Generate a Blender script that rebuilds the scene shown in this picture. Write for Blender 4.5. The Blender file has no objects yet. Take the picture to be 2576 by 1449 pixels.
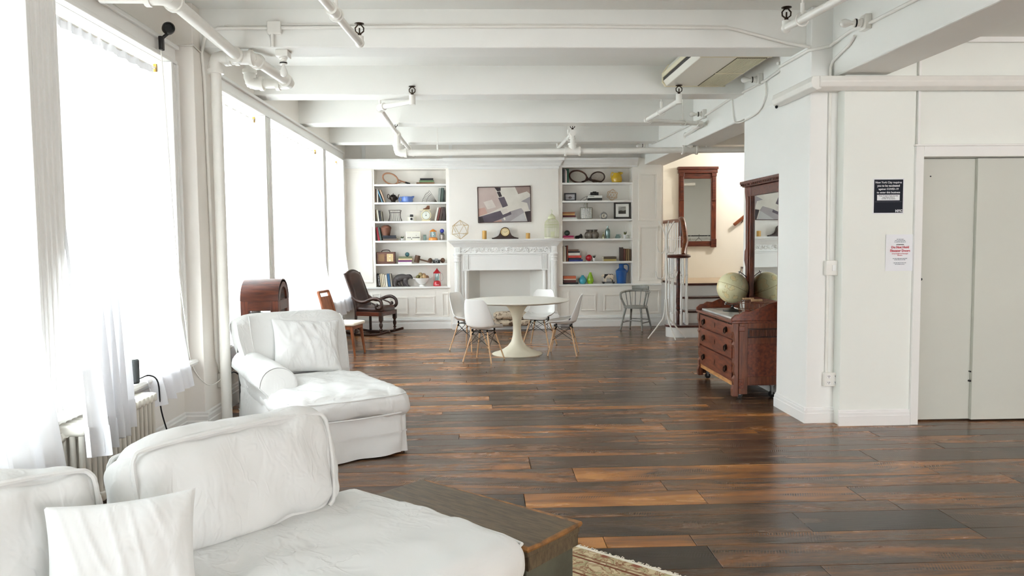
import bpy, bmesh, math, random
from mathutils import Vector, Matrix, noise
PI = math.pi
R = math.radians
rnd = random.Random(7)
SC = bpy.context.scene
COL = SC.collection

# ------------------------------------------------------------------ camera
F_PX, CX, CY, CAM_H = 1935.0, 1288.0, 724.5, 1.57
YAW, PITCH, ROLL = 0.0386842, 0.0630238, -0.0095993
_fwd = Vector((math.sin(YAW) * math.cos(PITCH), math.cos(YAW) * math.cos(PITCH), -math.sin(PITCH)))
_rt = Vector((math.cos(YAW), -math.sin(YAW), 0))
_up = _rt.cross(_fwd)
RT = math.cos(ROLL) * _rt + math.sin(ROLL) * _up
UP = -math.sin(ROLL) * _rt + math.cos(ROLL) * _up
FW = _fwd
CAMPOS = Vector((0, 0, CAM_H))
cd = bpy.data.cameras.new('camera')
cd.sensor_width = 36.0
cd.lens = F_PX / 2576.0 * 36.0
cd.clip_start = 0.05
cam = bpy.data.objects.new('camera', cd)
COL.objects.link(cam)
m3 = Matrix((RT, UP, -FW)).transposed()
cam.matrix_world = Matrix.Translation(CAMPOS) @ m3.to_4x4()
SC.camera = cam

# ------------------------------------------------------------------ light
SC.view_settings.view_transform = 'Standard'
SC.view_settings.look = 'None'
SC.view_settings.gamma = 1.0
SC.view_settings.use_curve_mapping = False
SC.view_settings.exposure = 0.84
SC.cycles.use_denoising = True
SC.cycles.max_bounces = 7
SC.cycles.diffuse_bounces = 5
SC.cycles.use_adaptive_sampling = True
SC.cycles.adaptive_threshold = 0.1
SC.cycles.glossy_bounces = 4
SC.cycles.transmission_bounces = 6
SC.cycles.transparent_max_bounces = 10
SC.cycles.caustics_reflective = False
SC.cycles.caustics_refractive = False
SC.cycles.sample_clamp_indirect = 6.0
world = bpy.data.worlds.new('overcast_sky')
SC.world = world
world.use_nodes = True
_wn = world.node_tree.nodes; _wl = world.node_tree.links
_bg = _wn['Background']
_tc = _wn.new('ShaderNodeTexCoord'); _sx = _wn.new('ShaderNodeSeparateXYZ'); _rp = _wn.new('ShaderNodeValToRGB')
_wl.new(_tc.outputs['Generated'], _sx.inputs[0]); _wl.new(_sx.outputs['Z'], _rp.inputs['Fac'])
_rp.color_ramp.elements[0].position = 0.0; _rp.color_ramp.elements[0].color = (0.985, 0.985, 1.0, 1)
_rp.color_ramp.elements[1].position = 1.0; _rp.color_ramp.elements[1].color = (0.93, 0.95, 1.0, 1)
_wl.new(_rp.outputs['Color'], _bg.inputs['Color'])
_bg.inputs['Strength'].default_value = 12.0

def portal(name, loc, rot, sx, sy):
    l = bpy.data.lights.new(name, 'AREA')
    l.shape = 'RECTANGLE'
    l.size, l.size_y = sx, sy
    l.cycles.is_portal = True
    o = bpy.data.objects.new(name, l)
    COL.objects.link(o)
    o.location = loc
    o.rotation_euler = rot
    return o

# window openings of the left wall: (y0, y1), all from sill to head
SILL, HEAD = 0.64, 2.95
XL_OUT = -2.86
LEFT_WIN = [(-1.3, 0.1), (0.4, 1.9), (2.3, 4.17), (4.46, 6.06), (6.92, 8.6), (8.82, 11.68), (11.88, 13.36)]
BACK_WIN = [(3.0, 4.2), (4.6, 6.0)]
for (a, b) in LEFT_WIN:
    portal('window_daylight', (XL_OUT, (a + b) / 2, (SILL + HEAD) / 2), (0, -PI / 2, 0), HEAD - SILL, b - a)
for (a, b) in BACK_WIN:
    portal('window_daylight', ((a + b) / 2, -4.44, (SILL + HEAD) / 2), (PI / 2, 0, 0), b - a, HEAD - SILL)

# ------------------------------------------------------------------ pixel helpers (a pixel gives a direction only)
def ray(px, py):
    return (px - CX) / F_PX * RT - (py - CY) / F_PX * UP + FW
def atz(px, py, z=0.0):
    d = ray(px, py); return CAMPOS + d * ((z - CAM_H) / d.z)
def aty(px, py, y):
    d = ray(px, py); return CAMPOS + d * (y / d.y)
def atx(px, py, x):
    d = ray(px, py); return CAMPOS + d * (x / d.x)

# ------------------------------------------------------------------ materials
MATS = {}
def new_mat(name):
    m = bpy.data.materials.new(name); m.use_nodes = True
    nt = m.node_tree
    return m, nt, nt.nodes['Principled BSDF']
def srgb(r, g, b):
    f = lambda c: (c / 255 / 12.92) if c / 255 <= 0.04045 else ((c / 255 + 0.055) / 1.055) ** 2.4
    return (f(r), f(g), f(b), 1)
def mat(name, rgb, rough=0.5, metal=0.0, var=0.0, scale=6.0, bump=0.0, bscale=None, stretch=None, rgb2=None, coat=0.0, spec=0.5, detail=4.0, ramp=(0.35, 0.7)):
    """plain material: base colour with soft noise variation (towards rgb2) and optional fine relief"""
    if name in MATS: return MATS[name]
    m, nt, p = new_mat(name)
    c1 = srgb(*rgb)
    p.inputs['Base Color'].default_value = c1
    p.inputs['Roughness'].default_value = rough
    p.inputs['Metallic'].default_value = metal
    p.inputs['Specular IOR Level'].default_value = spec
    if coat:
        p.inputs['Coat Weight'].default_value = coat
        p.inputs['Coat Roughness'].default_value = 0.12
    if var or bump or rgb2:
        tc = nt.nodes.new('ShaderNodeTexCoord'); mp = nt.nodes.new('ShaderNodeMapping')
        nt.links.new(tc.outputs['Object'], mp.inputs['Vector'])
        if stretch: mp.inputs['Scale'].default_value = stretch
        nz = nt.nodes.new('ShaderNodeTexNoise'); nz.inputs['Scale'].default_value = scale
        nz.inputs['Detail'].default_value = detail
        nt.links.new(mp.outputs[0], nz.inputs['Vector'])
        if var or rgb2:
            c2 = srgb(*rgb2) if rgb2 else tuple(max(0, c * (1 - var)) for c in c1[:3]) + (1,)
            rp = nt.nodes.new('ShaderNodeValToRGB')
            rp.color_ramp.elements[0].position = ramp[0]; rp.color_ramp.elements[1].position = ramp[1]
            rp.color_ramp.elements[0].color = c1; rp.color_ramp.elements[1].color = c2
            nt.links.new(nz.outputs['Fac'], rp.inputs['Fac'])
            nt.links.new(rp.outputs['Color'], p.inputs['Base Color'])
        if bump:
            nb = nt.nodes.new('ShaderNodeTexNoise'); nb.inputs['Scale'].default_value = bscale or scale * 4
            nb.inputs['Detail'].default_value = 4
            nt.links.new(mp.outputs[0], nb.inputs['Vector'])
            bp = nt.nodes.new('ShaderNodeBump'); bp.inputs['Strength'].default_value = bump; bp.inputs['Distance'].default_value = 0.01
            nt.links.new(nb.outputs['Fac'], bp.inputs['Height']); nt.links.new(bp.outputs['Normal'], p.inputs['Normal'])
    MATS[name] = m
    return m
def wood(name, rgb, rgb2, rough=0.35, stretch=(2, 12, 12), scale=3.0, coat=0.0, bump=0.15):
    return mat(name, rgb, rough, rgb2=rgb2, scale=scale, stretch=stretch, coat=coat, bump=bump, bscale=14, detail=6)

PAINT = mat('white_wall_paint', (245, 244, 240), 0.55, var=0.035, scale=1.3, bump=0.06, bscale=30)
PAINT_WALL = mat('warm_white_plaster', (246, 241, 234), 0.65, var=0.045, scale=0.9, bump=0.10, bscale=18)
PAINT_CEIL = mat('ceiling_white_paint', (244, 243, 238), 0.7, var=0.04, scale=0.8, bump=0.10, bscale=12)
PAINT_CREAM = mat('cream_stairwell_paint', (240, 235, 222), 0.7, var=0.03, scale=1.0, bump=0.05)
TRIM = mat('glossy_white_trim', (246, 245, 242), 0.32, var=0.03, scale=2.0, bump=0.05, bscale=25)
SHELFW = mat('bookcase_white_paint', (247, 242, 234), 0.45, var=0.03, scale=1.5)
PIPEW = mat('white_pipe_enamel', (240, 237, 230), 0.35, var=0.04, scale=8, bump=0.05)
RADW = mat('ivory_radiator_enamel', (232, 228, 218), 0.4, var=0.05, scale=8, bump=0.08)
ELEV = mat('elevator_door_paint', (213, 214, 204), 0.5, var=0.03, scale=1.5, bump=0.05)
BLACK = mat('black_plastic', (18, 18, 20), 0.4)
BLACKM = mat('black_metal', (22, 21, 20), 0.35, metal=0.6)
STEEL = mat('dull_steel', (150, 150, 150), 0.35, metal=0.9)
BRASS = mat('old_brass', (150, 118, 60), 0.35, metal=0.9)
GOLDW = mat('champagne_wire', (212, 186, 140), 0.3, metal=0.7)
MIRROR = mat('silvered_mirror', (235, 238, 236), 0.01, metal=1.0)
WHITEP = mat('white_plastic', (242, 241, 238), 0.28, coat=0.2)
PAPER = mat('book_pages', (226, 216, 194), 0.8, var=0.12, scale=60, stretch=(1, 1, 12))
def slip_mat():
    """white cotton: fine weave plus soft creases in the relief"""
    m, nt, p = new_mat('white_cotton_slipcover'); N = nt.nodes.new; Lk = nt.links.new
    p.inputs['Base Color'].default_value = srgb(229, 229, 227); p.inputs['Roughness'].default_value = .85; p.inputs['Specular IOR Level'].default_value = .2
    tc = N('ShaderNodeTexCoord'); mp = N('ShaderNodeMapping'); mp.inputs['Scale'].default_value = (1, 1.6, .8); mp.inputs['Rotation'].default_value = (.5, .3, .7); Lk(tc.outputs['Object'], mp.inputs['Vector'])
    h = None
    for sc_, amp in ((3.2, 1.0), (7.5, .45)):
        n = N('ShaderNodeTexNoise'); n.inputs['Scale'].default_value = sc_; n.inputs['Detail'].default_value = 2; n.inputs['Distortion'].default_value = .8; Lk(mp.outputs[0], n.inputs['Vector'])
        a = N('ShaderNodeMath'); a.operation = 'SUBTRACT'; a.inputs[1].default_value = .5; Lk(n.outputs['Fac'], a.inputs[0])
        b = N('ShaderNodeMath'); b.operation = 'ABSOLUTE'; Lk(a.outputs[0], b.inputs[0])
        c = N('ShaderNodeMapRange'); c.interpolation_type = 'SMOOTHSTEP'; c.inputs[1].default_value = 0; c.inputs[2].default_value = .09; c.inputs[3].default_value = amp; c.inputs[4].default_value = 0; Lk(b.outputs[0], c.inputs[0])
        if h is None: h = c.outputs[0]
        else:
            q = N('ShaderNodeMath'); q.operation = 'ADD'; Lk(h, q.inputs[0]); Lk(c.outputs[0], q.inputs[1]); h = q.outputs[0]
    # creases only in places
    ms = N('ShaderNodeTexNoise'); ms.inputs['Scale'].default_value = 2.3; Lk(tc.outputs['Object'], ms.inputs['Vector'])
    mr = N('ShaderNodeMapRange'); mr.inputs[1].default_value = .42; mr.inputs[2].default_value = .66; Lk(ms.outputs['Fac'], mr.inputs[0])
    mm = N('ShaderNodeMath'); mm.operation = 'MULTIPLY'; Lk(h, mm.inputs[0]); Lk(mr.outputs[0], mm.inputs[1])
    bp = N('ShaderNodeBump'); bp.inputs['Strength'].default_value = .38; bp.inputs['Distance'].default_value = .012; Lk(mm.outputs[0], bp.inputs['Height']); Lk(bp.outputs['Normal'], p.inputs['Normal'])
    return m
SLIP = slip_mat()
MAHOG = wood('mahogany_red_brown', (104, 48, 28), (58, 24, 15), 0.32, coat=0.15)
MAHOGV = wood('mahogany_upright_grain', (120, 58, 34), (70, 30, 18), 0.34, stretch=(12, 12, 2))
DRESS = wood('eastlake_walnut', (126, 62, 36), (78, 34, 20), 0.36, stretch=(12, 2, 12))
DRESSV = wood('eastlake_walnut_upright', (122, 66, 38), (82, 40, 24), 0.4, stretch=(14, 14, 2))
DARKW = wood('dark_rocker_wood', (66, 38, 24), (34, 20, 14), 0.38)
STAIRW = wood('stair_mahogany', (84, 34, 22), (48, 18, 12), 0.28, coat=0.2)
STAIRWL = wood('handrail_wood', (134, 72, 38), (96, 46, 24), 0.3, coat=0.2)
TEAK = wood('teak_chair_wood', (150, 84, 42), (110, 56, 26), 0.42, stretch=(10, 10, 2))
BEECH = wood('beech_dowel', (214, 178, 138), (196, 154, 112), 0.45, stretch=(14, 14, 2))
LEATHER = mat('oxblood_brown_leather', (62, 36, 28), 0.35, rgb2=(42, 24, 20), scale=5, bump=0.1, bscale=90)
CREAMT = mat('aged_cream_enamel', (234, 228, 206), 0.35, var=0.05, scale=4)
TABLETOP = mat('table_top_laminate', (236, 232, 222), 0.28, var=0.03, scale=3)
GREYW = mat('weathered_grey_paint', (142, 142, 136), 0.6, rgb2=(96, 88, 78), scale=14, bump=0.1, ramp=(0.5, 0.75))

def glass_mat(name, tint, fac=0.88, rough=0.03):
    """thin clear sheet: mostly see-through with a faint surface reflection"""
    if name in MATS: return MATS[name]
    m, nt, p = new_mat(name)
    out = nt.nodes['Material Output']
    tr = nt.nodes.new('ShaderNodeBsdfTransparent'); tr.inputs['Color'].default_value = srgb(*tint)
    gl = nt.nodes.new('ShaderNodeBsdfGlossy'); gl.inputs['Roughness'].default_value = rough
    mx = nt.nodes.new('ShaderNodeMixShader'); mx.inputs['Fac'].default_value = 1 - fac
    nt.links.new(tr.outputs[0], mx.inputs[1]); nt.links.new(gl.outputs[0], mx.inputs[2])
    nt.links.new(mx.outputs[0], out.inputs['Surface'])
    MATS[name] = m
    return m
GLASS = glass_mat('clear_window_glass', (246, 250, 250), 0.94)
JARGLASS = glass_mat('pale_aqua_bottle_glass', (205, 226, 226), 0.8)
def sheer_mat(name, thick, dfac):
    m, nt, p = new_mat(name)
    out = nt.nodes['Material Output']
    tr = nt.nodes.new('ShaderNodeBsdfTransparent'); tr.inputs['Color'].default_value = (1, 1, 1, 1)
    tl = nt.nodes.new('ShaderNodeBsdfTranslucent'); tl.inputs['Color'].default_value = srgb(246, 246, 248)
    df = nt.nodes.new('ShaderNodeBsdfDiffuse'); df.inputs['Color'].default_value = srgb(244, 244, 247)
    m1 = nt.nodes.new('ShaderNodeMixShader'); m1.inputs['Fac'].default_value = dfac
    m2 = nt.nodes.new('ShaderNodeMixShader'); m2.inputs['Fac'].default_value = thick
    nt.links.new(tl.outputs[0], m1.inputs[1]); nt.links.new(df.outputs[0], m1.inputs[2])
    nt.links.new(tr.outputs[0], m2.inputs[1]); nt.links.new(m1.outputs[0], m2.inputs[2])
    nt.links.new(m2.outputs[0], out.inputs['Surface'])
    return m
SHEER = sheer_mat('sheer_white_voile', 0.88, 0.66)
SHEERD = sheer_mat('dense_white_voile', 0.972, 0.88)

# ------------------------------------------------------------------ mesh builder
class MB:
    def __init__(s, M=None):
        s.v, s.f, s.mi, s.m, s.M = [], [], [], 0, M
    def add(s, vs, fs):
        o = len(s.v)
        if s.M is not None: vs = [s.M @ Vector(v) for v in vs]
        s.v.extend([tuple(v) for v in vs])
        for f in fs:
            s.f.append(tuple(i + o for i in f)); s.mi.append(s.m)
        return s
    def box(s, x0, y0, z0, x1, y1, z1):
        v = [(x, y, z) for z in (z0, z1) for y in (y0, y1) for x in (x0, x1)]
        return s.add(v, [(0, 2, 3, 1), (4, 5, 7, 6), (0, 1, 5, 4), (2, 6, 7, 3), (0, 4, 6, 2), (1, 3, 7, 5)])
    def cbox(s, c, size, rot=None):
        hx, hy, hz = size[0] / 2, size[1] / 2, size[2] / 2
        c = Vector(c)
        v = []
        for z in (-hz, hz):
            for y in (-hy, hy):
                for x in (-hx, hx):
                    p = Vector((x, y, z))
                    if rot is not None: p = rot @ p
                    v.append(c + p)
        return s.add(v, [(0, 2, 3, 1), (4, 5, 7, 6), (0, 1, 5, 4), (2, 6, 7, 3), (0, 4, 6, 2), (1, 3, 7, 5)])
    def frame(s, d):
        d = Vector(d).normalized()
        a = Vector((0, 0, 1)) if abs(d.z) < 0.9 else Vector((1, 0, 0))
        u = d.cross(a).normalized(); return u, d.cross(u).normalized()
    def cyl(s, p0, p1, r0, r1=None, n=12, cap=True):
        p0, p1 = Vector(p0), Vector(p1); r1 = r0 if r1 is None else r1
        u, w = s.frame(p1 - p0)
        v = []
        for p, r in ((p0, r0), (p1, r1)):
            for k in range(n):
                a = 2 * PI * k / n; v.append(p + (u * math.cos(a) + w * math.sin(a)) * r)
        f = [(k, (k + 1) % n, n + (k + 1) % n, n + k) for k in range(n)]
        f = [tuple(reversed(q)) for q in f]
        if cap: f += [tuple(range(n)), tuple(reversed(range(n, 2 * n)))]
        return s.add(v, f)
    def bar(s, p0, p1, w, h):
        """rectangular bar from p0 to p1; w sideways, h upwards"""
        p0, p1 = Vector(p0), Vector(p1); d = (p1 - p0).normalized()
        a = Vector((0, 0, 1)) if abs(d.z) < 0.95 else Vector((0, 1, 0))
        u = d.cross(a).normalized() * (w / 2); t = u.normalized().cross(d).normalized() * (h / 2)
        v = [p + i * u + j * t for p in (p0, p1) for j in (-1, 1) for i in (-1, 1)]
        return s.add(v, [(0, 1, 3, 2), (4, 6, 7, 5), (0, 4, 5, 1), (2, 3, 7, 6), (0, 2, 6, 4), (1, 5, 7, 3)])
    def tube(s, pts, r, n=8, closed=False, flat=1.0):
        pts = [Vector(p) for p in pts]; N = len(pts)
        rs = r if isinstance(r, (list, tuple)) else [r] * N
        u = None; v = []
        for i, p in enumerate(pts):
            if closed: d = pts[(i + 1) % N] - pts[i - 1]
            else: d = pts[min(i + 1, N - 1)] - pts[max(i - 1, 0)]
            d.normalize()
            if u is None: u, w = s.frame(d)
            else:
                u = (u - d * u.dot(d)).normalized(); w = d.cross(u).normalized()
            for k in range(n):
                a = 2 * PI * k / n; v.append(p + (u * math.cos(a) + w * math.sin(a) * flat) * rs[i])
        f = []
        for i in range(N if closed else N - 1):
            j = (i + 1) % N
            for k in range(n):
                f.append((i * n + k, i * n + (k + 1) % n, j * n + (k + 1) % n, j * n + k))
        if not closed: f += [tuple(reversed(range(n))), tuple(range((N - 1) * n, N * n))]
        return s.add(v, f)
    def lathe(s, prof, c=(0, 0, 0), n=24, axis=None, sx=1.0, sy=1.0):
        c = Vector(c); v = []; L = len(prof)
        if axis is not None: u, w = s.frame(axis); ax = Vector(axis).normalized()
        for r, z in prof:
            for k in range(n):
                a = 2 * PI * k / n
                if axis is None: v.append(c + Vector((r * math.cos(a) * sx, r * math.sin(a) * sy, z)))
                else: v.append(c + u * (r * math.cos(a)) + w * (r * math.sin(a)) + ax * z)
        f = []
        for i in range(L - 1):
            for k in range(n):
                f.append((i * n + k, i * n + (k + 1) % n, (i + 1) * n + (k + 1) % n, (i + 1) * n + k))
        f += [tuple(reversed(range(n))), tuple(range((L - 1) * n, L * n))]
        if axis is not None: pass
        return s.add(v, f)
    def sph(s, c, r, n=16, m=10, sc=(1, 1, 1)):
        c = Vector(c); v = [c + Vector((0, 0, -r * sc[2]))]
        for j in range(1, m):
            t = -PI / 2 + PI * j / m
            for k in range(n):
                a = 2 * PI * k / n
                v.append(c + Vector((r * math.cos(t) * math.cos(a) * sc[0], r * math.cos(t) * math.sin(a) * sc[1], r * math.sin(t) * sc[2])))
        v.append(c + Vector((0, 0, r * sc[2]))); T = len(v) - 1
        f = [(0, 1 + (k + 1) % n, 1 + k) for k in range(n)]
        for j in range(m - 2):
            b = 1 + j * n
            f += [(b + k, b + (k + 1) % n, b + n + (k + 1) % n, b + n + k) for k in range(n)]
        b = 1 + (m - 2) * n
        f += [(b + k, b + (k + 1) % n, T) for k in range(n)]
        return s.add(v, f)
    def prism(s, poly, axis, d0, d1):
        """polygon (list of pairs) in the plane across axis, pulled from d0 to d1; pairs are the two other axes in xyz order"""
        n = len(poly)
        def mk(a, b, d): return {'x': (d, a, b), 'y': (a, d, b), 'z': (a, b, d)}[axis]
        v = [mk(a, b, d0) for a, b in poly] + [mk(a, b, d1) for a, b in poly]
        f = [tuple(range(n)), tuple(reversed(range(n, 2 * n)))] + [(k, n + k, n + (k + 1) % n, (k + 1) % n) for k in range(n)]
        return s.add(v, f)
    def surf(s, fn, nu, nv, cu=False):
        v = [fn(i / nu, j / nv) for j in range(nv + 1) for i in range(nu + (0 if cu else 1))]
        w = nu if cu else nu + 1
        f = []
        for j in range(nv):
            for i in range(nu):
                i2 = (i + 1) % w
                f.append((j * w + i, j * w + i2, (j + 1) * w + i2, (j + 1) * w + i))
        return s.add(v, f)
    def flare(s, x0, x1, yf, yb, prof):
        """stepped moulding: rectangles that grow by offset o (front and both ends) at height z"""
        v = []
        for o, z in prof:
            v += [(x0 - o, yf - o, z), (x1 + o, yf - o, z), (x1 + o, yb, z), (x0 - o, yb, z)]
        f = [(3, 2, 1, 0)]
        for i in range(len(prof) - 1):
            b = 4 * i
            f += [(b + k, b + (k + 1) % 4, b + 4 + (k + 1) % 4, b + 4 + k) for k in range(4)]
        b = 4 * (len(prof) - 1); f.append((b, b + 1, b + 2, b + 3))
        return s.add(v, f)
    def cushion(s, c, size, r, n=14, bulge=0.0, wr=0.0, ws=4.0, seed=0.0, rot=None, corner=0.0):
        """soft box: rounded by r, bulging, with noise folds of height wr"""
        hx, hy, hz = size[0] / 2, size[1] / 2, size[2] / 2
        c = Vector(c); seen = {}; vs = []; fs = []
        def vert(p):
            key = (round(p[0], 5), round(p[1], 5), round(p[2], 5))
            if key in seen: return seen[key]
            q = Vector((p[0] * hx, p[1] * hy, p[2] * hz))
            inn = Vector((max(-hx + r, min(hx - r, q.x)), max(-hy + r, min(hy - r, q.y)), max(-hz + r, min(hz - r, q.z))))
            d = q - inn
            nrm = d.normalized() if d.length > 1e-7 else Vector((0, 0, 1))
            t = inn + nrm * r if d.length > 1e-7 else q
            b = (1 - p[0] ** 4) * (1 - p[1] ** 4) * (1 - p[2] ** 4)
            t = t + nrm * (bulge * ((1 - p[0] ** 2) * (1 - p[1] ** 2) if abs(p[2]) > .999 else (1 - p[1] ** 2) * (1 - p[2] ** 2) if abs(p[0]) > .999 else (1 - p[0] ** 2) * (1 - p[2] ** 2)))
            if wr:
                e = noise.noise(Vector((t.x * ws + seed, t.y * ws * 1.3, t.z * ws))) + .55 * noise.noise(Vector((t.x * ws * 2.6 + seed, t.y * ws * 2.2 + 3, t.z * ws * 2.7)))
                t = t + nrm * (wr * e)
            if corner:
                t = t * (1 + corner * (abs(p[0] * p[1]) ** 3))
            if rot is not None: t = rot @ t
            seen[key] = len(vs); vs.append(c + t); return seen[key]
        g = [math.sin((-1 + 2 * i / n) * PI / 2) * .35 + (-1 + 2 * i / n) * .65 for i in range(n + 1)]
        for ax in range(3):
            for sg in (-1, 1):
                for i in range(n):
                    for j in range(n):
                        q = []
                        for a, b in ((g[i], g[j]), (g[i + 1], g[j]), (g[i + 1], g[j + 1]), (g[i], g[j + 1])):
                            p = [0, 0, 0]; p[ax] = sg; p[(ax + 1) % 3] = a; p[(ax + 2) % 3] = b
                            q.append(vert(p))
                        fs.append(tuple(q) if sg > 0 else tuple(reversed(q)))
        return s.add(vs, fs)
    def mesh(s, name, mats, smooth=False):
        me = bpy.data.meshes.new(name)
        me.from_pydata(s.v, [], s.f)
        if len(s.f) < 60000:
            bm = bmesh.new(); bm.from_mesh(me); bmesh.ops.recalc_face_normals(bm, faces=bm.faces); bm.to_mesh(me); bm.free()
        for m in (mats if isinstance(mats, (list, tuple)) else [mats]): me.materials.append(m)
        if any(s.mi): me.polygons.foreach_set('material_index', s.mi)
        if smooth:
            me.polygons.foreach_set('use_smooth', [True] * len(me.polygons))
            me.set_sharp_from_angle(angle=R(smooth if smooth is not True else 40))
        me.update()
        return me
    def build(s, name, mats, parent=None, smooth=False, bevel=0.0, sub=0, seg=2):
        o = bpy.data.objects.new(name, s.mesh(name, mats, smooth))
        COL.objects.link(o)
        if parent is not None: o.parent = parent
        if bevel:
            b = o.modifiers.new('soft_edges', 'BEVEL'); b.width = bevel; b.segments = seg; b.limit_method = 'ANGLE'; b.angle_limit = R(35)
        if sub:
            q = o.modifiers.new('smooth', 'SUBSURF'); q.levels = sub; q.render_levels = sub
        return o
def Rz(a): return Matrix.Rotation(a, 3, 'Z')
def Rx(a): return Matrix.Rotation(a, 3, 'X')
def Ry(a): return Matrix.Rotation(a, 3, 'Y')
def tag(o, label, cat, group=None, kind=None):
    o['label'] = label; o['category'] = cat
    if group: o['group'] = group
    if kind: o['kind'] = kind
    return o
def thing(name, label, cat, loc=(0, 0, 0), rz=0.0, group=None):
    o = bpy.data.objects.new(name, None); COL.objects.link(o)
    o.empty_display_size = 0.1
    o.location = loc; o.rotation_euler = (0, 0, rz)
    return tag(o, label, cat, group)
def struct(o, label=None, cat=None):
    o['kind'] = 'structure'
    if label: o['label'] = label
    if cat: o['category'] = cat
    return o
def dup(root, loc=None, rz=None, label=None):
    def cp(o, par):
        c = o.copy(); COL.objects.link(c); c.parent = par
        for ch in list(o.children): cp(ch, c)
        return c
    r = cp(root, None)
    if loc is not None: r.location = loc
    if rz is not None: r.rotation_euler = (0, 0, rz)
    if label: r['label'] = label
    return r
def shared(name, me, parent, loc=(0, 0, 0), rot=(0, 0, 0)):
    o = bpy.data.objects.new(name, me); COL.objects.link(o); o.parent = parent; o.location = loc; o.rotation_euler = rot
    return o
FONTS = []
def lettering(name, txt, size, mt, parent, loc, rot=(PI / 2, 0, 0), align='CENTER', extr=0.0004, bold=0.0):
    c = bpy.data.curves.new(name, 'FONT'); c.body = txt; c.size = size; c.align_x = align; c.extrude = extr; c.offset = bold
    c.resolution_u = 2
    c.materials.append(mt)
    o = bpy.data.objects.new(name, c); COL.objects.link(o); o.parent = parent; o.location = loc; o.rotation_euler = rot
    FONTS.append(o)
    return o
def sm(pts, n=6):
    """catmull-rom through points"""
    P = [Vector(p) for p in pts]; P = [2 * P[0] - P[1]] + P + [2 * P[-1] - P[-2]]; out = []
    for i in range(1, len(P) - 2):
        for k in range(n):
            t_ = k / n; a, b_, c, d = P[i - 1], P[i], P[i + 1], P[i + 2]
            out.append(.5 * ((2 * b_) + (c - a) * t_ + (2 * a - 5 * b_ + 4 * c - d) * t_ * t_ + (3 * b_ - a - 3 * c + d) * t_ ** 3))
    return out + [P[-2]]
# ================================================================== SETTING
XL = -2.42            # room face of the window wall
YC = 13.62            # front of the built-in cabinets
YW = 13.96            # far wall behind the shelves
YB = 14.45            # back wall of the stairwell
YE = 6.2              # elevator wall
XG0, XG1 = 2.9, 3.3   # girder
ZC, ZS = 3.45, 3.14   # ceiling, underside of beams
ZG = 2.87             # underside of girder
XR, YN = 7.4, -4.0    # unseen right and rear walls

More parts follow.
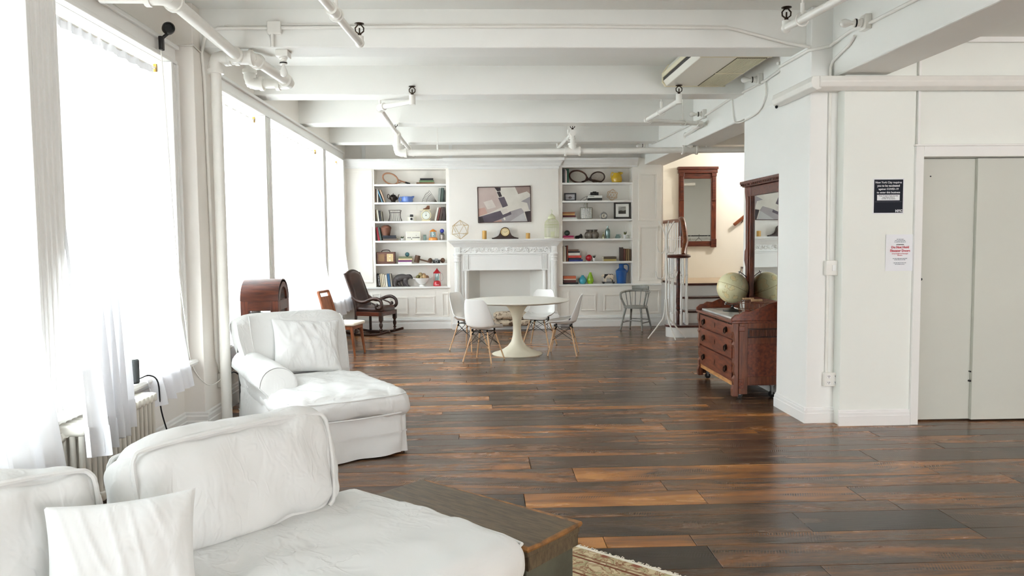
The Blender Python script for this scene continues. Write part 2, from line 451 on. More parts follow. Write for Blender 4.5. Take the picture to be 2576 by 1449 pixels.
def plank_mat():
    m, nt, p = new_mat('reclaimed_floorboard_wood')
    N = nt.nodes.new; Lk = nt.links.new
    tc = N('ShaderNodeTexCoord'); oi = N('ShaderNodeObjectInfo')
    cmb = N('ShaderNodeCombineXYZ'); mu1 = N('ShaderNodeMath'); mu1.operation = 'MULTIPLY'; mu1.inputs[1].default_value = 53.0
    mu2 = N('ShaderNodeMath'); mu2.operation = 'MULTIPLY'; mu2.inputs[1].default_value = 17.0
    Lk(oi.outputs['Random'], mu1.inputs[0]); Lk(oi.outputs['Random'], mu2.inputs[0])
    Lk(mu1.outputs[0], cmb.inputs[0]); Lk(mu2.outputs[0], cmb.inputs[1])
    va = N('ShaderNodeVectorMath'); va.operation = 'ADD'; Lk(tc.outputs['Object'], va.inputs[0]); Lk(cmb.outputs[0], va.inputs[1])
    mp = N('ShaderNodeMapping'); mp.inputs['Scale'].default_value = (.75, 3.4, 1.0); Lk(va.outputs[0], mp.inputs['Vector'])
    n1 = N('ShaderNodeTexNoise'); n1.inputs['Scale'].default_value = 1.5; n1.inputs['Detail'].default_value = 6; n1.inputs['Roughness'].default_value = 0.56; n1.inputs['Distortion'].default_value = 0.4
    Lk(mp.outputs[0], n1.inputs['Vector'])
    mp2 = N('ShaderNodeMapping'); mp2.inputs['Scale'].default_value = (2.5, 70.0, 1.0); Lk(va.outputs[0], mp2.inputs['Vector'])
    n2 = N('ShaderNodeTexNoise'); n2.inputs['Scale'].default_value = 2.0; n2.inputs['Detail'].default_value = 5; Lk(mp2.outputs[0], n2.inputs['Vector'])
    # saw marks across the board, only in patches
    mp3 = N('ShaderNodeMapping'); mp3.inputs['Rotation'].default_value = (0, 0, 0.35); Lk(va.outputs[0], mp3.inputs['Vector'])
    wv = N('ShaderNodeTexWave'); wv.inputs['Scale'].default_value = 22.0; wv.inputs['Distortion'].default_value = 1.2; wv.inputs['Detail'].default_value = 2; Lk(mp3.outputs[0], wv.inputs['Vector'])
    n3 = N('ShaderNodeTexNoise'); n3.inputs['Scale'].default_value = 2.6; n3.inputs['Detail'].default_value = 3; Lk(mp.outputs[0], n3.inputs['Vector'])
    mr = N('ShaderNodeMapRange'); mr.inputs[1].default_value = 0.56; mr.inputs[2].default_value = 0.7; Lk(n3.outputs['Fac'], mr.inputs[0])
    sm = N('ShaderNodeMath'); sm.operation = 'MULTIPLY'; Lk(wv.outputs['Fac'], sm.inputs[0]); Lk(mr.outputs[0], sm.inputs[1])
    sep = N('ShaderNodeSeparateColor'); Lk(oi.outputs['Color'], sep.inputs[0])
    def mad(a, k, c):
        q = N('ShaderNodeMath'); q.operation = 'MULTIPLY_ADD'; Lk(a, q.inputs[0]); q.inputs[1].default_value = k
        if isinstance(c, float): q.inputs[2].default_value = c
        else: Lk(c, q.inputs[2])
        return q.outputs[0]
    f = mad(n1.outputs['Fac'], 1.55, sep.outputs[0])
    f = mad(n2.outputs['Fac'], 0.32, f)
    f = mad(sm.outputs[0], -0.22, f)
    f = mad(f, 1.0, -.92)
    rp = N('ShaderNodeValToRGB'); cr = rp.color_ramp
    stops = [(0.0, (40, 33, 28)), (0.28, (74, 57, 44)), (0.5, (100, 72, 51)), (0.75, (150, 98, 53)), (1.0, (190, 132, 72))]
    cr.elements[0].position = 0; cr.elements[0].color = srgb(*stops[0][1])
    cr.elements[1].position = 1; cr.elements[1].color = srgb(*stops[-1][1])
    for q, c in stops[1:-1]:
        e = cr.elements.new(q); e.color = srgb(*c)
    Lk(f, rp.inputs['Fac']); Lk(rp.outputs['Color'], p.inputs['Base Color'])
    r_ = mad(n1.outputs['Fac'], 0.26, 0.12); Lk(r_, p.inputs['Roughness'])
    p.inputs['Specular IOR Level'].default_value = 0.4
    bp = N('ShaderNodeBump'); bp.inputs['Strength'].default_value = 0.18; bp.inputs['Distance'].default_value = 0.004
    h = mad(sm.outputs[0], -0.8, n2.outputs['Fac']); Lk(h, bp.inputs['Height']); Lk(bp.outputs['Normal'], p.inputs['Normal'])
    return m
PLANK = plank_mat()
SUBFL = mat('dark_subfloor', (24, 20, 17), 0.9, var=0.2)

b = MB(); b.box(XL - 0.3, YN - 0.3, -0.14, XR + 0.3, YB + 0.3, -0.02)
floor = struct(b.build('floor', SUBFL), 'dark reclaimed wood plank floor running across the loft', 'floor')
def plank(x0, x1, y0, y1, tone, mb=None):
    g = 0.0020; x0 += g; x1 -= g; y0 += g; y1 -= g
    cx, cy = (x0 + x1) / 2, (y0 + y1) / 2; hx, hy = (x1 - x0) / 2, (y1 - y0) / 2
    lift = rnd.uniform(-0.0008, 0.0)
    v = []
    for o, z in ((0, -0.02), (0, -0.0012 + lift), (0.0008, lift)):
        v += [(-hx + o, -hy + o, z), (hx - o, -hy + o, z), (hx - o, hy - o, z), (-hx + o, hy - o, z)]
    f = [(8, 9, 10, 11)] + [(k + a, (k + 1) % 4 + a, (k + 1) % 4 + a + 4, k + a + 4) for a in (0, 4) for k in range(4)]
    if mb is not None:
        mb.add([(x + cx, y + cy, z) for x, y, z in v], f); return
    q = MB(); q.add(v, f); o = q.build('floor_plank', PLANK, floor)
    o.location = (cx, cy, 0); o.color = (tone, tone, tone, 1)
# rows read from the photograph: (near edge y, [(joint x, tone up to it), ...], last tone)
ROWS = [
 (3.27, [(-0.2, .45), (1.6, .35)], .5), (3.53, [(1.13, .12), (2.9, .42)], .5), (3.80, [(0.62, .66), (1.08, .7), (2.6, .55)], .42),
 (3.945, [(1.75, .28), (2.6, .12), (3.9, .42)], .38), (4.233, [(0.2, .4), (2.4, .4)], .46), (4.407, [(0.24, .14), (1.32, .74), (2.27, .66)], .5),
 (4.661, [(-0.3, .4), (3.4, .5)], .3), (4.872, [(0.6, .46), (3.0, .66)], .56), (5.174, [(0.32, .5), (2.75, .3)], .36), (5.464, [(1.75, .55), (3.4, .45)], .44),
 (5.61, [(-0.6, .5), (2.2, .38)], .4), (5.822, [(1.2, .32), (3.1, .62)], .38), (6.0, [(-0.2, .5), (2.2, .66)], .48), (6.151, [(-1.2, .35), (1.5, .64)], .45), (6.405, None, 0)]
def fill_row(y0, y1, joints, last, x_end):
    x = XL
    for jx, t in joints:
        if jx >= x_end: break
        xs = [x]
        while jx - xs[-1] > 3.4: xs.append(xs[-1] + rnd.uniform(1.4, 2.4))
        xs.append(jx)
        for a, b_ in zip(xs, xs[1:]): plank(a, b_, y0, y1, t + rnd.uniform(-.05, .05))
        x = jx
    while x < x_end - 0.01:
        n = x + rnd.uniform(1.8, 3.2)
        if n > x_end - 0.7: n = x_end
        plank(x, n, y0, y1, last + rnd.uniform(-.08, .08)); x = n
for (y0, j, last), nxt in zip(ROWS, ROWS[1:]):
    fill_row(y0, nxt[0], j, last, 4.75)
y = 6.405
while y < 14.1:
    w = rnd.choice([.105, .12, .13, .145, .16, .18, .2])
    y1 = min(y + w, 14.16)
    xe = 2.75 if y < 6.95 else (2.92 if y < 8.45 else 4.4)
    js = []; x = XL + rnd.uniform(.3, 2.6)
    while x < xe - .6:
        js.append((x, rnd.choice([.22, .34, .42, .46, .52, .58, .66, .72]))); x += rnd.uniform(1.6, 3.1)
    fill_row(y, y1, js, rnd.choice([.3, .42, .5, .6]), xe); y = y1
q = MB(); y = -4.0
while y < 3.26:
    w = rnd.uniform(.13, .22); y1 = min(y + w, 3.27); x = XL
    while x < XR:
        n = min(x + rnd.uniform(1.6, 3.2), XR); plank(x, n, y, y1, .5, q); x = n
    y = y1
y = 3.27
while y < 6.15:
    q_w = rnd.uniform(.15, .22); y1 = min(y + q_w, 6.18); x = 4.75
    while x < XR:
        n = min(x + rnd.uniform(1.2, 2.2), XR); plank(x, n, y, y1, .5, q); x = n
    y = y1
o = q.build('floorboards', PLANK, floor); o['kind'] = 'stuff'; o.color = (.46, .46, .46, 1)

# ---- window wall
TH = 0.42
b = MB()
b.box(XL - TH, YN - .3, 0, XL, YB, SILL - .04)
b.box(XL - TH, YN - .3, HEAD, XL, YB, ZC)
ys = [YN - .3]
for a, c in LEFT_WIN: ys += [a, c]
ys.append(YB)
for a, c in zip(ys[::2], ys[1::2]): b.box(XL - TH, a, SILL - .04, XL, c, HEAD)
wall_left = struct(b.build('wall_left', PAINT_WALL), 'warm white plaster window wall along the loft', 'wall')
b = MB(); b.box(XL - .02, 6.26, 0, -2.255, 6.76, ZC)
struct(b.build('wall_pilaster', PAINT_WALL, bevel=.006), 'white plaster pilaster between the two window groups', 'pilaster')
def window(n, y0, y1):
    t = bpy.data.objects.new('window_%d' % n, None); COL.objects.link(t); t.location = (XL - .25, (y0 + y1) / 2, SILL)
    struct(t, ['tall sash window behind the camera', 'tall sash window left of the camera', 'tall sash window at the picture edge behind the sofa', 'tall sash window with the gathered curtain and black speaker', 'tall sash window between the standpipe and the arched case', 'wide sash window in the middle of the far window group', 'narrow sash window at the far corner by the rocking chair'][n - 1], 'window')
    h = HEAD - SILL; w = y1 - y0; hw = w / 2
    b = MB()
    b.box(-.06, -hw, 0, .06, -hw + .05, h); b.box(-.06, hw - .05, 0, .06, hw, h); b.box(-.06, -hw, h - .05, .06, hw, h); b.box(-.06, -hw, -.03, .06, hw, .035)
    b.build('window_frame', TRIM, t)
    zm = 1.86 - SILL
    for (z0, z1, dx, nm) in ((.035, zm + .025, .03, 'lower_sash'), (zm - .025, h - .05, -.02, 'upper_sash')):
        b = MB(); a = hw - .05
        b.box(dx - .02, -a, z0, dx + .02, -a + .055, z1); b.box(dx - .02, a - .055, z0, dx + .02, a, z1)
        b.box(dx - .02, -a + .055, z0, dx + .02, a - .055, z0 + .065); b.box(dx - .02, -a + .055, z1 - .05, dx + .02, a - .055, z1)
        so = b.build(nm, TRIM, t)
        b = MB(); b.box(dx - .002, -a + .05, z0 + .06, dx + .002, a - .05, z1 - .045); b.build('pane', GLASS, so)
    b = MB(); b.box(.02, -.045, zm + .02, .06, .045, zm + .045); b.build('sash_lock', BRASS, t)
    # room-side sill with moulded apron
    b = MB(); b.box(.06, -hw - .0, -.045, .33, hw + .0, -.005); b.build('window_sill', TRIM, t, bevel=.008)
    return t
for k, (a, c) in enumerate(LEFT_WIN): window(k + 1, a, c)
# casings: head board, stool and apron per window group, fluted boards between
def casing_board(name, y0, y1, z0, z1, flutes=4, label=None, d=.05):
    b = MB(); b.box(XL, y0 + .002, z0 + .001, XL + d, y1 - .002, z1 - .001)
    b.box(XL, y0, z0, XL + d + .022, y0 + .03, z1); b.box(XL, y1 - .03, z0, XL + d + .022, y1, z1)
    w = (y1 - y0 - .06) / (flutes * 2 + 1)
    for i in range(flutes):
        a = y0 + .03 + w * (2 * i + 1); b.box(XL, a, z0 + .002, XL + d + .012, a + w, z1 - .002)
    return struct(b.build(name, TRIM, None, bevel=.003), label, 'trim')
def group_trim(n, ya, yb, wins):
    b = MB()
    b.box(XL, ya + .001, HEAD + .004, XL + .05, yb - .001, HEAD + .125); b.box(XL, ya - .02, HEAD + .12, XL + .075, yb + .02, HEAD + .15); b.box(XL, ya, HEAD + .002, XL + .065, yb, HEAD + .03)
    struct(b.build('trim_%d' % n, TRIM, None, bevel=.004), 'moulded head casing above the %s windows' % ('near' if n == 1 else 'far'), 'trim')
    b = MB()
    prof = [(XL, SILL - .2), (XL + .03, SILL - .2), (XL + .035, SILL - .16), (XL + .05, SILL - .15), (XL + .05, SILL - .1), (XL + .075, SILL - .085), (XL + .08, SILL - .05), (XL + .125, SILL - .045), (XL + .135, SILL - .025), (XL + .125, SILL - .006), (XL, SILL - .006)]
    b.prism(prof, 'y', ya - .03, yb + .03)
    struct(b.build('trim_%d' % (n + 1), TRIM), 'moulded stool and apron under the %s windows' % ('near' if n == 1 else 'far'), 'trim')
group_trim(1, -1.5, 6.2, None); group_trim(3, 6.85, 13.46, None)
casing_board('trim_7', 4.17, 4.46, SILL - .01, HEAD, 4, 'wide fluted casing board between the two near windows')
casing_board('trim_8', 6.06, 6.2, SILL - .01, HEAD, 2, 'fluted casing board beside the pilaster')
casing_board('trim_9', 6.83, 6.92, SILL - .01, HEAD, 1, 'narrow casing board behind the standpipe')
casing_board('trim_10', 8.6, 8.82, SILL - .01, HEAD, 3, 'fluted casing board behind the arched case')
casing_board('trim_11', 11.68, 11.88, SILL - .01, HEAD, 3, 'fluted casing board near the side chair')
casing_board('trim_12', 13.36, 13.46, SILL - .01, HEAD, 1, 'narrow casing board at the far corner')
casing_board('trim_14', .1, .4, SILL - .01, HEAD, 4, 'casing board between windows behind the camera')
casing_board('trim_13', 1.9, 2.3, SILL - .01, HEAD, 5, 'casing board between windows beside the sofa')
# baseboard profile helper: poly in (out, z)
def bb_prof(h=.2, d=.028):
    return [(0, 0), (d, 0), (d, h * .62), (d * .8, h * .66), (d * .8, h * .82), (d * .45, h * .87), (d * .45, h * .95), (0, h)]
b = MB(); pr = bb_prof()
for (ya, yb, x) in ((YN, 6.26, XL), (6.26, 6.76, -2.255), (6.76, YC, XL)):
    b.prism([(x + o, z) for o, z in pr], 'y', ya, yb)
b.prism([(6.26 - o * .98, z) for o, z in pr], 'x', XL, -2.255 + .027)
b.prism([(6.76 + o * .98, z) for o, z in reversed(pr)], 'x', XL, -2.255 + .027)
struct(b.build('baseboard_left', TRIM), 'white moulded baseboard under the windows', 'baseboard')

# ---- outside: pale building across the street
FAC = mat('pale_facade_stone', (176, 186, 184), 0.8, var=0.1, scale=1.0)
FGL = mat('facade_window_glass', (96, 118, 120), 0.15)
tb = thing('street_building', 'pale grey building across the street seen through window gaps', 'building', (-17, 6, -9))
b = MB(); b.box(-4, -16, 0, 0, 18, 11.2); b.box(-4.2, -16.2, 11.2, .3, 18.2, 11.6); b.build('facade_wall', FAC, tb)
for i in range(12):
    for zz in (5.2, 8.4):
        b = MB(); b.box(-.05, -14.6 + i * 2.7, zz, .06, -13.2 + i * 2.7, zz + 2.1); o = b.build('facade_window', FAC, tb)
        g = MB(); g.box(.06, -14.5 + i * 2.7, zz + .1, .08, -13.3 + i * 2.7, zz + 2.0); g.build('pane', FGL, o)

# ---- rear and right walls (outside the frame), with rear windows
b = MB()
b.box(XL - TH, YN - TH, 0, XR + .3, YN, SILL); b.box(XL - TH, YN - TH, HEAD, XR + .3, YN, ZC)
xs = [XL - TH]
for a, c in BACK_WIN: xs += [a, c]
xs.append(XR + .3)
for a, c in zip(xs[::2], xs[1::2]): b.box(a, YN - TH, SILL, c, YN, HEAD)
struct(b.build('wall_rear', PAINT_WALL), 'white rear wall with tall windows', 'wall')
b = MB(); b.box(XR, YN, 0, XR + .3, YB + .3, ZC); struct(b.build('wall_right', PAINT_WALL), 'plain white right wall', 'wall')

# ---- ceiling, beams, girder
b = MB(); b.box(XL - TH, YN - TH, ZC, XR + .3, YB + .3, ZC + .2)
struct(b.build('ceiling', PAINT_CEIL), 'white painted ceiling between the beams', 'ceiling')
for k, yb in enumerate((-1.74, .3, 2.34, 4.38, 6.42, 8.46, 10.5, 12.54)):
    b = MB(); b.box(XL - .01, yb, ZS, XG0 + .01, yb + .32, ZC + .01)
    o = b.build('ceiling_beam', PAINT_CEIL, bevel=.012)
    struct(o, ['white ceiling beam near the rear wall', 'white ceiling beam behind the sofa', 'white ceiling beam above the sofa', 'white ceiling beam above the near windows', 'white ceiling beam carrying the long conduit', 'white ceiling beam beyond the hanging air conditioner', 'white ceiling beam above the dining table', 'white ceiling beam nearest the bookcases'][k], 'beam')
b = MB(); b.box(XG0, YN, ZG, XG1, YB, ZC + .01)
struct(b.build('ceiling_girder', PAINT_CEIL, bevel=.012), 'deep white girder running the length of the loft', 'girder')
b = MB(); b.box(XG1, 4.9, 3.17, XR, YE + .02, ZC)
struct(b.build('ceiling_soffit', PAINT_CEIL, bevel=.01), 'white dropped soffit above the elevator wall', 'soffit')
for k, yb in enumerate((8.7, 10.5, 12.54)):
    b = MB(); b.box(XG1 - .01, yb, ZS - (.06 if k == 2 else 0), XR, yb + .32, ZC + .01); struct(b.build('ceiling_beam', PAINT_CEIL), ['white beam behind the elevator shaft', 'white beam on the stair side of the girder', 'white beam over the stair landing'][k], 'beam')

# ---- column, elevator wall
b = MB(); b.box(2.72, 6.32, 0, 3.05, 6.985, ZC - .001)
struct(b.build('column', PAINT, bevel=.008), 'square white column beside the elevator wall', 'column')
b = MB(); b.box(2.904, 6.97, 0, XR, 8.45, ZC - .002)
struct(b.build('wall_shaft', PAINT), 'white wall behind the mirrored dresser', 'wall')
DX0, DX1, DH = 3.605, 5.2, 2.21
b = MB()
b.box(2.95, YE, 0, 3.54, 6.98, 3.2); b.box(3.54, YE + .02, DH + .08, DX1 + .08, 6.98, 3.2); b.box(DX1 + .08, YE, 0, XR, 6.98, 3.2); b.box(DX0 - .07, YE + .16, 0, DX1 + .1, 6.98, DH + .09)
struct(b.build('wall_elevator', mat('elevator_wall_paint', (243, 245, 238), .6, var=.035, scale=.9, bump=.08, bscale=20), bevel=.004), 'white wall around the elevator doors', 'wall')
b = MB(); b.box(3.556, YE - .012, DH + .085, 3.578, YE + .02, 3.17); struct(b.build('trim_20', PAINT, bevel=.003), 'vertical batten above the elevator frame corner', 'trim')
b = MB(); b.box(3.30, YE - .02, 3.13, XR, YE, 3.17); struct(b.build('trim_21', PAINT), 'thin white moulding at the top of the elevator wall', 'trim')
b = MB()
b.box(3.54, YE - .025, 0, DX0, YE + .02, DH + .085); b.box(DX0, YE - .025, DH, DX1 + .08, YE + .02, DH + .085); b.box(DX1, YE - .025, 0, DX1 + .08, YE + .02, DH)
b.box(DX0 - .02, YE, 0, DX0, YE + .16, DH); b.box(DX0 - .02, YE, DH, DX1, YE + .16, DH + .02)
b.box(3.53, YE - .033, DH + .085, DX1 + .1, YE + .01, DH + .1)
struct(b.build('trim_22', PAINT, bevel=.003), 'white painted frame around the elevator doors', 'trim')
td = bpy.data.objects.new('door_1', None); COL.objects.link(td); td.location = (DX0, YE + .1, 0); struct(td, 'pair of plain white sliding elevator door panels', 'door')
b = MB(); b.box(0, 0, .012, .53, .04, DH - .005); b.build('door_panel', ELEV, td, bevel=.003)
b = MB(); b.box(.51, -.035, .012, DX1 - DX0, .0, DH - .005); b.build('door_panel', ELEV, td, bevel=.003)
for (x, z, r, yy) in ((.13, 2.06, .006, -.001), (.008, 1.21, .012, -.102), (.002, .93, .008, -.102), (.0, .745, .006, -.102), (.503, .34, .008, -.02), (.505, .42, .006, -.02)):
    q = MB(); q.cyl((x - .0, yy - .006 if yy < -.09 else yy - .002, z), (x, yy + .03, z), r, n=8); q.build('bolt_hole', BLACK, td)
b = MB()
b.prism([(YE - o, z) for o, z in bb_prof(.13, .024)], 'x', 2.938, 3.539)
b.prism([(6.32 - o, z) for o, z in bb_prof(.13, .024)], 'x', 2.72 - .023, 2.95)
b.prism([(2.72 - o, z) for o, z in bb_prof(.1302, .0242)], 'y', 6.98, 6.32 - .0225)
struct(b.build('baseboard_column', TRIM), 'white moulded baseboard around the column and elevator wall', 'baseboard')
# raceway duct along the elevator wall and the column
b = MB()
rp = [(0, 2.745), (.05, 2.735), (.1, 2.76), (.115, 2.8), (.1, 2.845), (0, 2.85)]
b.prism([(YE + .0 - o, z) for o, z in rp], 'x', 2.70, XR)
b.box(2.70, YE - .03, 2.755, 2.96, 6.33, 2.835)
b.prism([(2.72 - o * .75, z) for o, z in rp], 'y', 6.95, YE - .09)
o = struct(b.build('wall_raceway', PIPEW, bevel=.006), 'rounded white cable duct around the column and elevator wall', 'cable duct')
q = MB(); q.sph((2.66, 6.9, 2.735), .014, 8, 6); q.build('end_screw', BLACKM, o)

# ---- far wall, stairwell walls
b = MB(); b.box(XL, YW, 0, 3.2, YW + .2, ZC); b.box(3.2, YC + .1, 0, 3.25, YB, ZC)
struct(b.build('wall_far', PAINT_WALL), 'white far wall behind the bookcases and chimney breast', 'wall')
for k, x in enumerate((-2.12, -.57)):
    b = MB(); b.box(x, YW - .02, 2.95, x + .06, YW, ZC); struct(b.build('trim_%d' % (24 + k), PAINT), ['slim batten on the far wall near the corner', 'slim batten on the far wall above the chimney breast'][k], 'trim')
b = MB(); b.box(3.2, YB, 0, XR + .3, YB + .2, ZC)
struct(b.build('wall_stair', PAINT_CREAM), 'cream stairwell wall behind the landing', 'wall')
# ================================================================== BUILT-INS ON THE FAR WALL
def mould(mb, x0, z0, x1, z1, y, w=.02, d=.012):
    for (o, ww, dd) in ((0, w, d), (w * .9, w * .6, d * .5)):
        mb.box(x0 + o, y - dd, z0 + o, x1 - o, y, z0 + o + ww); mb.box(x0 + o, y - dd, z1 - o - ww, x1 - o, y, z1 - o)
        mb.box(x0 + o, y - dd, z0 + o + ww, x0 + o + ww, y, z1 - o - ww); mb.box(x1 - o - ww, y - dd, z0 + o + ww, x1 - o, y, z1 - o - ww)
CHX0, CHX1 = aty(1130, 500, 13.58).x, aty(1405, 500, 13.58).x
BOOKCASES = {}
def bookcase(key, label, xa, xb, px0, px1, top_px, shelf_px, midpx, panels, tall_panels):
    t = thing('built_in_bookcase', label, 'bookcase', ((xa + xb) / 2, YC, 0), 0, 'built-in bookcases on the far wall')
    ox = (xa + xb) / 2
    L = lambda x: x - ox
    x0, x1 = aty(px0, 560, YC).x, aty(px1, 560, YC).x
    ztop = aty(midpx, top_px, YC).z
    zs = [aty(midpx, p, YC).z for p in shelf_px]
    zl = zs[-1]
    b = MB()
    b.box(L(xa), 0, zl, L(x0), .05, 2.99); b.box(L(x1), 0, zl, L(xb), .05, 2.99); b.box(L(x0), 0, ztop, L(x1), .05, 2.99)
    b.build('face_frame', SHELFW, t, bevel=.003)
    b = MB(); b.box(L(x0) - .03, .30, zl - .02, L(x1) + .03, .33, ztop + .03); b.build('back_panel', SHELFW, t)
    b = MB(); b.box(L(x0) - .03, .05, zl, L(x0), .31, ztop + .03); b.build('side_panel', SHELFW, t)
    b = MB(); b.box(L(x1), .05, zl, L(x1) + .03, .31, ztop + .03); b.build('side_panel', SHELFW, t)
    b = MB(); b.box(L(x0), .05, ztop, L(x1), .31, ztop + .03); b.build('top_panel', SHELFW, t)
    for z in zs[:-1]:
        b = MB(); b.box(L(x0), .006, z - .032, L(x1), .30, z); b.build('shelf', TRIM, t, bevel=.002)
    b = MB(); b.box(L(xa), -.035, zl - .03, L(xb), .31, zl); b.build('counter_ledge', TRIM, t, bevel=.006)
    b = MB(); b.box(L(xa), 0, .0, L(xb), .05, zl - .03); b.build('base_cabinet', SHELFW, t)
    for (pa, ya, pb, yb) in panels:
        A, B = aty(pa, yb, YC), aty(pb, ya, YC)
        b = MB(); mould(b, L(A.x), A.z, L(B.x), B.z, 0); b.build('cabinet_door', SHELFW, t, bevel=.002)
    for (pa, ya, pb, yb) in tall_panels:
        A, B = aty(pa, yb, YC), aty(pb, ya, YC)
        b = MB(); mould(b, L(A.x), A.z, L(B.x), B.z, 0, .03, .014); b.build('wall_panel', SHELFW, t, bevel=.002)
    b = MB()
    for (d, z0, z1) in ((.03, 0, .11), (.022, .11, .15), (.034, .15, .175), (.012, .175, .21)): b.box(L(xa), -d, z0, L(xb), 0, z1)
    b.build('plinth', TRIM, t, bevel=.003)
    b = MB()
    xe = L(min(xb, aty(1603, 410, YC).x)) if key == 'R' else L(xb)
    cp = [(0, 2.83), (.012, 2.835), (.014, 2.86), (.03, 2.875), (.05, 2.91), (.085, 2.945), (.095, 2.95), (.095, 2.985), (0, 2.99)]
    b.prism([(-o, z) for o, z in cp], 'x', L(xa), xe); b.build('cornice', TRIM, t)
    BOOKCASES[key] = dict(x0=x0, x1=x1, zs=zs)
    return t
bookcase('L', 'built-in white bookcase between the windows and the chimney breast', XL + .001, CHX0, 943, 1123, 426, (462.8, 508.6, 556, 605, 663.4, 721.5), 1030,
         [(936, 738, 957, 795), (980, 747, 1026, 791), (1044, 745, 1094, 791), (1113, 736, 1128, 797)], [(869, 428, 936, 556), (869, 570, 936, 712)])
bookcase('R', 'built-in white bookcase between the chimney breast and the stairs', CHX1, 3.2, 1415, 1591, 421, (459, 504.3, 551, 600.4, 657.5, 714.6), 1500,
         [(1410, 731, 1432, 794), (1460, 740, 1499, 782), (1519, 740, 1563, 782), (1586, 728, 1659, 789)], [(1606, 433, 1655, 555), (1606, 567, 1656, 706)])
# chimney breast
def fz(zx, zy, y):
    return aty(1100 + zx * .17598, 580 + zy * .17598, y)
_fa, _fb, _fz = fz(450, 600, 13.56).x, fz(1505, 600, 13.56).x, fz(900, 568, 13.56).z
b = MB(); b.box(CHX0, 13.58, 0, _fa, YW, 2.9); b.box(_fb, 13.58, 0, CHX1, YW, 2.9); b.box(_fa, 13.58, _fz, _fb, YW, 2.9); b.box(_fa, 13.88, 0, _fb, YW, _fz)
struct(b.build('wall_chimney_breast', PAINT_WALL), 'plain white chimney breast between the bookcases', 'wall')
b = MB(); b.flare(CHX0, CHX1, 13.575, YW, [(0, 2.8), (.01, 2.81), (.012, 2.845), (.04, 2.87), (.05, 2.9), (.085, 2.935), (.095, 2.94), (.1, 2.99)])
struct(b.build('trim_30', TRIM), 'white crown moulding along the top of the chimney breast', 'trim')

# fireplace mantel --------------------------------------------------
YM = 13.56
fx = lambda zx, y=YM: fz(zx, 600, y).x
zh = lambda zy, y=YM, zx=900: fz(zx, zy, y).z
fm = thing('fireplace_mantel', 'ornate white fireplace mantel with fluted columns and carved frieze', 'fireplace', ((fx(180) + fx(1785)) / 2, YM, 0))
OX = fm.location.x
X = lambda zx: fx(zx) - OX
# local y: 0 is the mantel face, negative towards the room
zt = zh(120)
b = MB(); b.flare(X(250), X(1705), -.03, .02, [(0, zh(238)), (.012, zh(225)), (.03, zh(205)), (.045, zh(190)), (.06, zh(178)), (.075, zh(176)), (.085, zh(160)), (.1, zh(150)), (.1, zh(143)), (.12, zh(138)), (.12, zt)])
b.build('mantel_shelf', TRIM, fm)
b = MB(); b.box(X(330), -.02, zh(325), X(1620), .02, zh(232)); b.build('frieze_board', TRIM, fm, bevel=.004)
# carved acanthus scrolls
b = MB(); zc, hh = zh(272), (zh(222) - zh(318)) / 2
nsc = 14; L0, L1 = X(340), X(1610)
for i in range(nsc):
    cx = L0 + (L1 - L0) * (i + .5) / nsc; sg = 1 if i % 2 else -1; rr = hh * .62
    pts = [(cx + rr * (1 - k / 16) * math.cos(sg * k * .62 + i), -.026 - .006 * math.sin(k * .9), zc + sg * hh * .12 + rr * (1 - k / 16) * math.sin(sg * k * .62 + i)) for k in range(14)]
    b.tube(pts, [.011 - .0004 * k for k in range(14)], 6)
    for k in range(5):
        a = k * 1.26 + i; b.sph((cx + hh * 1.05 * math.cos(a), -.024, zc + hh * .74 * math.sin(a)), .014, 7, 5, (1.4, .7, .8))
    b.sph((cx, -.03, zc + sg * hh * .12), .014, 8, 6)
b.sph((X(1000), -.03, zc), .028, 8, 6, (1, .6, 1.2))
b.build('frieze_carving', TRIM, fm, smooth=True)
b = MB(); b.box(X(335), -.035, zh(338), X(1620), .02, zh(322)); b.build('architrave', TRIM, fm, bevel=.003)
for side, (z0, z1) in enumerate(((250, 332), (1625, 1708))):
    cxx = (X(z0) + X(z1)) / 2; w = (X(z1) - X(z0)) / 2
    b = MB(); b.box(cxx - w, -.05, zh(322), cxx + w, .02, zh(232)); b.box(cxx - w - .012, -.062, zh(330), cxx + w + .012, .02, zh(318)); b.box(cxx - w * .5, -.056, zh(300), cxx + w * .5, -.05, zh(250)); b.build('corner_block', TRIM, fm, bevel=.003)
    b = MB(); ca = (cxx, -.02, 0)
    b.lathe([(.075, zh(330)), (.075, zh(345)), (.062, zh(352)), (.058, zh(372)), (.066, zh(380)), (.066, zh(392)), (.056, zh(396)), (.056, zh(428)), (.064, zh(432)), (.06, zh(442)), (.05, zh(444))][::-1], ca, 20); b.build('capital', TRIM, fm, smooth=35)
    b = MB(); n = 32
    zb = .3
    v = []
    for z, s_ in ((zb, 1.05), (zh(442), .94)):
        for k in range(n):
            a = 2 * PI * k / n; rr = (.055 if k % 2 else .049) * s_; v.append((cxx + rr * math.cos(a), -.02 + rr * math.sin(a), z))
    b.add(v, [(k, (k + 1) % n, n + (k + 1) % n, n + k) for k in range(n)]); b.build('fluted_column', TRIM, fm)
    b = MB(); b.lathe([(.075, .24), (.075, .255), (.066, .26), (.068, .28), (.058, .285), (.055, .302)], ca, 20); b.build('column_base', TRIM, fm, smooth=35)
    b = MB(); b.box(cxx - .085, -.11, .1, cxx + .085, .02, .24); b.box(cxx - .105, -.13, 0, cxx + .105, .02, .1); b.build('plinth_block', TRIM, fm, bevel=.004)
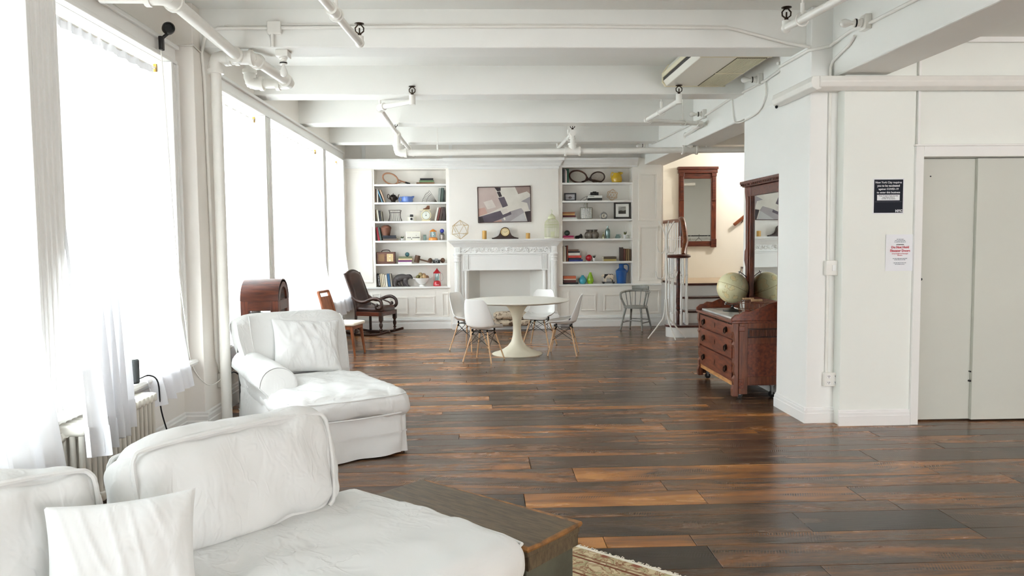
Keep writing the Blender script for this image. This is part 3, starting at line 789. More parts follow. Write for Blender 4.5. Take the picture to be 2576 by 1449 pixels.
# inner surround
b = MB()
b.box(X(335), -.005, 0, X(375), .02, zh(335)); b.box(X(1575), -.005, 0, X(1620), .02, zh(335)); b.box(X(375), -.0, zh(345), X(1575), .02, zh(335))
b.build('surround_board', TRIM, fm)
b = MB(); b.box(X(455), -.02, zh(568), X(1500), .02, zh(345)); mould(b, X(458), zh(562), X(1497), zh(352), -.02, .012, .008); b.build('over_panel', TRIM, fm, bevel=.002)
for (z0, z1) in ((372, 450), (1500, 1572)):
    a, c = X(z0), X(z1); w = c - a
    b = MB(); b.box(a, -.02, zh(560), c, .02, zh(340))
    for k in range(3): b.box(a + w * (.12 + .28 * k), -.03, zh(545), a + w * (.12 + .28 * k) + w * .18, -.02, zh(352))
    b.box(a - .012, -.035, zh(570), c + .012, .02, zh(550)); b.build('inner_pilaster', TRIM, fm, bevel=.002)
    b = MB(); b.cyl(((a + c) / 2, .005, .1), ((a + c) / 2, .005, zh(585)), .034, .03, 18); b.cyl(((a + c) / 2, .005, zh(590)), ((a + c) / 2, .005, zh(572)), .042, .042, 18); b.cyl(((a + c) / 2, .005, 0), ((a + c) / 2, .005, .1), .045, .045, 18); b.build('inner_column', TRIM, fm, smooth=35)
struct_fb = mat('firebox_grey_paint', (222, 220, 214), .6, var=.03, scale=3)
# firebox: a splayed shallow niche in front of the chimney breast face
xa, xb = X(450), X(1505); xc_, xd = X(605), X(1340)
b = MB(); zt2 = zh(568)
b.add([(xa, .02, .07), (xc_, .3, .07), (xc_, .3, zt2), (xa, .02, zt2)], [(0, 1, 2, 3)])
b.add([(xd, .3, .07), (xb, .02, .07), (xb, .02, zt2), (xd, .3, zt2)], [(0, 1, 2, 3)])
b.add([(xc_, .3, .07), (xd, .3, .07), (xd, .3, zt2), (xc_, .3, zt2)], [(0, 1, 2, 3)])
b.add([(xa, .0, .07), (xb, .0, .07), (xb, .3, .07), (xa, .3, .07)], [(0, 1, 2, 3)])
b.build('firebox_lining', struct_fb, fm)
b = MB(); b.box(X(330), -.2, 0, X(1630), .02, .075); b.build('hearth_slab', TRIM, fm, bevel=.006)

# cushions lying on the hearth
CUSHP = mat('patterned_linen', (196, 180, 158), .9, rgb2=(96, 74, 58), scale=16, ramp=(.5, .62), bump=.1)
for k, (pa, pb, z0, h, lb) in enumerate(((1232, 1330, .08, .1, 'tufted brown and cream floor cushion lying on the hearth'), (1243, 1326, .19, .12, 'beige branch-print cushion stacked on the hearth cushion'))):
    A, B = aty(pa, 810, 13.45), aty(pb, 810, 13.45)
    b = MB(); b.cushion((0, 0, h / 2), (B.x - A.x, .36 - .03 * k, h), h * .42, 10, .01, .008, 9, k * 5.0)
    o = b.build('hearth_cushion', CUSHP, None, smooth=60); o.location = ((A.x + B.x) / 2, 13.36, z0); o.rotation_euler = (0, 0, R(-3 + 5 * k))
    tag(o, lb, 'cushion')

# ================================================================== STAIRS
ZL = .81
ts = thing('staircase', 'white staircase with dark wooden treads and turned balusters', 'staircase', (3.3, 12.7, 0))
W = lambda x, y, z: (x - 3.3, y - 12.7, z)
def wb(mb, x0, y0, z0, x1, y1, z1): mb.box(x0 - 3.3, y0 - 12.7, z0, x1 - 3.3, y1 - 12.7, z1)
VC = aty(1706, 845, 12.12)   # centre of the volute
vx, vy = VC.x, 12.13
def bull(r, grow):           # outline of the bullnose step
    pts = [(vx - 3.3 + r * math.cos(a), vy - 12.7 + r * math.sin(a)) for a in [PI / 2 + PI * k / 10 for k in range(11)]]
    return pts + [(5.2 - 3.3, vy - r - 12.7), (5.2 - 3.3, vy + r - 12.7)]
b = MB(); b.prism(bull(.195, 0), 'z', 0, .16); b.build('riser', TRIM, ts, smooth=30)
b = MB(); b.prism(bull(.215, 0), 'z', .16, .19); b.build('tread', STAIRW, ts, smooth=30)
rises = [(.39, 12.28), (.6, 12.5)]
prev = .19
for z, yy in rises:
    b = MB(); wb(b, 3.3, yy, .0, 5.2, 12.8, z - .03); b.build('riser', TRIM, ts)
    b = MB(); wb(b, 3.27, yy - .03, z - .03, 5.2, 12.8, z); b.build('tread', STAIRW, ts, bevel=.008)
b = MB(); wb(b, 3.3, 12.7, 0, XR, YB, ZL - .03); wb(b, 3.201, YC + .02, 0, 3.299, YB, ZL - .035); b.build('landing_block', TRIM, ts)
LANDW = wood('landing_boards', (196, 176, 150), (170, 146, 120), .4)
b = MB(); wb(b, 3.27, 12.7, ZL - .03, XR, YB, ZL); b.build('landing_floor', LANDW, ts)
b = MB(); wb(b, 3.25, 12.665, ZL - .035, 5.2, 12.71, ZL + .002); wb(b, 3.25, 12.665, ZL - .035, 3.285, YB, ZL + .002); b.build('landing_nosing', STAIRW, ts, bevel=.006)
for k in range(6):
    z = ZL + .2 * (k + 1); x = 4.95 + .26 * k
    b = MB(); wb(b, x, 13.2, ZL, x + .27, YB, z - .03); b.build('riser', TRIM, ts)
    b = MB(); wb(b, x - .03, 13.2, z - .03, x + .26, YB, z); b.build('tread', STAIRW, ts)
def baluster_mesh(h, fat=1.0):
    m = MB()
    m.box(-.018 * fat, -.018 * fat, 0, .018 * fat, .018 * fat, h * .17)
    P = [(.013, .17), (.019, .185), (.012, .2), (.019, .22), (.012, .24), (.017, .255), (.021, .3), (.019, .4), (.014, .6), (.012, .7), (.018, .72), (.012, .735), (.018, .75), (.012, .765), (.013, .8), (.014, 1.0)]
    m.lathe([(r * fat, z * h) for r, z in P], n=10)
    return m.mesh('baluster', TRIM, 35)
bm1 = baluster_mesh(1.06); bm2 = baluster_mesh(1.02)
for k in range(7):
    a = 2 * PI * k / 7 + .3
    shared('baluster', bm1, ts, (vx - 3.3 + .145 * math.cos(a), vy - 12.7 + .145 * math.sin(a), .19), (0, 0, a))
for k in range(11): shared('baluster', bm2, ts, (.02, .1 + k * .152, ZL))
shared('baluster', baluster_mesh(1.1), ts, (.02, 12.38 - 12.7, .39)); shared('baluster', baluster_mesh(1.14), ts, (.02, 12.58 - 12.7, .6))
b = MB(); b.lathe([(.03, 0), (.034, .2), (.026, .22), (.034, .25), (.03, .3), (.036, .36), (.03, .7), (.028, .8), (.036, .83), (.028, .86), (.03, 1.06)], W(vx, vy, .19), 14); b.build('newel_post', STAIRW, ts, smooth=35)
b = MB(); b.lathe([(.16, 0), (.19, .012), (.195, .03), (.185, .05), (.15, .058)], W(vx, vy, 1.25), 28); b.build('volute_cap', STAIRW, ts, smooth=35)
rail = [(vx + .1, vy + .06, 1.29), (vx + .13, vy + .16, 1.34), (3.315, 12.42, 1.5), (3.32, 12.5, 1.66), (3.32, 12.58, 1.8), (3.32, 12.66, 1.87), (3.32, 12.76, 1.87)]
b = MB(); b.tube([W(*p) for p in rail], [.036, .042, .045, .045, .045, .042, .04], 10, flat=1.3); b.build('handrail_easing', STAIRWL, ts, smooth=60)
b = MB(); b.cyl(W(3.32, 12.72, 1.6), W(3.32, 12.72, 1.9), .036, .036, 12); b.build('landing_newel', STAIRW, ts, smooth=40)
b = MB(); wb(b, 3.285, 12.72, 1.83, 3.355, YB, 1.89); b.build('handrail', STAIRWL, ts, bevel=.014)
b = MB(); b.prism([(4.86 - 3.3, ZL), (5.0 - 3.3, ZL + .22), (6.4 - 3.3, ZL + 1.3), (6.4 - 3.3, ZL)], 'y', YB - .03 - 12.7, YB - 12.7); b.build('skirting_board', TRIM, ts)
# wall handrail of the upper flight
A = aty(1846, 566, 14.37); B = aty(1878, 540, 14.37); d = (B - A)
t = thing('wall_handrail', 'brown wooden handrail rising on the cream stairwell wall', 'handrail', tuple(A))
b = MB(); b.bar((0, 0, 0), tuple(d * 4.5), .045, .06); b.build('rail', STAIRWL, t, bevel=.012)
b = MB(); b.tube([(d.x * .7, .0, d.z * .7 - .02), (d.x * .7, .02, d.z * .7 - .07), (d.x * .7, .07, d.z * .7 - .09)], .01, 8); b.build('bracket', STAIRW, t)

# mirror on the stairwell wall
A, B = aty(1706, 420, 14.4), aty(1803, 622, 14.4)
mx0, mx1, mz0, mz1 = A.x, B.x, B.z, A.z
mt = thing('pier_mirror', 'tall mahogany framed mirror hanging on the cream stairwell wall', 'mirror', ((mx0 + mx1) / 2, YB, mz0))
w, h = (mx1 - mx0) / 2, mz1 - mz0
b = MB(); b.box(-w * .74, -.03, .12, w * .74, -.022, h - .22); b.build('mirror_glass', MIRROR, mt)
for s in (-1, 1):
    b = MB(); b.box(min(s * w * .95, s * w * .7), -.06, 0, max(s * w * .95, s * w * .7), 0, h - .1); b.build('side_stile', MAHOGV, mt, bevel=.006)
    b = MB(); b.box(min(s * w * .9, s * w * .74), -.08, h * .6, max(s * w * .9, s * w * .74), -.06, h * .88); b.box(min(s * w * .95, s * w * .7), -.09, h * .88, max(s * w * .95, s * w * .7), -.06, h - .1); b.box(min(s * w * .93, s * w * .72), -.085, h * .58, max(s * w * .93, s * w * .72), -.06, h * .6)
    b.build('carved_corbel', MAHOG, mt, bevel=.005)
    b = MB(); b.box(min(s * w * .96, s * w * .7), -.08, .0, max(s * w * .96, s * w * .7), -.06, .16); b.build('foot_block', MAHOG, mt, bevel=.005)
b = MB(); b.box(-w * .8, -.055, .02, w * .8, 0, .12); b.build('bottom_rail', MAHOG, mt, bevel=.006)
b = MB(); b.box(-w * .8, -.05, h - .22, w * .8, 0, h - .1); b.build('top_rail', MAHOG, mt, bevel=.006)
b = MB(); b.box(-w * 1.0, -.09, h - .12, w * 1.0, 0, h - .05); b.box(-w * 1.03, -.11, h - .05, w * 1.03, 0, h); b.build('crown', MAHOG, mt, bevel=.008)

# clothes rail and hangers behind the shaft wall (seen in that mirror)
t = thing('clothes_rail', 'black clothes rail on the shaft wall facing the stairs', 'clothes rail', (5.6, 8.75, 1.62))
b = MB(); b.cyl((-.75, 0, 0), (.75, 0, 0), .014, n=10); b.build('rail', BLACKM, t, smooth=True)
for s in (-.7, .7):
    b = MB(); b.bar((s, 0, 0), (s, -.3, 0), .02, .03); b.build('bracket', BLACKM, t)
for k in range(6):
    x = 5.6 - .55 + k * .22
    b = MB(); pts = [(0, .0, .02), (0, .025, .035), (0, .04, .01), (0, .02, -.02), (0, 0, -.05)]
    b.tube(pts, .004, 6); b.tube([(0, 0, -.05), (0, .2, -.16), (0, -.2, -.16), (0, 0, -.05)], .007, 6)
    o = b.build('clothes_hanger', WHITEP if k % 3 else BLACK, None, smooth=True); o.location = (x, 8.75, 1.62); o.rotation_euler = (0, 0, R(20 - 12 * k))
    tag(o, '%s clothes hanger on the rail behind the shaft wall' % ('black' if k % 3 == 0 else 'white'), 'hanger', 'clothes hangers on the rail')
# stairwell ceiling lamp (up the stair, out of view)
t = thing('ceiling_lamp', 'round white ceiling lamp over the upper stair flight', 'lamp', (5.6, 13.4, ZC))
b = MB(); b.lathe([(.02, -.14), (.12, -.12), (.15, -.05), (.13, 0)], n=24); b.build('lamp_shade', WHITEP, t, smooth=True)
ld = bpy.data.lights.new('stair_lamp', 'POINT'); ld.energy = 58; ld.color = (1.0, .96, .9); ld.shadow_soft_size = .12
lo = bpy.data.objects.new('stair_lamp_bulb', ld); COL.objects.link(lo); lo.parent = t; lo.location = (0, 0, -.3)

# coat rack
cr_x = aty(1676, 700, 11.84).x
t = thing('coat_rack', 'white metal coat stand with hooks in front of the stair railing', 'coat stand', (cr_x, 11.84, 0))
WIRE = mat('white_wire_enamel', (236, 234, 228), .35)
b = MB(); b.cyl((0, 0, .3), (0, 0, 1.75), .016, n=10); b.build('pole', WIRE, t, smooth=True)
for a in (R(190), R(285), R(352)):
    c, s = math.cos(a), math.sin(a)
    b = MB(); b.tube([(c * .016, s * .016, .62), (c * .03, s * .03, .4), (c * .06, s * .06, .3), (c * .3, s * .3, .012)], .011, 8); b.build('leg', WIRE, t, smooth=True)
for k, a in enumerate((R(185), R(-5), R(272))):
    c, s = math.cos(a), math.sin(a)
    P = lambda r, z: (c * r, s * r, z)
    b = MB(); b.tube(sm([P(.12, 1.83), P(.07, 1.74), P(.018, 1.6), P(.02, 1.42), P(.06, 1.34), P(.12, 1.36), P(.15, 1.44)], 5), .009, 8); b.build('hook', WIRE, t, smooth=True)
    b = MB(); b.tube(sm([P(.016, 1.22), P(.03, 1.0), P(.08, .94), P(.15, .97), P(.17, 1.05)], 5), .008, 8); b.build('hook', WIRE, t, smooth=True)
# ================================================================== PIPES AND CEILING HARDWARE
DECK = mat('sprinkler_bronze', (58, 44, 32), .4, metal=.7)
def sprinkler_head(parent, loc, up=1):
    x, y, z = loc
    b = MB()
    b.cyl((x, y, z), (x, y, z + .022), .014, n=10)
    for s in (-1, 1):
        b.tube([(x + s * .008, y, z + .018), (x + s * .03, y, z + .035), (x + s * .032, y, z + .06), (x + s * .012, y, z + .083)], .0055, 6)
    b.cyl((x, y, z + .02), (x, y, z + .06), .006, n=6); b.cyl((x, y, z + .08), (x, y, z + .09), .012, .03, n=14); b.cyl((x, y, z + .09), (x, y, z + .094), .036, n=14)
    return b.build('sprinkler_head', DECK, parent, smooth=35)
def run(parent, pts, r, name='pipe'):
    """straight pipe lengths with a fatter fitting at every inner corner"""
    for a, c in zip(pts, pts[1:]):
        b = MB(); b.cyl(a, c, r, n=14); b.build(name, PIPEW, parent, smooth=40)
    for p, a, c in zip(pts[1:-1], pts, pts[2:]):
        elbow(parent, p, a, c, r)
def elbow(parent, p, a, c, r):
    p = Vector(p); da = (Vector(a) - p).normalized(); dc = (Vector(c) - p).normalized(); k = r * 2.3
    b = MB()
    b.tube([p + da * k, p + da * k * .55 , p + (da + dc) * k * .12, p + dc * k * .55, p + dc * k], r * 1.28, 12)
    b.cyl(p + da * k * .95, p + da * k * 1.3, r * 1.5, n=14); b.cyl(p + dc * k * .95, p + dc * k * 1.3, r * 1.5, n=14)
    b.build('elbow', PIPEW, parent, smooth=50)
def tee(parent, p, d, r, side=None):
    p = Vector(p); d = Vector(d).normalized(); b = MB()
    b.cyl(p - d * r * 2.2, p + d * r * 2.2, r * 1.3, n=14)
    for s in (-1, 1): b.cyl(p + d * s * r * 2.0, p + d * s * r * 2.6, r * 1.55, n=14)
    if side is not None:
        sd = Vector(side).normalized(); b.cyl(p, p + sd * r * 2.2, r * 1.25, n=14); b.cyl(p + sd * r * 2.0, p + sd * r * 2.6, r * 1.5, n=14)
    return b.build('tee_fitting', PIPEW, parent, smooth=40)
def hanger(parent, p, top):
    x, y, z = p; b = MB(); b.cyl((x, y, z + .02), (x, y, top), .006, n=6); b.cyl((x, y, z + .03), (x, y, z + .11), .014, n=8)
    b.tube([(x, y, z) + Vector((0, 0, 0)) if 0 else (x + .045 * math.cos(a), y, z + .045 * math.sin(a)) for a in [2 * PI * k / 12 for k in range(12)]], .006, 6, True)
    b.build('hanger_rod', PIPEW, parent, smooth=40)
def P3(v, o): return tuple(Vector(v) - Vector(o))
# standpipe by the pilaster
o0 = (-2.15, 6.46, 0)
t = thing('standpipe', 'white vertical standpipe beside the pilaster with overhead branch', 'pipe', o0)
top = (-2.15, 6.46, 3.07)
run(t, [P3((-2.15, 6.46, 0.0), o0), P3(top, o0), P3((-1.86, 6.46, 3.07), o0), P3((-1.74, 7.24, 3.02), o0), P3((-2.11, 7.26, 3.02), o0), P3((-2.11, 7.26, ZC - .002), o0)], .043)
tee(t, P3((-1.96, 6.46, 3.07), o0), (1, 0, 0), .043, (.0, -1, 0))
run(t, [P3((-1.96, 6.46, 3.07), o0), P3((-1.9, 4.87, 3.07), o0), P3((-2.3, 4.87, 3.07), o0)], .043)
b = MB(); b.lathe([(.085, 0), (.085, .008), (.06, .016), (.05, .03)], n=20); b.build('floor_flange', PIPEW, t, smooth=35)
# main across the far end
ym = 10.9; zm = 2.79; o0 = (-1.16, ym, zm)
t = thing('sprinkler_main', 'long white sprinkler main crossing the room before the bookcases', 'pipe', o0)
xa = aty(1735, 378, ym).x; xr = aty(1440, 383, ym).x
run(t, [P3((-1.16, ym, 3.07), o0), P3((-1.16, ym, zm), o0), P3((5.0, ym, zm + .03), o0)], .043)
tee(t, P3((xr, ym, zm + .012), o0), (1, 0, 0), .043, (0, 0, 1)); tee(t, P3((xa, ym, zm + .022), o0), (1, 0, 0), .043, (0, 0, 1))
b = MB(); b.cyl(P3((xr, ym, zm), o0), P3((xr, ym, 3.04), o0), .034, n=12); b.build('riser_pipe', PIPEW, t, smooth=40)
b = MB(); b.cyl(P3((xa, ym, zm), o0), P3((xa, ym, 3.03), o0), .034, n=12); b.build('riser_pipe', PIPEW, t, smooth=40)
hanger(t, P3((aty(1777, 376, ym).x, ym, zm + .03), o0), ZG + .12 - zm); hanger(t, P3((-.6, ym, zm), o0), ZS + .0 - zm)
# left branch
zb = 3.06; o0 = (-1.16, 10.9, zb)
t = thing('sprinkler_branch', 'white sprinkler branch pipe on the window side with bent arm', 'pipe', o0)
run(t, [P3((-.73, 8.45, zb + .01), o0), P3((-1.13, 8.78, zb), o0), P3((-1.16, 10.9, zb), o0), P3((-1.17, 13.6, zb), o0)], .028)
b = MB(); b.cyl(P3((-.73, 8.45, zb - .03), o0), P3((-.73, 8.45, zb + .075), o0), .034, n=12); b.build('end_elbow', PIPEW, t, smooth=40)
sprinkler_head(t, P3((-.73, 8.45, zb + .075), o0)); sprinkler_head(t, P3((-1.155, 10.6, zb + .03), o0)); tee(t, P3((-1.16, 10.9, zb), o0), (0, 1, 0), .03, (0, 0, -1))
hanger(t, P3((-1.13, 8.86, zb), o0), .38); hanger(t, P3((-1.16, 12.6, zb), o0), .08)
b = MB(); b.cyl(P3((-1.17, 13.58, zb), o0), P3((-1.17, 13.66, zb), o0), .04, n=12); b.build('end_cap', PIPEW, t, smooth=40)
# middle branch
o0 = (xr, ym, 3.04)
t = thing('sprinkler_branch', 'short white sprinkler branch above the middle of the chimney breast', 'pipe', o0)
run(t, [P3((xr, ym - .08, 3.05), o0), P3((xr - .03, 13.2, 3.05), o0)], .028); tee(t, P3((xr, ym, 3.05), o0), (0, 1, 0), .03, (0, 0, -1))
sprinkler_head(t, P3((xr, ym - .02, 3.1), o0)); hanger(t, P3((xr - .01, 11.3, 3.05), o0), .4); hanger(t, P3((xr - .03, 12.75, 3.05), o0), .1)
b = MB(); b.cyl(P3((xr - .03, 13.2, 3.05), o0), P3((xr - .03, 13.27, 3.05), o0), .045, .03, n=12); b.build('end_cap', PIPEW, t, smooth=40)
# right branch
zb = 3.02
A = atz(1625, 303, zb); B = atz(1708, 254, zb); C = atz(1776, 311, zb); D = (xa, ym, zb); o0 = D
t = thing('sprinkler_branch', 'white zigzag sprinkler branch beside the girder', 'pipe', o0)
run(t, [P3(B, o0), P3(A, o0), P3((C.x - .05, C.y, zb), o0), P3((xa - .06, ym, zb), o0)], .027)
b = MB(); b.cyl(P3((B.x, B.y, zb - .03), o0), P3((B.x, B.y, zb + .07), o0), .034, n=12); b.build('end_elbow', PIPEW, t, smooth=40)
sprinkler_head(t, P3((B.x, B.y, zb + .07), o0))
hanger(t, P3((A.x + (B.x - A.x) * .5, A.y + (B.y - A.y) * .5, zb), o0), .42); hanger(t, P3((A.x + .5, A.y + (C.y - A.y) * .55, zb), o0), .42)
b = MB(); b.sph(P3((xa - .05, ym, zb), o0), .045, 12, 8); b.build('elbow', PIPEW, t, smooth=True)
# near branches at the top of the picture
A = atz(905, 108, 3.06); B = atz(815, 0, 3.06); Q = A + (B - A) * 3; o0 = tuple(A)
t = thing('sprinkler_branch', 'white sprinkler pipe entering at the top over the chaise', 'pipe', o0)
run(t, [(0, 0, 0), P3(Q, o0)], .028); b = MB(); b.sph((0, 0, 0), .036, 12, 8); b.cyl((0, 0, 0), (0, 0, .05), .03, n=12); b.build('end_elbow', PIPEW, t, smooth=40)
sprinkler_head(t, (0, 0, .05)); hanger(t, P3(A + (B - A) * .7, o0), .38); tee(t, P3(A + (B - A) * .78, o0), B - A, .027)
A = atz(1978, 70, 3.06); B = atz(2110, 0, 3.06); Q = A + (B - A) * 3; o0 = tuple(A)
t = thing('sprinkler_branch', 'white sprinkler pipe entering at the top beside the column', 'pipe', o0)
run(t, [(0, 0, 0), P3(Q, o0)], .028); b = MB(); b.sph((0, 0, 0), .036, 12, 8); b.cyl((0, 0, 0), (0, 0, .05), .03, n=12); b.build('end_elbow', PIPEW, t, smooth=40)
sprinkler_head(t, (0, 0, .05)); hanger(t, P3(A + (B - A) * .33, o0), .38)

# conduits, junction boxes and bare bulbs
BULB = mat('frosted_bulb_glass', (240, 238, 232), .25, coat=.3)
def bulb_fixture(label, loc, d, plate=(.1, .1, .03)):
    """square box with a lamp socket and bare bulb pointing along d"""
    t = thing('bare_bulb_lamp', label, 'light bulb', loc, 0, 'bare bulb lamps on the ceiling conduits'); d = Vector(d).normalized()
    b = MB(); b.cbox((0, 0, 0), plate); b.build('junction_box', PIPEW, t, bevel=.005)
    k = .5 * max(abs(d.x) * plate[0], abs(d.y) * plate[1], abs(d.z) * plate[2])
    b = MB(); b.lathe([(.034, k), (.034, k + .012), (.026, k + .016), (.024, k + .03), (.03, k + .034), (.027, k + .06)], axis=d, n=18); b.build('lamp_socket', PIPEW, t, smooth=35)
    b = MB(); b.cyl(d * (k + .04), d * (k + .05), .031, n=16); b.build('socket_ring', BLACKM, t)
    b = MB(); b.lathe([(.013, k + .058), (.015, k + .075), (.024, k + .095), (.031, k + .115), (.031, k + .13), (.025, k + .147), (.012, k + .157), (.001, k + .159)], axis=d, n=18); b.build('glass_bulb', BULB, t, smooth=True)
    return t
yf = 6.42
bx = aty(692, 72, yf)
t = thing('junction_box', 'square white junction box on the beam face above the bulb', 'junction box', (bx.x, yf, bx.z))
b = MB(); b.box(-.055, -.045, -.05, .055, 0, .05); b.build('box_cover', PIPEW, t, bevel=.006)
b = MB(); b.cyl((-.02, -.02, -.05), (-.02, -.02, -.15), .014, n=10); b.build('conduit_stub', PIPEW, t, smooth=True)
bulb_fixture('bare bulb hanging under the conduit beam near the standpipe', (bx.x + .03, 6.54, ZS - .025), (0, 0, -1), (.1, .13, .05))
def wire(name, label, cat, pts, r, mt=PIPEW, clips=()):
    b = MB(); b.tube(pts, r, 8)
    for c in clips: b.cbox(c, (.02, .02, .02))
    o = b.build(name, mt, None, smooth=60); return tag(o, label, cat)
zc_ = bx.z
pts = [(-2.235, 6.6, 0.45), (-2.235, 6.5, .6), (-2.24, 6.45, 2.9), (-2.24, 6.41, 3.1), (-2.2, 6.4, 3.24), (-2.1, 6.4, zc_ - .002), (-1.9, 6.4, zc_), (bx.x - .05, 6.4, zc_)]
wire('wall_conduit', 'white conduit climbing the pilaster to the junction box', 'conduit', pts, .014)
pA = aty(1830, 70, 6.4); pB = aty(2030, 106, 6.3)
wire('ceiling_conduit', 'long white conduit running along the face of the nearest visible beam', 'conduit', [(bx.x + .05, 6.4, zc_), (-.5, 6.4, zc_ + .012), (.8, 6.4, zc_ + .015), (pA.x, 6.4, pA.z), (pA.x + .1, 6.4, pA.z - .02), (2.55, 6.39, 3.17), (2.71, 6.31, 3.12)], .014, PIPEW, [(-.9, 6.405, zc_ + .008), (.3, 6.405, zc_ + .013), (1.5, 6.405, zc_ + .013)])
wire('ceiling_cable', 'thin dark-edged cable lying on top of the beam conduit', 'cable', [(-2.05, 6.405, zc_ + .02), (bx.x - .06, 6.41, zc_ + .022), (bx.x + .06, 6.41, zc_ + .03), (-.4, 6.41, zc_ + .032), (.9, 6.41, zc_ + .034), (pA.x, 6.41, pA.z + .018)], .006)
# conduit along the girder face with bulbs
XF = XG0 - .016
zg = lambda px, py: atx(px, py, XF)
g = [zg(*p) for p in ((1640, 362), (1690, 337), (1745, 310), (1840, 247), (1925, 203))]
wire('girder_conduit', 'white conduit along the far girder face linking the bulbs', 'conduit', [tuple(p) for p in g] + [(2.86, 7.1, 3.17), (2.7, 6.99, 3.14)], .014)
wire('girder_conduit', 'white conduit along the near girder face above the elevator', 'conduit', [(2.705, 6.95, 3.1), (2.705, 6.34, 3.1), (2.74, 6.3, 3.1), (2.86, 6.28, 3.12), (XF, 6.15, 3.15), tuple(zg(2140, 78)), tuple(zg(2200, 52)), tuple(zg(2400, -50))], .014)
wire('column_conduit', 'white conduit bending down the column into the raceway', 'conduit', [tuple(zg(2150, 90)), (XF, 6.0, 3.06), (2.885, 6.28, 3.0), (2.875, 6.3, 2.95), (2.873, 6.3, 2.85)], .012)
wire('girder_cable', 'white cable looping below the girder edge near the dresser mirror', 'cable', sm([tuple(zg(1842, 248)), tuple(zg(1846, 300)), tuple(zg(1856, 309)), tuple(zg(1880, 300)), tuple(zg(1910, 278)), tuple(zg(1926, 240)), tuple(zg(1926, 205))], 6), .008)
for px, py, lb in ((1912, 200, 'bare bulb on the girder beside the air conditioner'), (1772, 287, 'bare bulb on the girder above the zigzag pipe'), (1628, 366, 'bare bulb on the girder closest to the bookcase'), (2180, 57, 'bare bulb on the girder above the elevator wall')):
    p = zg(px, py)
    bulb_fixture(lb, (XG0 - .026, p.y, p.z), (-1, .12, 0), (.05, .1, .11))
# raceway drop, switch and outlet on the column front
yq = 6.32
sw = [aty(2070, 655, yq), aty(2112, 692, yq), aty(2068, 935, yq), aty(2107, 970, yq)]
cxq = aty(2079, 800, yq).x
wire('switch_conduit', 'white conduit dropping from the duct to the switch and outlet', 'conduit', [(cxq - .005, yq - .012, 2.75), (cxq - .005, yq - .012, 2.2), (cxq, yq - .012, 1.4), (cxq, yq - .012, .42)], .013)
t = thing('light_switch', 'square white surface-mounted light switch on the column', 'light switch', ((sw[0].x + sw[1].x) / 2, yq, (sw[0].z + sw[1].z) / 2))
b = MB(); b.box(-.066, -.05, -.062, .066, 0, .062); b.build('switch_box', PIPEW, t, bevel=.005)
b = MB(); b.box(-.016, -.056, -.025, .016, -.05, .025); b.build('rocker', WHITEP, t, bevel=.002)
t = thing('wall_outlet', 'white four-gang power outlet low on the column', 'outlet', ((sw[2].x + sw[3].x) / 2, yq, (sw[2].z + sw[3].z) / 2))
b = MB(); b.box(-.066, -.045, -.058, .066, 0, .058); b.build('outlet_box', PIPEW, t, bevel=.004)
for sx in (-.03, .03):
    for sz in (-.026, .026):
        b = MB(); b.box(sx - .018, -.049, sz - .016, sx + .018, -.045, sz + .016); o = b.build('socket', WHITEP, t, bevel=.002)
        q = MB(); q.box(sx - .009, -.0495, sz - .002, sx - .005, -.0488, sz + .009); q.box(sx + .005, -.0495, sz - .002, sx + .009, -.0488, sz + .009); q.box(sx - .003, -.0495, sz - .011, sx + .003, -.0488, sz - .006); q.build('slot', BLACK, o)
# air conditioner hung between the beams
ax0, ax1, ay0, ay1, az = 1.965, 2.63, 6.95, 8.32, 3.195
t = thing('air_conditioner', 'cream ceiling air conditioner hung between the beams', 'air conditioner', ((ax0 + ax1) / 2, (ay0 + ay1) / 2, az))
w, l = (ax1 - ax0) / 2, (ay1 - ay0) / 2
ACC = mat('cream_plastic_housing', (226, 216, 186), .4, var=.03); ACW = mat('white_plastic_housing', (232, 228, 216), .4)
b = MB(); b.prism([(-w + .03, 0), (w, 0), (w, .22), (-w + .06, .22), (-w, .13), (-w, .05)], 'y', -l + .03, l - .03); b.build('housing', ACW, t, bevel=.006)
for s in (-1, 1):
    b = MB(); b.prism([(-w + .02, -.006), (w + .01, -.006), (w + .01, .228), (-w + .05, .228), (-w - .012, .14), (-w - .012, .04)], 'y', s * l - .03 * (s > 0) , s * l + .03 * (s < 0)); b.build('end_cap', ACC, t, bevel=.006)
b = MB(); b.prism([(-w - .004, .055), (-w - .004, .125), (-w + .004, .125), (-w + .004, .055)], 'y', -l + .04, l - .04); b.build('air_outlet', BLACK, t)
b = MB(); b.box(-w - .016, -l + .04, .085, -w - .002, l - .04, .13); b.build('louver', ACC, t, bevel=.004)
b = MB(); b.box(w * .1, -l + .05, -.006, w - .02, l - .05, .0); b.build('grille_shade_plate', mat('grille_painted_shade', (92, 84, 62), .6), t)  # flat plate, shade between the slats painted as a dark colour
sl = MB(); sl.box(-.0042, -l + .055, -.009, .0042, l - .055, -.003); sm_ = sl.mesh('grille_slat', ACC)
n = 17
for k in range(n): shared('grille_slat', sm_, t, (w * .1 + .012 + (w * .9 - .045) * k / (n - 1), 0, 0))
b = MB(); b.box(w * .1, -.012, -.011, w - .02, .012, -.004); b.build('grille_bar', ACC, t)
for sx in (-.2, .2):
    for sy in (-.5, .5):
        b = MB(); b.cyl((sx, sy, .2), (sx, sy, ZC - az), .006, n=6); b.build('hanging_rod', STEEL, t)
b = MB(); b.tube([(w - .02, -l + .1, .13), (w + .05, -l + .08, .13), (w + .12, -l - .0, .08), (w + .26, -l + .05, .02)], .025, 8); b.build('drain_pipe', PIPEW, t, smooth=True)
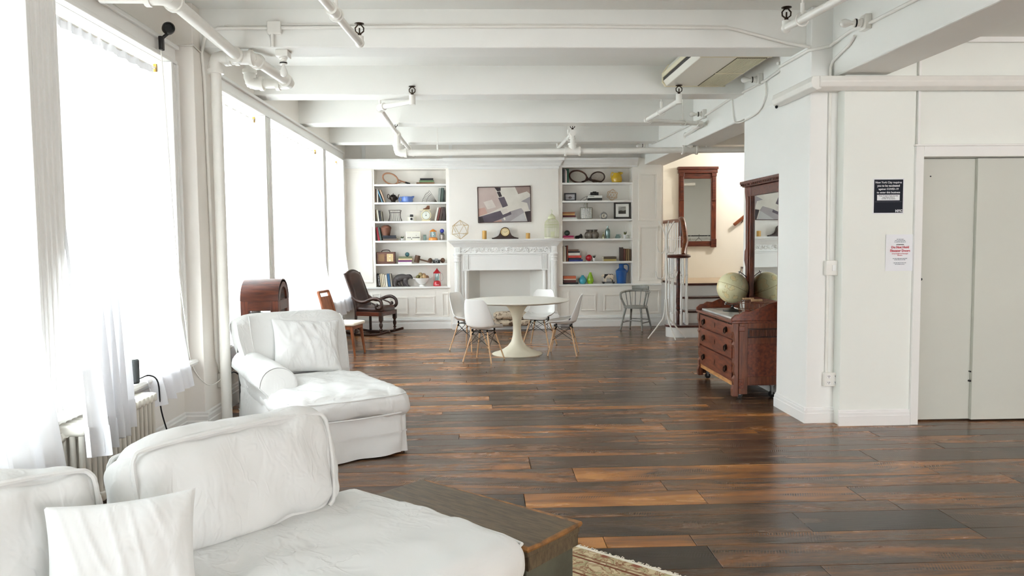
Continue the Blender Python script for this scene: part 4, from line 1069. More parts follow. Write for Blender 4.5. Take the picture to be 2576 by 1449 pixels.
# ================================================================== CURTAINS, RADIATORS, WINDOW THINGS
def curtain(label, y0, y1, yb0, yb1, zt, zb, xt, xb, folds, seed, amp=.03, zb2=None, cat='curtain', SHEER=SHEER, yp=1.15):
    t = thing('sheer_curtain', label, cat, (xt, (y0 + y1) / 2, zb), 0, 'sheer white window curtains')
    cy = (y0 + y1) / 2
    zb2 = zb if zb2 is None else zb2
    def fold(u, v):
        a = seed + u * folds * 2 * PI
        return math.sin(a + .9 * math.sin(u * 5 + seed) + v * .5) + .45 * math.sin(2.3 * a + seed * 2 + v * 1.1)
    def fn(u, v):
        w = v ** yp
        yy = (y0 + (y1 - y0) * u) * (1 - w) + (yb0 + (yb1 - yb0) * u) * w
        bz = zb + (zb2 - zb) * u
        zz = zt + (bz - zt) * v + .012 * math.sin(u * folds * 4 + seed) * v
        am = amp * (.35 + .9 * v)
        xx = xt + (xb - xt) * (v ** 1.7) + am * fold(u, v)
        yy += am * .5 * math.cos(seed + u * folds * 2 * PI)
        return (xx - xt, yy - cy, zz - zb)
    b = MB(); b.surf(fn, max(30, int(folds * 12)), 36); b.build('voile_panel', SHEER, t, smooth=80)
    b = MB(); b.surf(lambda u, v: tuple(Vector(fn(u, 1 - .06 * v)) + Vector((.004, 0, 0))), max(30, int(folds * 12)), 2); b.build('hem', SHEER, t, smooth=80)
    b = MB(); b.surf(lambda u, v: tuple(Vector(fn(u, .022 * v)) + Vector((.005, 0, 0))), max(30, int(folds * 12)), 2); b.build('rod_pocket', SHEER, t, smooth=80)
    return t
def rod(label, y0, y1, z, x):
    t = thing('curtain_rod', label, 'curtain rod', (x, (y0 + y1) / 2, z), 0, 'thin white curtain rods in the window heads'); h = (y1 - y0) / 2
    b = MB(); b.cyl((0, -h, 0), (0, h, 0), .008, n=8); b.build('rod_tube', PIPEW, t, smooth=True)
    for s in (-1, 1):
        b = MB(); b.box(-.012, s * h - .012, -.03, .012, s * h + .012, .03); b.build('bracket', BRASS, t)
XC = XL - .05
wins = {'w1': (2.3, 4.17), 'w2': (4.46, 6.06), 'w3': (6.92, 8.6), 'w4': (8.82, 11.68), 'w5': (11.88, 13.36)}
rod('thin white curtain rod across the nearest window beside the sofa', 2.3, 4.17, 2.9, XC)
rod('thin white curtain rod across the window with the gathered curtain', 4.46, 6.06, 2.9, XC)
rod('thin white curtain rod behind the standpipe window', 6.92, 8.6, 2.9, XC)
rod('thin white curtain rod across the widest far window', 8.82, 11.68, 2.9, XC)
rod('thin white curtain rod across the window at the far corner', 11.88, 13.36, 2.9, XC)
curtain('sheer white curtain at the picture edge hanging in front of the small radiator', 2.35, 4.13, 2.3, 3.8, 2.9, .3, XC, -2.07, 7, 1.0, .035, SHEER=SHEERD, yp=2.0)
curtain('sheer white curtain gathered and draped over the large radiator', 4.56, 5.2, 4.1, 4.5, 2.9, .43, XC, -2.06, 5, 2.1, .03, .5, SHEER=SHEERD, yp=2.2)
curtain('sheer white curtain hanging in two tails right of the black speaker', 5.22, 6.03, 5.3, 5.95, 2.9, .44, XC, -2.24, 4, 4.3, .03, .5, SHEER=SHEERD)
curtain('sheer white curtain between the standpipe and the arched case', 6.95, 8.58, 6.95, 8.5, 2.9, .46, XC, -2.27, 8, .6, .02)
curtain('sheer white curtain on the near half of the widest window', 8.86, 10.2, 8.86, 10.25, 2.9, .45, XC, -2.25, 7, 3.3, .028)
curtain('sheer white curtain on the far half of the widest window', 10.2, 11.66, 10.3, 11.7, 2.9, .45, XC, -2.25, 7, 5.2, .028)
curtain('sheer white curtain at the far corner behind the rocking chair', 11.9, 13.34, 11.9, 13.36, 2.9, .36, XC, -2.25, 8, 1.9, .028, .42)

def radiator(label, y0, y1, ztop, x0=-2.38, x1=-2.18):
    t = thing('radiator', label, 'radiator', ((x0 + x1) / 2, y0, 0), 0, 'cast-iron radiators under the windows')
    pitch = .061; n = int((y1 - y0) / pitch); hw = (x1 - x0) / 2
    b = MB(); z0, z1 = .09, ztop
    for k in range(4):
        xx = -hw + .028 + k * (2 * hw - .056) / 3
        b.tube([(xx, 0, z0 + .05), (xx, 0, z1 - .05)], .016, 8)
    b.cushion((0, 0, z1 - .03), (2 * hw, .046, .06), .016, 6); b.cushion((0, 0, z0 + .03), (2 * hw, .046, .06), .016, 6)
    me = b.mesh('radiator_section', RADW, 50)
    for k in range(n): shared('radiator_section', me, t, (0, pitch * (k + .5), 0))
    for z in (z0 + .04, z1 - .04):
        b = MB(); b.cyl((0, .01, z), (0, n * pitch - .01, z), .024, n=10); b.build('nipple_pipe', RADW, t, smooth=True)
    b = MB(); b.cyl((-.03, -.012, z1 - .06), (-.03, .03, z1 - .06), .03, n=6); b.cyl((-.03, -.03, z1 - .06), (-.03, .0, z1 - .06), .018, n=8); b.build('end_plug', RADW, t, smooth=30)
    for k in (0, n - 1):
        for xx in (-hw + .03, hw - .03):
            b = MB(); b.cyl((xx, pitch * (k + .5), 0), (xx, pitch * (k + .5), .1), .022, .016, 8); b.build('foot', RADW, t, smooth=True)
    return t
curtain('dense white curtain over the unseen window left of the camera', .42, 1.88, .42, 1.88, 2.9, .45, XC, -2.26, 6, 2.2, .03)
curtain('dense white curtain over the unseen window behind the camera', -1.28, .08, -1.28, .08, 2.9, .45, XC, -2.26, 6, 3.7, .03)
radiator('small ivory cast-iron radiator half hidden by the nearest curtain', 3.1, 4.03, .565)
radiator('large ivory cast-iron radiator under the gathered curtain', 4.22, 5.2, .575)

# smart speaker on the sill and its cable
p = atz(335, 955, SILL)
t = thing('smart_speaker', 'dark grey cylindrical speaker standing on the window sill', 'speaker', (-2.34, 5.19, SILL - .006))
b = MB(); b.lathe([(.034, 0), (.04, .004), (.041, .01), (.041, .15), (.038, .157), (.034, .16)], n=28); b.build('speaker_body', mat('charcoal_mesh_cloth', (62, 66, 68), .7, bump=.3, bscale=200), t, smooth=35)
b = MB(); b.lathe([(.034, .16), (.033, .163), (.028, .163), (.001, .161)], n=28); b.build('top_ring', BLACK, t, smooth=35)
b = MB(); b.lathe([(.035, -.0), (.0415, .006), (.0415, .012), (.041, .014)], n=28); b.build('base_ring', BLACK, t, smooth=35)
wire('speaker_cable', 'thin black cable falling from the speaker to the floor', 'cable', sm([(-2.31, 5.22, SILL + .02), (-2.27, 5.28, SILL + .03), (-2.24, 5.34, SILL - .03), (-2.25, 5.4, .4), (-2.23, 5.5, .16), (-2.2, 5.62, .02), (-2.1, 5.7, .006), (-1.9, 5.7, .006)], 5), .005, BLACK)
wire('camera_cable', 'thin white cable hanging from the black wall camera to the outlet', 'cable', sm([(-2.33, 5.82, 3.02), (-2.35, 5.9, 2.8), (-2.35, 5.97, 2.0), (-2.34, 6.0, 1.5), (-2.33, 6.1, .95), (-2.33, 6.2, .6), (-2.24, 6.27, .42), (-2.2, 6.45, .42), (-2.19, 6.56, .5)], 5), .004, PIPEW)
# clip-on black camera lamp above the window
t = thing('wall_camera', 'small round black camera clipped to the window head casing', 'camera', (-2.36, 5.84, 3.03))
b = MB(); b.cbox((0.03, 0, 0), (.03, .05, .1)); b.build('clip', BLACK, t, bevel=.008)
b = MB(); b.tube([(.04, 0, .04), (.07, .01, .07), (.08, .01, .1)], .012, 8); b.build('arm', BLACK, t, smooth=True)
b = MB(); b.lathe([(.02, -.03), (.042, -.02), (.045, .01), (.04, .028), (.03, .03), (.028, .02), (.001, .018)], (.08, .01, .11), 20, axis=(.55, -.8, .1)); b.build('camera_head', BLACK, t, smooth=35)
wire('window_cable', 'white cable pinned above the near window casing', 'cable', [(XL + .01, 3.2, 3.14), (XL + .01, 4.5, 3.13), (XL + .012, 5.2, 3.145), (XL + .01, 6.24, 3.13), (XL + .03, 6.25, 3.12), (-2.25, 6.252, 3.12), (-2.246, 6.4, 3.1)], .006, PIPEW)
t = thing('wall_outlet', 'small white power outlet on the pilaster behind the standpipe', 'outlet', (-2.255, 6.6, .4))
b = MB(); b.box(0, -.045, -.06, .05, .045, .06); b.build('outlet_box', PIPEW, t, bevel=.006); b = MB(); b.box(.05, -.016, -.04, .054, .016, .04); b.build('socket', WHITEP, t)
wire('power_cord', 'short black power cord hanging behind the standpipe', 'cable', sm([(-2.2, 6.62, .42), (-2.15, 6.68, .45), (-2.1, 6.75, .36), (-2.12, 6.8, .2), (-2.14, 6.9, .1), (-2.2, 7.1, .01)], 5), .006, BLACK)

# ================================================================== SOFA, CUSHIONS, CHEST, RUG
TH_S = R(-42); D2 = Vector((math.cos(TH_S), math.sin(TH_S), 0)); D1 = Vector((-math.sin(TH_S), math.cos(TH_S), 0))
def ab(a, b_, z=0): return D2 * a + D1 * b_ + Vector((0, 0, z))
SO = Vector((.13, 2.81, 0))
sofa = thing('sofa', 'large white slipcovered sofa filling the lower left corner', 'sofa', tuple(SO), TH_S)
# local x: towards the front of the seat, y: towards the open end
b = MB(); b.cushion((-.56, -.99, .17), (1.06, 1.92, .3), .05, 18, .0, .012, 3.0, 4.0); b.build('skirted_base', SLIP, sofa, smooth=70)
b = MB(); b.cushion((-.47, -.97, .375), (1.06, 2.0, .2), .085, 48, .02, .02, 3.6, 1.0); b.build('seat_cushion', SLIP, sofa, smooth=75)
pz = .445
b = MB(); b.tube([(.045, -1.88, pz - .02), (.05, -1.5, pz - .02), (.052, -.7, pz - .015), (.045, -.12, pz - .012), (.01, -.0, pz - .01), (-.1, .02, pz - .01), (-.5, .03, pz - .012), (-.95, .02, pz - .015)], .006, 6); b.build('piping', SLIP, sofa, smooth=True)
b = MB(); b.cushion((-1.13, -1.02, .32), (.2, 1.84, .56), .07, 12, .0, .008, 3, 8.0); b.build('low_back', SLIP, sofa, smooth=70)
def back_cushion(name, yc, w, h, lean, seed, label, xf=-.75, zb=.44, turn=0.0, th=.24):
    t = thing(name, label, 'cushion', tuple(SO + D2 * (xf - th / 2) + D1 * yc + Vector((0, 0, zb))), TH_S + turn, 'big back cushions on the sofa')
    M = Matrix.Rotation(-lean, 4, 'Y')
    b = MB(M); b.cushion((0, 0, h / 2), (th, w, h), .085, 40, .035, .032, 4.0, seed); b.build('cushion_body', SLIP, t, smooth=75)
    def loop(x, k):
        pts = []
        for (ya, za) in ((-.85, .0), (-.93, .1), (-.99, .5), (-1, .84), (-.97, .95), (-.88, 1), (-.4, 1.03), (.1, 1.035), (.5, 1.03), (.88, 1), (.97, .95), (1, .84), (.99, .5), (.93, .1), (.85, .0)):
            pts.append((x + .008 * math.sin(ya * 3 + seed), ya * (w / 2 - .017), .02 + za * (h - .038)))
        return pts
    for x in (th / 2 - .02, -th / 2 + .02):
        b = MB(M); b.tube(sm(loop(x, 0), 3), .009, 6); b.build('piping', SLIP, t, smooth=True)
    return t
back_cushion('sofa_cushion', -.62, .84, .42, R(15), 2.0, 'big white back cushion at the open end of the sofa')
back_cushion('sofa_cushion', -1.56, .86, .40, R(15), 9.0, 'big white back cushion at the picture edge')
def pillow(label, loc, rz, lean, w, h, th, seed, wr=.012, cat='pillow', tilt=0.0):
    t = thing('throw_pillow', label, cat, loc, rz)
    M = Matrix.Rotation(-lean, 4, 'Y') @ Matrix.Rotation(tilt, 4, 'X')
    b = MB(M)
    def side(sg):
        def fn(u, v):
            a, c = u * 2 - 1, v * 2 - 1
            e = ((1 - abs(a) ** 2.6) * (1 - abs(c) ** 2.6)) ** .55
            x = sg * th / 2 * e
            y_ = a * w / 2 * (1 - .075 * (1 - c * c) * abs(a) ** 3); z_ = c * h / 2 * (1 - .075 * (1 - a * a) * abs(c) ** 3)
            nz = noise.noise(Vector((y_ * 7 + seed, z_ * 7, sg))) + .6 * noise.noise(Vector((y_ * 16 + seed, z_ * 13, sg + 4)))
            cz = max(0, 1 - abs(noise.noise(Vector((y_ * 6 + seed + 9, z_ * 4 + a * 2, sg)))) * 7)
            return (x + sg * (wr * nz + .006 * cz) * (e ** .5), y_, z_ + h / 2)
        return fn
    b.surf(side(1), 56, 56); b.surf(side(-1), 40, 40)
    o = b.build('pillow_cover', SLIP, t, smooth=80)
    return t
pillow('square white throw pillow leaning on the sofa back cushions', tuple(SO + D2 * -.51 + D1 * -1.22 + Vector((0, 0, .43))), TH_S + R(-26), R(22), .42, .385, .16, 3.0)
# old chest at the open end of the sofa
OLDW = mat('worn_olive_brown_paint', (106, 90, 68), .5, rgb2=(74, 62, 48), scale=7, stretch=(1.5, 10, 4), bump=.25, bscale=30, detail=7)
OLDG = mat('worn_grey_green_paint', (92, 92, 78), .6, rgb2=(66, 66, 56), scale=5, bump=.2, bscale=30)
RAW = mat('bare_worn_wood_edge', (154, 104, 52), .55, rgb2=(82, 60, 36), scale=18, bump=.2)
ch = thing('wooden_chest', 'low worn wooden chest at the open end of the sofa', 'chest', tuple(ab(-2.28, 2.42)), TH_S)
b = MB(); b.box(-.455, -.155, 0, .455, .155, .33); b.build('chest_body', OLDG, ch, bevel=.006)
b = MB(); b.box(-.48, -.175, .345, .48, .175, .385); b.build('lid', OLDW, ch, bevel=.008)
b = MB(); b.box(-.473, -.168, .29, .473, -.155, .345); b.box(-.473, .155, .29, .473, .168, .345); b.box(.455, -.168, .29, .473, .168, .345); b.box(-.473, -.168, .29, -.455, .168, .345); b.build('lid_skirt', OLDW, ch, bevel=.004)
b = MB(); b.tube([(-.47, -.174, .38), (0, -.177, .383), (.3, -.174, .38), (.476, -.172, .381), (.483, -.1, .382), (.481, .05, .381), (.48, .172, .382), (.2, .177, .382), (-.47, .175, .381)], [.008, .007, .009, .012, .01, .011, .012, .006, .005], 6); b.build('worn_edge', RAW, ch, smooth=True)
b = MB(); b.box(-.47, -.168, 0, .47, -.155, .05); b.box(-.47, .155, 0, .47, .168, .05); b.box(.455, -.168, 0, .47, .168, .05); b.build('base_strip', OLDW, ch, bevel=.004)
# rug
def rug_mat():
    m, nt, p = new_mat('oriental_rug_pile'); N = nt.nodes.new; Lk = nt.links.new
    tc = N('ShaderNodeTexCoord'); sp = N('ShaderNodeSeparateXYZ'); Lk(tc.outputs['Object'], sp.inputs[0])
    vo = N('ShaderNodeTexVoronoi'); vo.inputs['Scale'].default_value = 9; vo.feature = 'SMOOTH_F1'; Lk(tc.outputs['Object'], vo.inputs['Vector'])
    nz = N('ShaderNodeTexNoise'); nz.inputs['Scale'].default_value = 13; nz.inputs['Detail'].default_value = 3; nz.inputs['Distortion'].default_value = 1.5; Lk(tc.outputs['Object'], nz.inputs['Vector'])
    base = N('ShaderNodeValToRGB'); cr = base.color_ramp
    cols = [(0, (222, 208, 176)), (.40, (212, 196, 160)), (.47, (142, 96, 70)), (.5, (206, 186, 150)), (.58, (176, 170, 132)), (.64, (146, 92, 70)), (.7, (226, 214, 186)), (1, (214, 200, 168))]
    cr.elements[0].position, cr.elements[0].color = 0, srgb(*cols[0][1]); cr.elements[1].position, cr.elements[1].color = 1, srgb(*cols[-1][1])
    for q_, c in cols[1:-1]: e = cr.elements.new(q_); e.color = srgb(*c)
    Lk(nz.outputs['Fac'], base.inputs['Fac'])
    ros = N('ShaderNodeValToRGB'); cr = ros.color_ramp; cr.elements[0].position = .12; cr.elements[0].color = (1, 1, 1, 1); cr.elements[1].position = .2; cr.elements[1].color = (0, 0, 0, 1); Lk(vo.outputs['Distance'], ros.inputs['Fac'])
    mx = N('ShaderNodeMix'); mx.data_type = 'RGBA'; Lk(ros.outputs['Color'], mx.inputs['Factor']); Lk(base.outputs['Color'], mx.inputs[6]); mx.inputs[7].default_value = srgb(150, 94, 76)
    # border lines parallel to the end edge (object y near its maximum)
    bd = N('ShaderNodeValToRGB'); cr = bd.color_ramp; cr.interpolation = 'CONSTANT'
    st = [(0, 0), (.780, 1), (.792, 0), (.806, .6), (.814, 0), (.90, 1), (.912, 0), (.925, .7), (.934, 0), (.985, 1)]
    cr.elements[0].position = 0; cr.elements[0].color = (0, 0, 0, 1); cr.elements[1].position = .985; cr.elements[1].color = (.3, .3, .3, 1)
    for q_, v_ in st[1:-1]: e = cr.elements.new(q_); e.color = (v_, v_, v_, 1)
    mr = N('ShaderNodeMapRange'); mr.inputs[1].default_value = 0; mr.inputs[2].default_value = 1.25; Lk(sp.outputs['Y'], mr.inputs[0]); Lk(mr.outputs[0], bd.inputs['Fac'])
    m2 = N('ShaderNodeMix'); m2.data_type = 'RGBA'; Lk(bd.outputs['Color'], m2.inputs['Factor']); Lk(mx.outputs[2], m2.inputs[6]); m2.inputs[7].default_value = srgb(132, 84, 64)
    Lk(m2.outputs[2], p.inputs['Base Color']); p.inputs['Roughness'].default_value = .95; p.inputs['Specular IOR Level'].default_value = .1
    bp = N('ShaderNodeBump'); bp.inputs['Strength'].default_value = .5; bp.inputs['Distance'].default_value = .004; fn = N('ShaderNodeTexNoise'); fn.inputs['Scale'].default_value = 220; Lk(tc.outputs['Object'], fn.inputs['Vector']); Lk(fn.outputs['Fac'], bp.inputs['Height']); Lk(bp.outputs['Normal'], p.inputs['Normal'])
    return m
rg = thing('rug', 'beige and rust floral rug with white fringe under the chest', 'rug', tuple(ab(-1.35, 1.9)), TH_S)
b = MB(); b.box(-1.6, -1.25, .0, 1.6, 1.24, .009); b.build('pile', rug_mat(), rg, bevel=.003)
FR = mat('cotton_fringe', (236, 230, 214), .9)
b = MB(); b.box(-1.6, 1.235, .0, 1.6, 1.255, .01)
for k in range(420):
    x = -1.6 + 3.2 * k / 420 + rnd.uniform(-.003, .003); L_ = rnd.uniform(.012, .034); dx = rnd.uniform(-.014, .014)
    b.tube([(x, 1.25, .006), (x + dx * .5, 1.25 + L_ * .6, rnd.uniform(.004, .012)), (x + dx, 1.25 + L_, .003)], .0022, 3)
o = b.build('fringe', FR, rg); o['kind'] = 'stuff'

# ================================================================== CHAISE
CH = thing('chaise_lounge', 'white slipcovered one-armed chaise facing away from the windows', 'chaise', (-.57, 5.66, 0), R(30))
# local x: -0.98 (window side) .. 0, y: 0 (foot) .. 1.45 (back)
def skirt(u, v):
    # u around the outline, v from hem to top
    P = [(-.87, 1.46), (-.87, .7), (-.87, .02), (-.8, -.02), (-.45, -.02), (-.06, -.02), (0, .03), (0, .8), (0, 1.46)]
    s = u * (len(P) - 1); i = min(int(s), len(P) - 2); f = s - i
    x = P[i][0] * (1 - f) + P[i + 1][0] * f; y_ = P[i][1] * (1 - f) + P[i + 1][1] * f
    cx, cy = -.435, .72
    out = Vector((x - cx, y_ - cy, 0)).normalized()
    fl = .012 * (1 - v) + .014 * (1 - v) * math.sin(u * 46) + .012 * noise.noise(Vector((x * 7, y_ * 7, v * 4)))
    return (x + out.x * fl, y_ + out.y * fl, .012 + v * .3 + .012 * noise.noise(Vector((x * 5, y_ * 5, 9))) * (1 - v))
b = MB(); b.surf(skirt, 120, 10); b.build('skirt', SLIP, CH, smooth=70)
b = MB(); b.box(-.855, .0, .03, -.015, 1.44, .29); b.build('frame_base', SLIP, CH)
b = MB(); b.surf(lambda u, v: tuple(Vector(skirt(u, .52)) + Vector((0, 0, (v - .5) * .012))) if 0 else tuple(Vector(skirt(u, .5 + .04 * v)) * 1.0 + Vector(((skirt(u, .5)[0] + .435) * .012, (skirt(u, .5)[1] - .72) * .010, 0))), 120, 1); b.build('skirt_seam', SLIP, CH, smooth=70)
b = MB(); b.cushion((-.42, .5, .385), (.88, 1.12, .2), .09, 40, .02, .02, 4.5, 2.5); b.build('seat_cushion', SLIP, CH, smooth=75)
b = MB(); b.cushion((-.36, 1.0, .375), (.68, .5, .18), .07, 12, .01, .008, 4, 5.5); b.build('seat_cushion_rear', SLIP, CH, smooth=75)
def tubeloop(z, o): return [(-.8, 1.0, z), (-.852 - o, .6, z), (-.855 - o, .1, z), (-.82, -.035 - o, z), (-.7, -.06 - o, z - .003), (-.4, -.07 - o, z - .006), (-.1, -.055 - o, z - .003), (-.02, -.03 - o, z), (.012 + o, .1, z), (.012 + o, .6, z), (.0 + o, 1.05, z)]
for z in (.452, .318):
    b = MB(); b.tube(tubeloop(z, 0), .006, 6); b.build('piping', SLIP, CH, smooth=True)
# raked back with rolled top and a soft wing on the window side
def back(u, v):
    # u 0..1 around the section (front up, over the roll, down behind), v 0..1 across the width
    sec = [(1.20, .40), (1.225, .55), (1.26, .7), (1.30, .84), (1.325, .91), (1.36, .955), (1.41, .975), (1.46, .965), (1.50, .93), (1.505, .88), (1.48, .82), (1.47, .6), (1.46, .3), (1.46, .05)]
    s = u * (len(sec) - 1); i = min(int(s), len(sec) - 2); f = s - i
    y_ = sec[i][0] * (1 - f) + sec[i + 1][0] * f; z = sec[i][1] * (1 - f) + sec[i + 1][1] * f
    x = -.87 + .87 * v
    e = abs(2 * v - 1) ** 9
    z -= .05 * e * max(0, min(1, (z - .7) / .25))
    if v < .5: x -= .05 * max(0, math.sin(max(0, min(1, (z - .60) / .40)) * PI * .75)) * (1 - 2 * v) ** 3; y_ -= .10 * ((1 - 2 * v) ** 5) * (1 if u < .45 else 0)
    y_ -= .012 * (1 - (2 * v - 1) ** 2) * (1 if u < .45 else -.5)
    n_ = .012 * noise.noise(Vector((x * 5 + 3, z * 5, u * 3)))
    return (x, y_ + n_, z)
b = MB(); b.surf(back, 40, 26)
def cap(vv):
    ring = [back(i / 40, vv) for i in range(41)]; c = Vector((sum(p[0] for p in ring) / 41, sum(p[1] for p in ring) / 41, sum(p[2] for p in ring) / 41))
    b.add([tuple(c)] + ring, [(0, i + 1, i + 2) for i in range(40)])
cap(0.0); cap(1.0)
b.build('backrest', SLIP, CH, smooth=70)
b = MB(); b.tube([Vector(back(i / 40, 1.0)) + Vector((.004, 0, 0)) for i in range(0, 41)], .006, 6); b.build('piping', SLIP, CH, smooth=True)
b = MB(); b.tube([Vector(back(i / 40, .1)) + Vector((0, -.004, .0)) for i in range(0, 18)], .005, 6); b.build('piping', SLIP, CH, smooth=True)
# rolled arm on the window side
def arm(u, v):
    a = u * 2 * PI
    yv = .52 + .82 * v
    r = .14 + .008 * math.sin(v * 5)
    sx = math.cos(a) * r; sz = math.sin(a) * r
    cx = -.80 - .02 * v; cz = .50 + .05 * v
    if sz < 0: sz *= 1.9; sx = sx * (.8 if sx > 0 else .62)
    n_ = .012 * noise.noise(Vector((math.cos(a) * 1.2, yv * 6, math.sin(a) * 1.2 + 7)))
    return (cx + sx * (1 + n_ * 4), yv + (.02 * math.sin(a)), cz + sz * (1 + n_ * 3))
b = MB(); b.surf(arm, 28, 16, True)
ring = [arm(i / 28, 0) for i in range(28)]
b.add([(-.80, .475, .46)] + [tuple(Vector(p) * .97 + Vector((-.8, .5, .48)) * .03 + Vector((0, -.018, 0))) for p in ring], [(0, i + 1, (i + 1) % 28 + 1) for i in range(28)])
b.build('rolled_arm', SLIP, CH, smooth=70)
b = MB(); b.tube([Vector(p) + Vector((0, -.01, 0)) for p in ring], .006, 6, True); b.build('piping', SLIP, CH, smooth=True)
b = MB(); b.cushion((-.82, .97, .22), (.12, .92, .4), .05, 12, 0, .01, 5, 3.3); b.build('arm_panel', SLIP, CH, smooth=70)
# pillow leaning on its back: local frame -> world
cr_, sr_ = math.cos(R(30)), math.sin(R(30))
def chw(x, y_): return (-.57 + cr_ * x - sr_ * y_, 5.66 + sr_ * x + cr_ * y_)
px_, py_ = chw(-.385, 1.10)
pillow('square white throw pillow leaning on the chaise back', (px_, py_, .475), R(30 - 90), R(22), .58, .47, .17, 11.0, .014, tilt=R(-5))
# ================================================================== DINING GROUP
t = thing('tulip_table', 'round white pedestal dining table with cream tulip base', 'table', (.47, 10.49, 0))
b = MB(); b.lathe([(.60, .712), (.66, .716), (.712, .733), (.716, .739), (.712, .744), (.001, .744)], n=64); b.build('table_top', TABLETOP, t, smooth=30)
b = MB(); b.lathe([(.345, 0), (.347, .006), (.335, .013), (.28, .03), (.2, .062), (.13, .11), (.085, .17), (.062, .25), (.055, .33), (.056, .42), (.066, .5), (.09, .58), (.13, .645), (.19, .695), (.25, .712)], n=48); b.build('pedestal', CREAMT, t, smooth=40)
def shell_chair(label, loc, rz):
    t = thing('shell_chair', label, 'chair', loc, rz, 'white shell chairs around the table')
    return t
SEC = [(.222, .405, .185, .010), (.205, .428, .2, .02), (.15, .432, .215, .034), (.06, .42, .228, .055), (-.04, .414, .232, .075), (-.12, .422, .232, .088), (-.175, .455, .229, .09), (-.2, .52, .224, .082), (-.217, .6, .214, .066), (-.234, .68, .198, .048), (-.25, .76, .172, .03), (-.259, .80, .145, .018), (-.262, .815, .118, .01)]
def shell_pt(u, v):
    s = u * (len(SEC) - 1); i = min(int(s), len(SEC) - 2); f = s - i
    f = f * f * (3 - 2 * f) * .0 + f
    A, B = SEC[i], SEC[i + 1]
    y_, z, w, c = [A[k] * (1 - f) + B[k] * f for k in range(4)]
    T = Vector((0, B[0] - A[0], B[1] - A[1])).normalized()
    nrm = Vector((0, -T.z, T.y)) * -1     # to the sitter's side: up on the seat, forward on the back
    q = v * 2 - 1
    p = Vector((q * w * (1 - .10 * abs(q) ** 5), y_, z)) + nrm * (c * abs(q) ** 2.6)
    return p
bsh = MB(); N1, N2 = 36, 20
bsh.surf(lambda u, v: tuple(shell_pt(v, u)), N2, N1)
shell_me = bsh.mesh('seat_shell', WHITEP, 70)
leg_b = MB(); leg_b.cyl((.105, .105, .385), (.205, .195, .004), .011, .0085, 12); 
leg_me = leg_b.mesh('leg', BEECH, 50)
wb_ = MB(); wb_.cyl((.105, .105, .345), (.105, .105, .40), .012, n=8)
wires = MB()
cs = [(1, 1), (-1, 1), (-1, -1), (1, -1)]
for (a, c) in zip(cs, cs[1:] + cs[:1]):
    P = lambda s, z: (s[0] * (.105 + .1 * (.385 - z) / .381), s[1] * (.105 + .09 * (.385 - z) / .381), z)
    wires.cyl(P(a, .37), P(c, .2), .0035, n=6); wires.cyl(P(c, .37), P(a, .2), .0035, n=6)
    wires.cyl(P(a, .385), P(c, .385), .005, n=6)
for s in cs: wires.cyl((s[0] * .105, s[1] * .105, .37), (s[0] * .105, s[1] * .105, .418), .012, n=8); wires.cyl((s[0] * .105, s[1] * .105, .37), (s[0] * .112, s[1] * .112, .345), .0145, n=8)
wires_me = wires.mesh('wire_base', BLACKM, 40)
lm = []
for s in cs:
    q = MB(); q.cyl((s[0] * .105, s[1] * .105, .385), (s[0] * .205, s[1] * .195, 0), .0115, .0085, 12); lm.append(q.mesh('leg', BEECH, 50))
for lb, x, y_, ang in (('white shell chair with its back to the camera before the table', .01, 9.95, 63), ('white shell chair on the window side of the table', -.2, 10.98, -35), ('white shell chair on the fireplace side of the table', .84, 11.3, -113), ('white shell chair on the stair side of the table seen in profile', 1.1, 10.42, 169)):
    t = thing('shell_chair', lb, 'chair', (x, y_, 0), R(ang - 90), 'white shell chairs around the table')
    o = shared('seat_shell', shell_me, t)
    sd = o.modifiers.new('thickness', 'SOLIDIFY'); sd.thickness = .007; sd.offset = 0
    for me in lm: shared('leg', me, t)
    shared('wire_base', wires_me, t)

# ================================================================== ROCKING CHAIR
rk = thing('rocking_chair', 'dark leather rocking chair with scrolled arms by the far window', 'rocking chair', (-1.83, 12.98, 0), R(-20))
HW = .25
for s in (-1, 1):
    b = MB(); b.tube(sm([(-.5, s * HW, .07), (-.3, s * HW, .028), (-.05, s * HW, .014), (.2, s * HW, .028), (.42, s * HW, .085)]), .016, 8, flat=1.3); b.build('rocker', DARKW, rk, smooth=60)
    b = MB(); b.tube(sm([(-.2, s * HW, .03), (-.2, s * HW, .25), (-.2, s * HW, .42), (-.24, s * HW, .62), (-.33, s * HW, .86), (-.4, s * (HW - .01), 1.03)]), [.024] * 31 if 0 else .023, 8); b.build('back_stile', DARKW, rk, smooth=60)
    b = MB(); b.lathe([(.018, .04), (.022, .07), (.016, .085), (.027, .1), (.027, .11), (.017, .125), (.03, .17), (.03, .19), (.018, .225), (.026, .235), (.026, .25)], (.26, s * HW, 0), 14); b.box(.235, s * HW - .028, .25, .29, s * HW + .028, .40); b.build('front_leg', DARKW, rk, smooth=40)
    b = MB(); b.tube(sm([(-.26, s * HW, .64), (-.16, s * (HW + .01), .575), (-.04, s * (HW + .02), .56), (.1, s * (HW + .02), .61), (.2, s * (HW + .02), .62), (.275, s * (HW + .02), .575), (.29, s * (HW + .02), .5), (.25, s * (HW + .02), .455), (.2, s * (HW + .02), .46), (.19, s * (HW + .02), .5), (.22, s * (HW + .02), .52)]), .021, 8, flat=1.35); b.build('scroll_arm', DARKW, rk, smooth=60)
    b = MB(); b.tube(sm([(.0, s * (HW + .01), .58), (.08, s * (HW + .01), .55), (.14, s * (HW + .01), .53), (.19, s * (HW + .01), .5)]), .013, 6); b.build('arm_brace', DARKW, rk, smooth=60)
    b = MB(); b.box(-.2, s * HW - .018, .33, .28, s * HW + .018, .4); b.build('seat_rail', MAHOG, rk, bevel=.005)
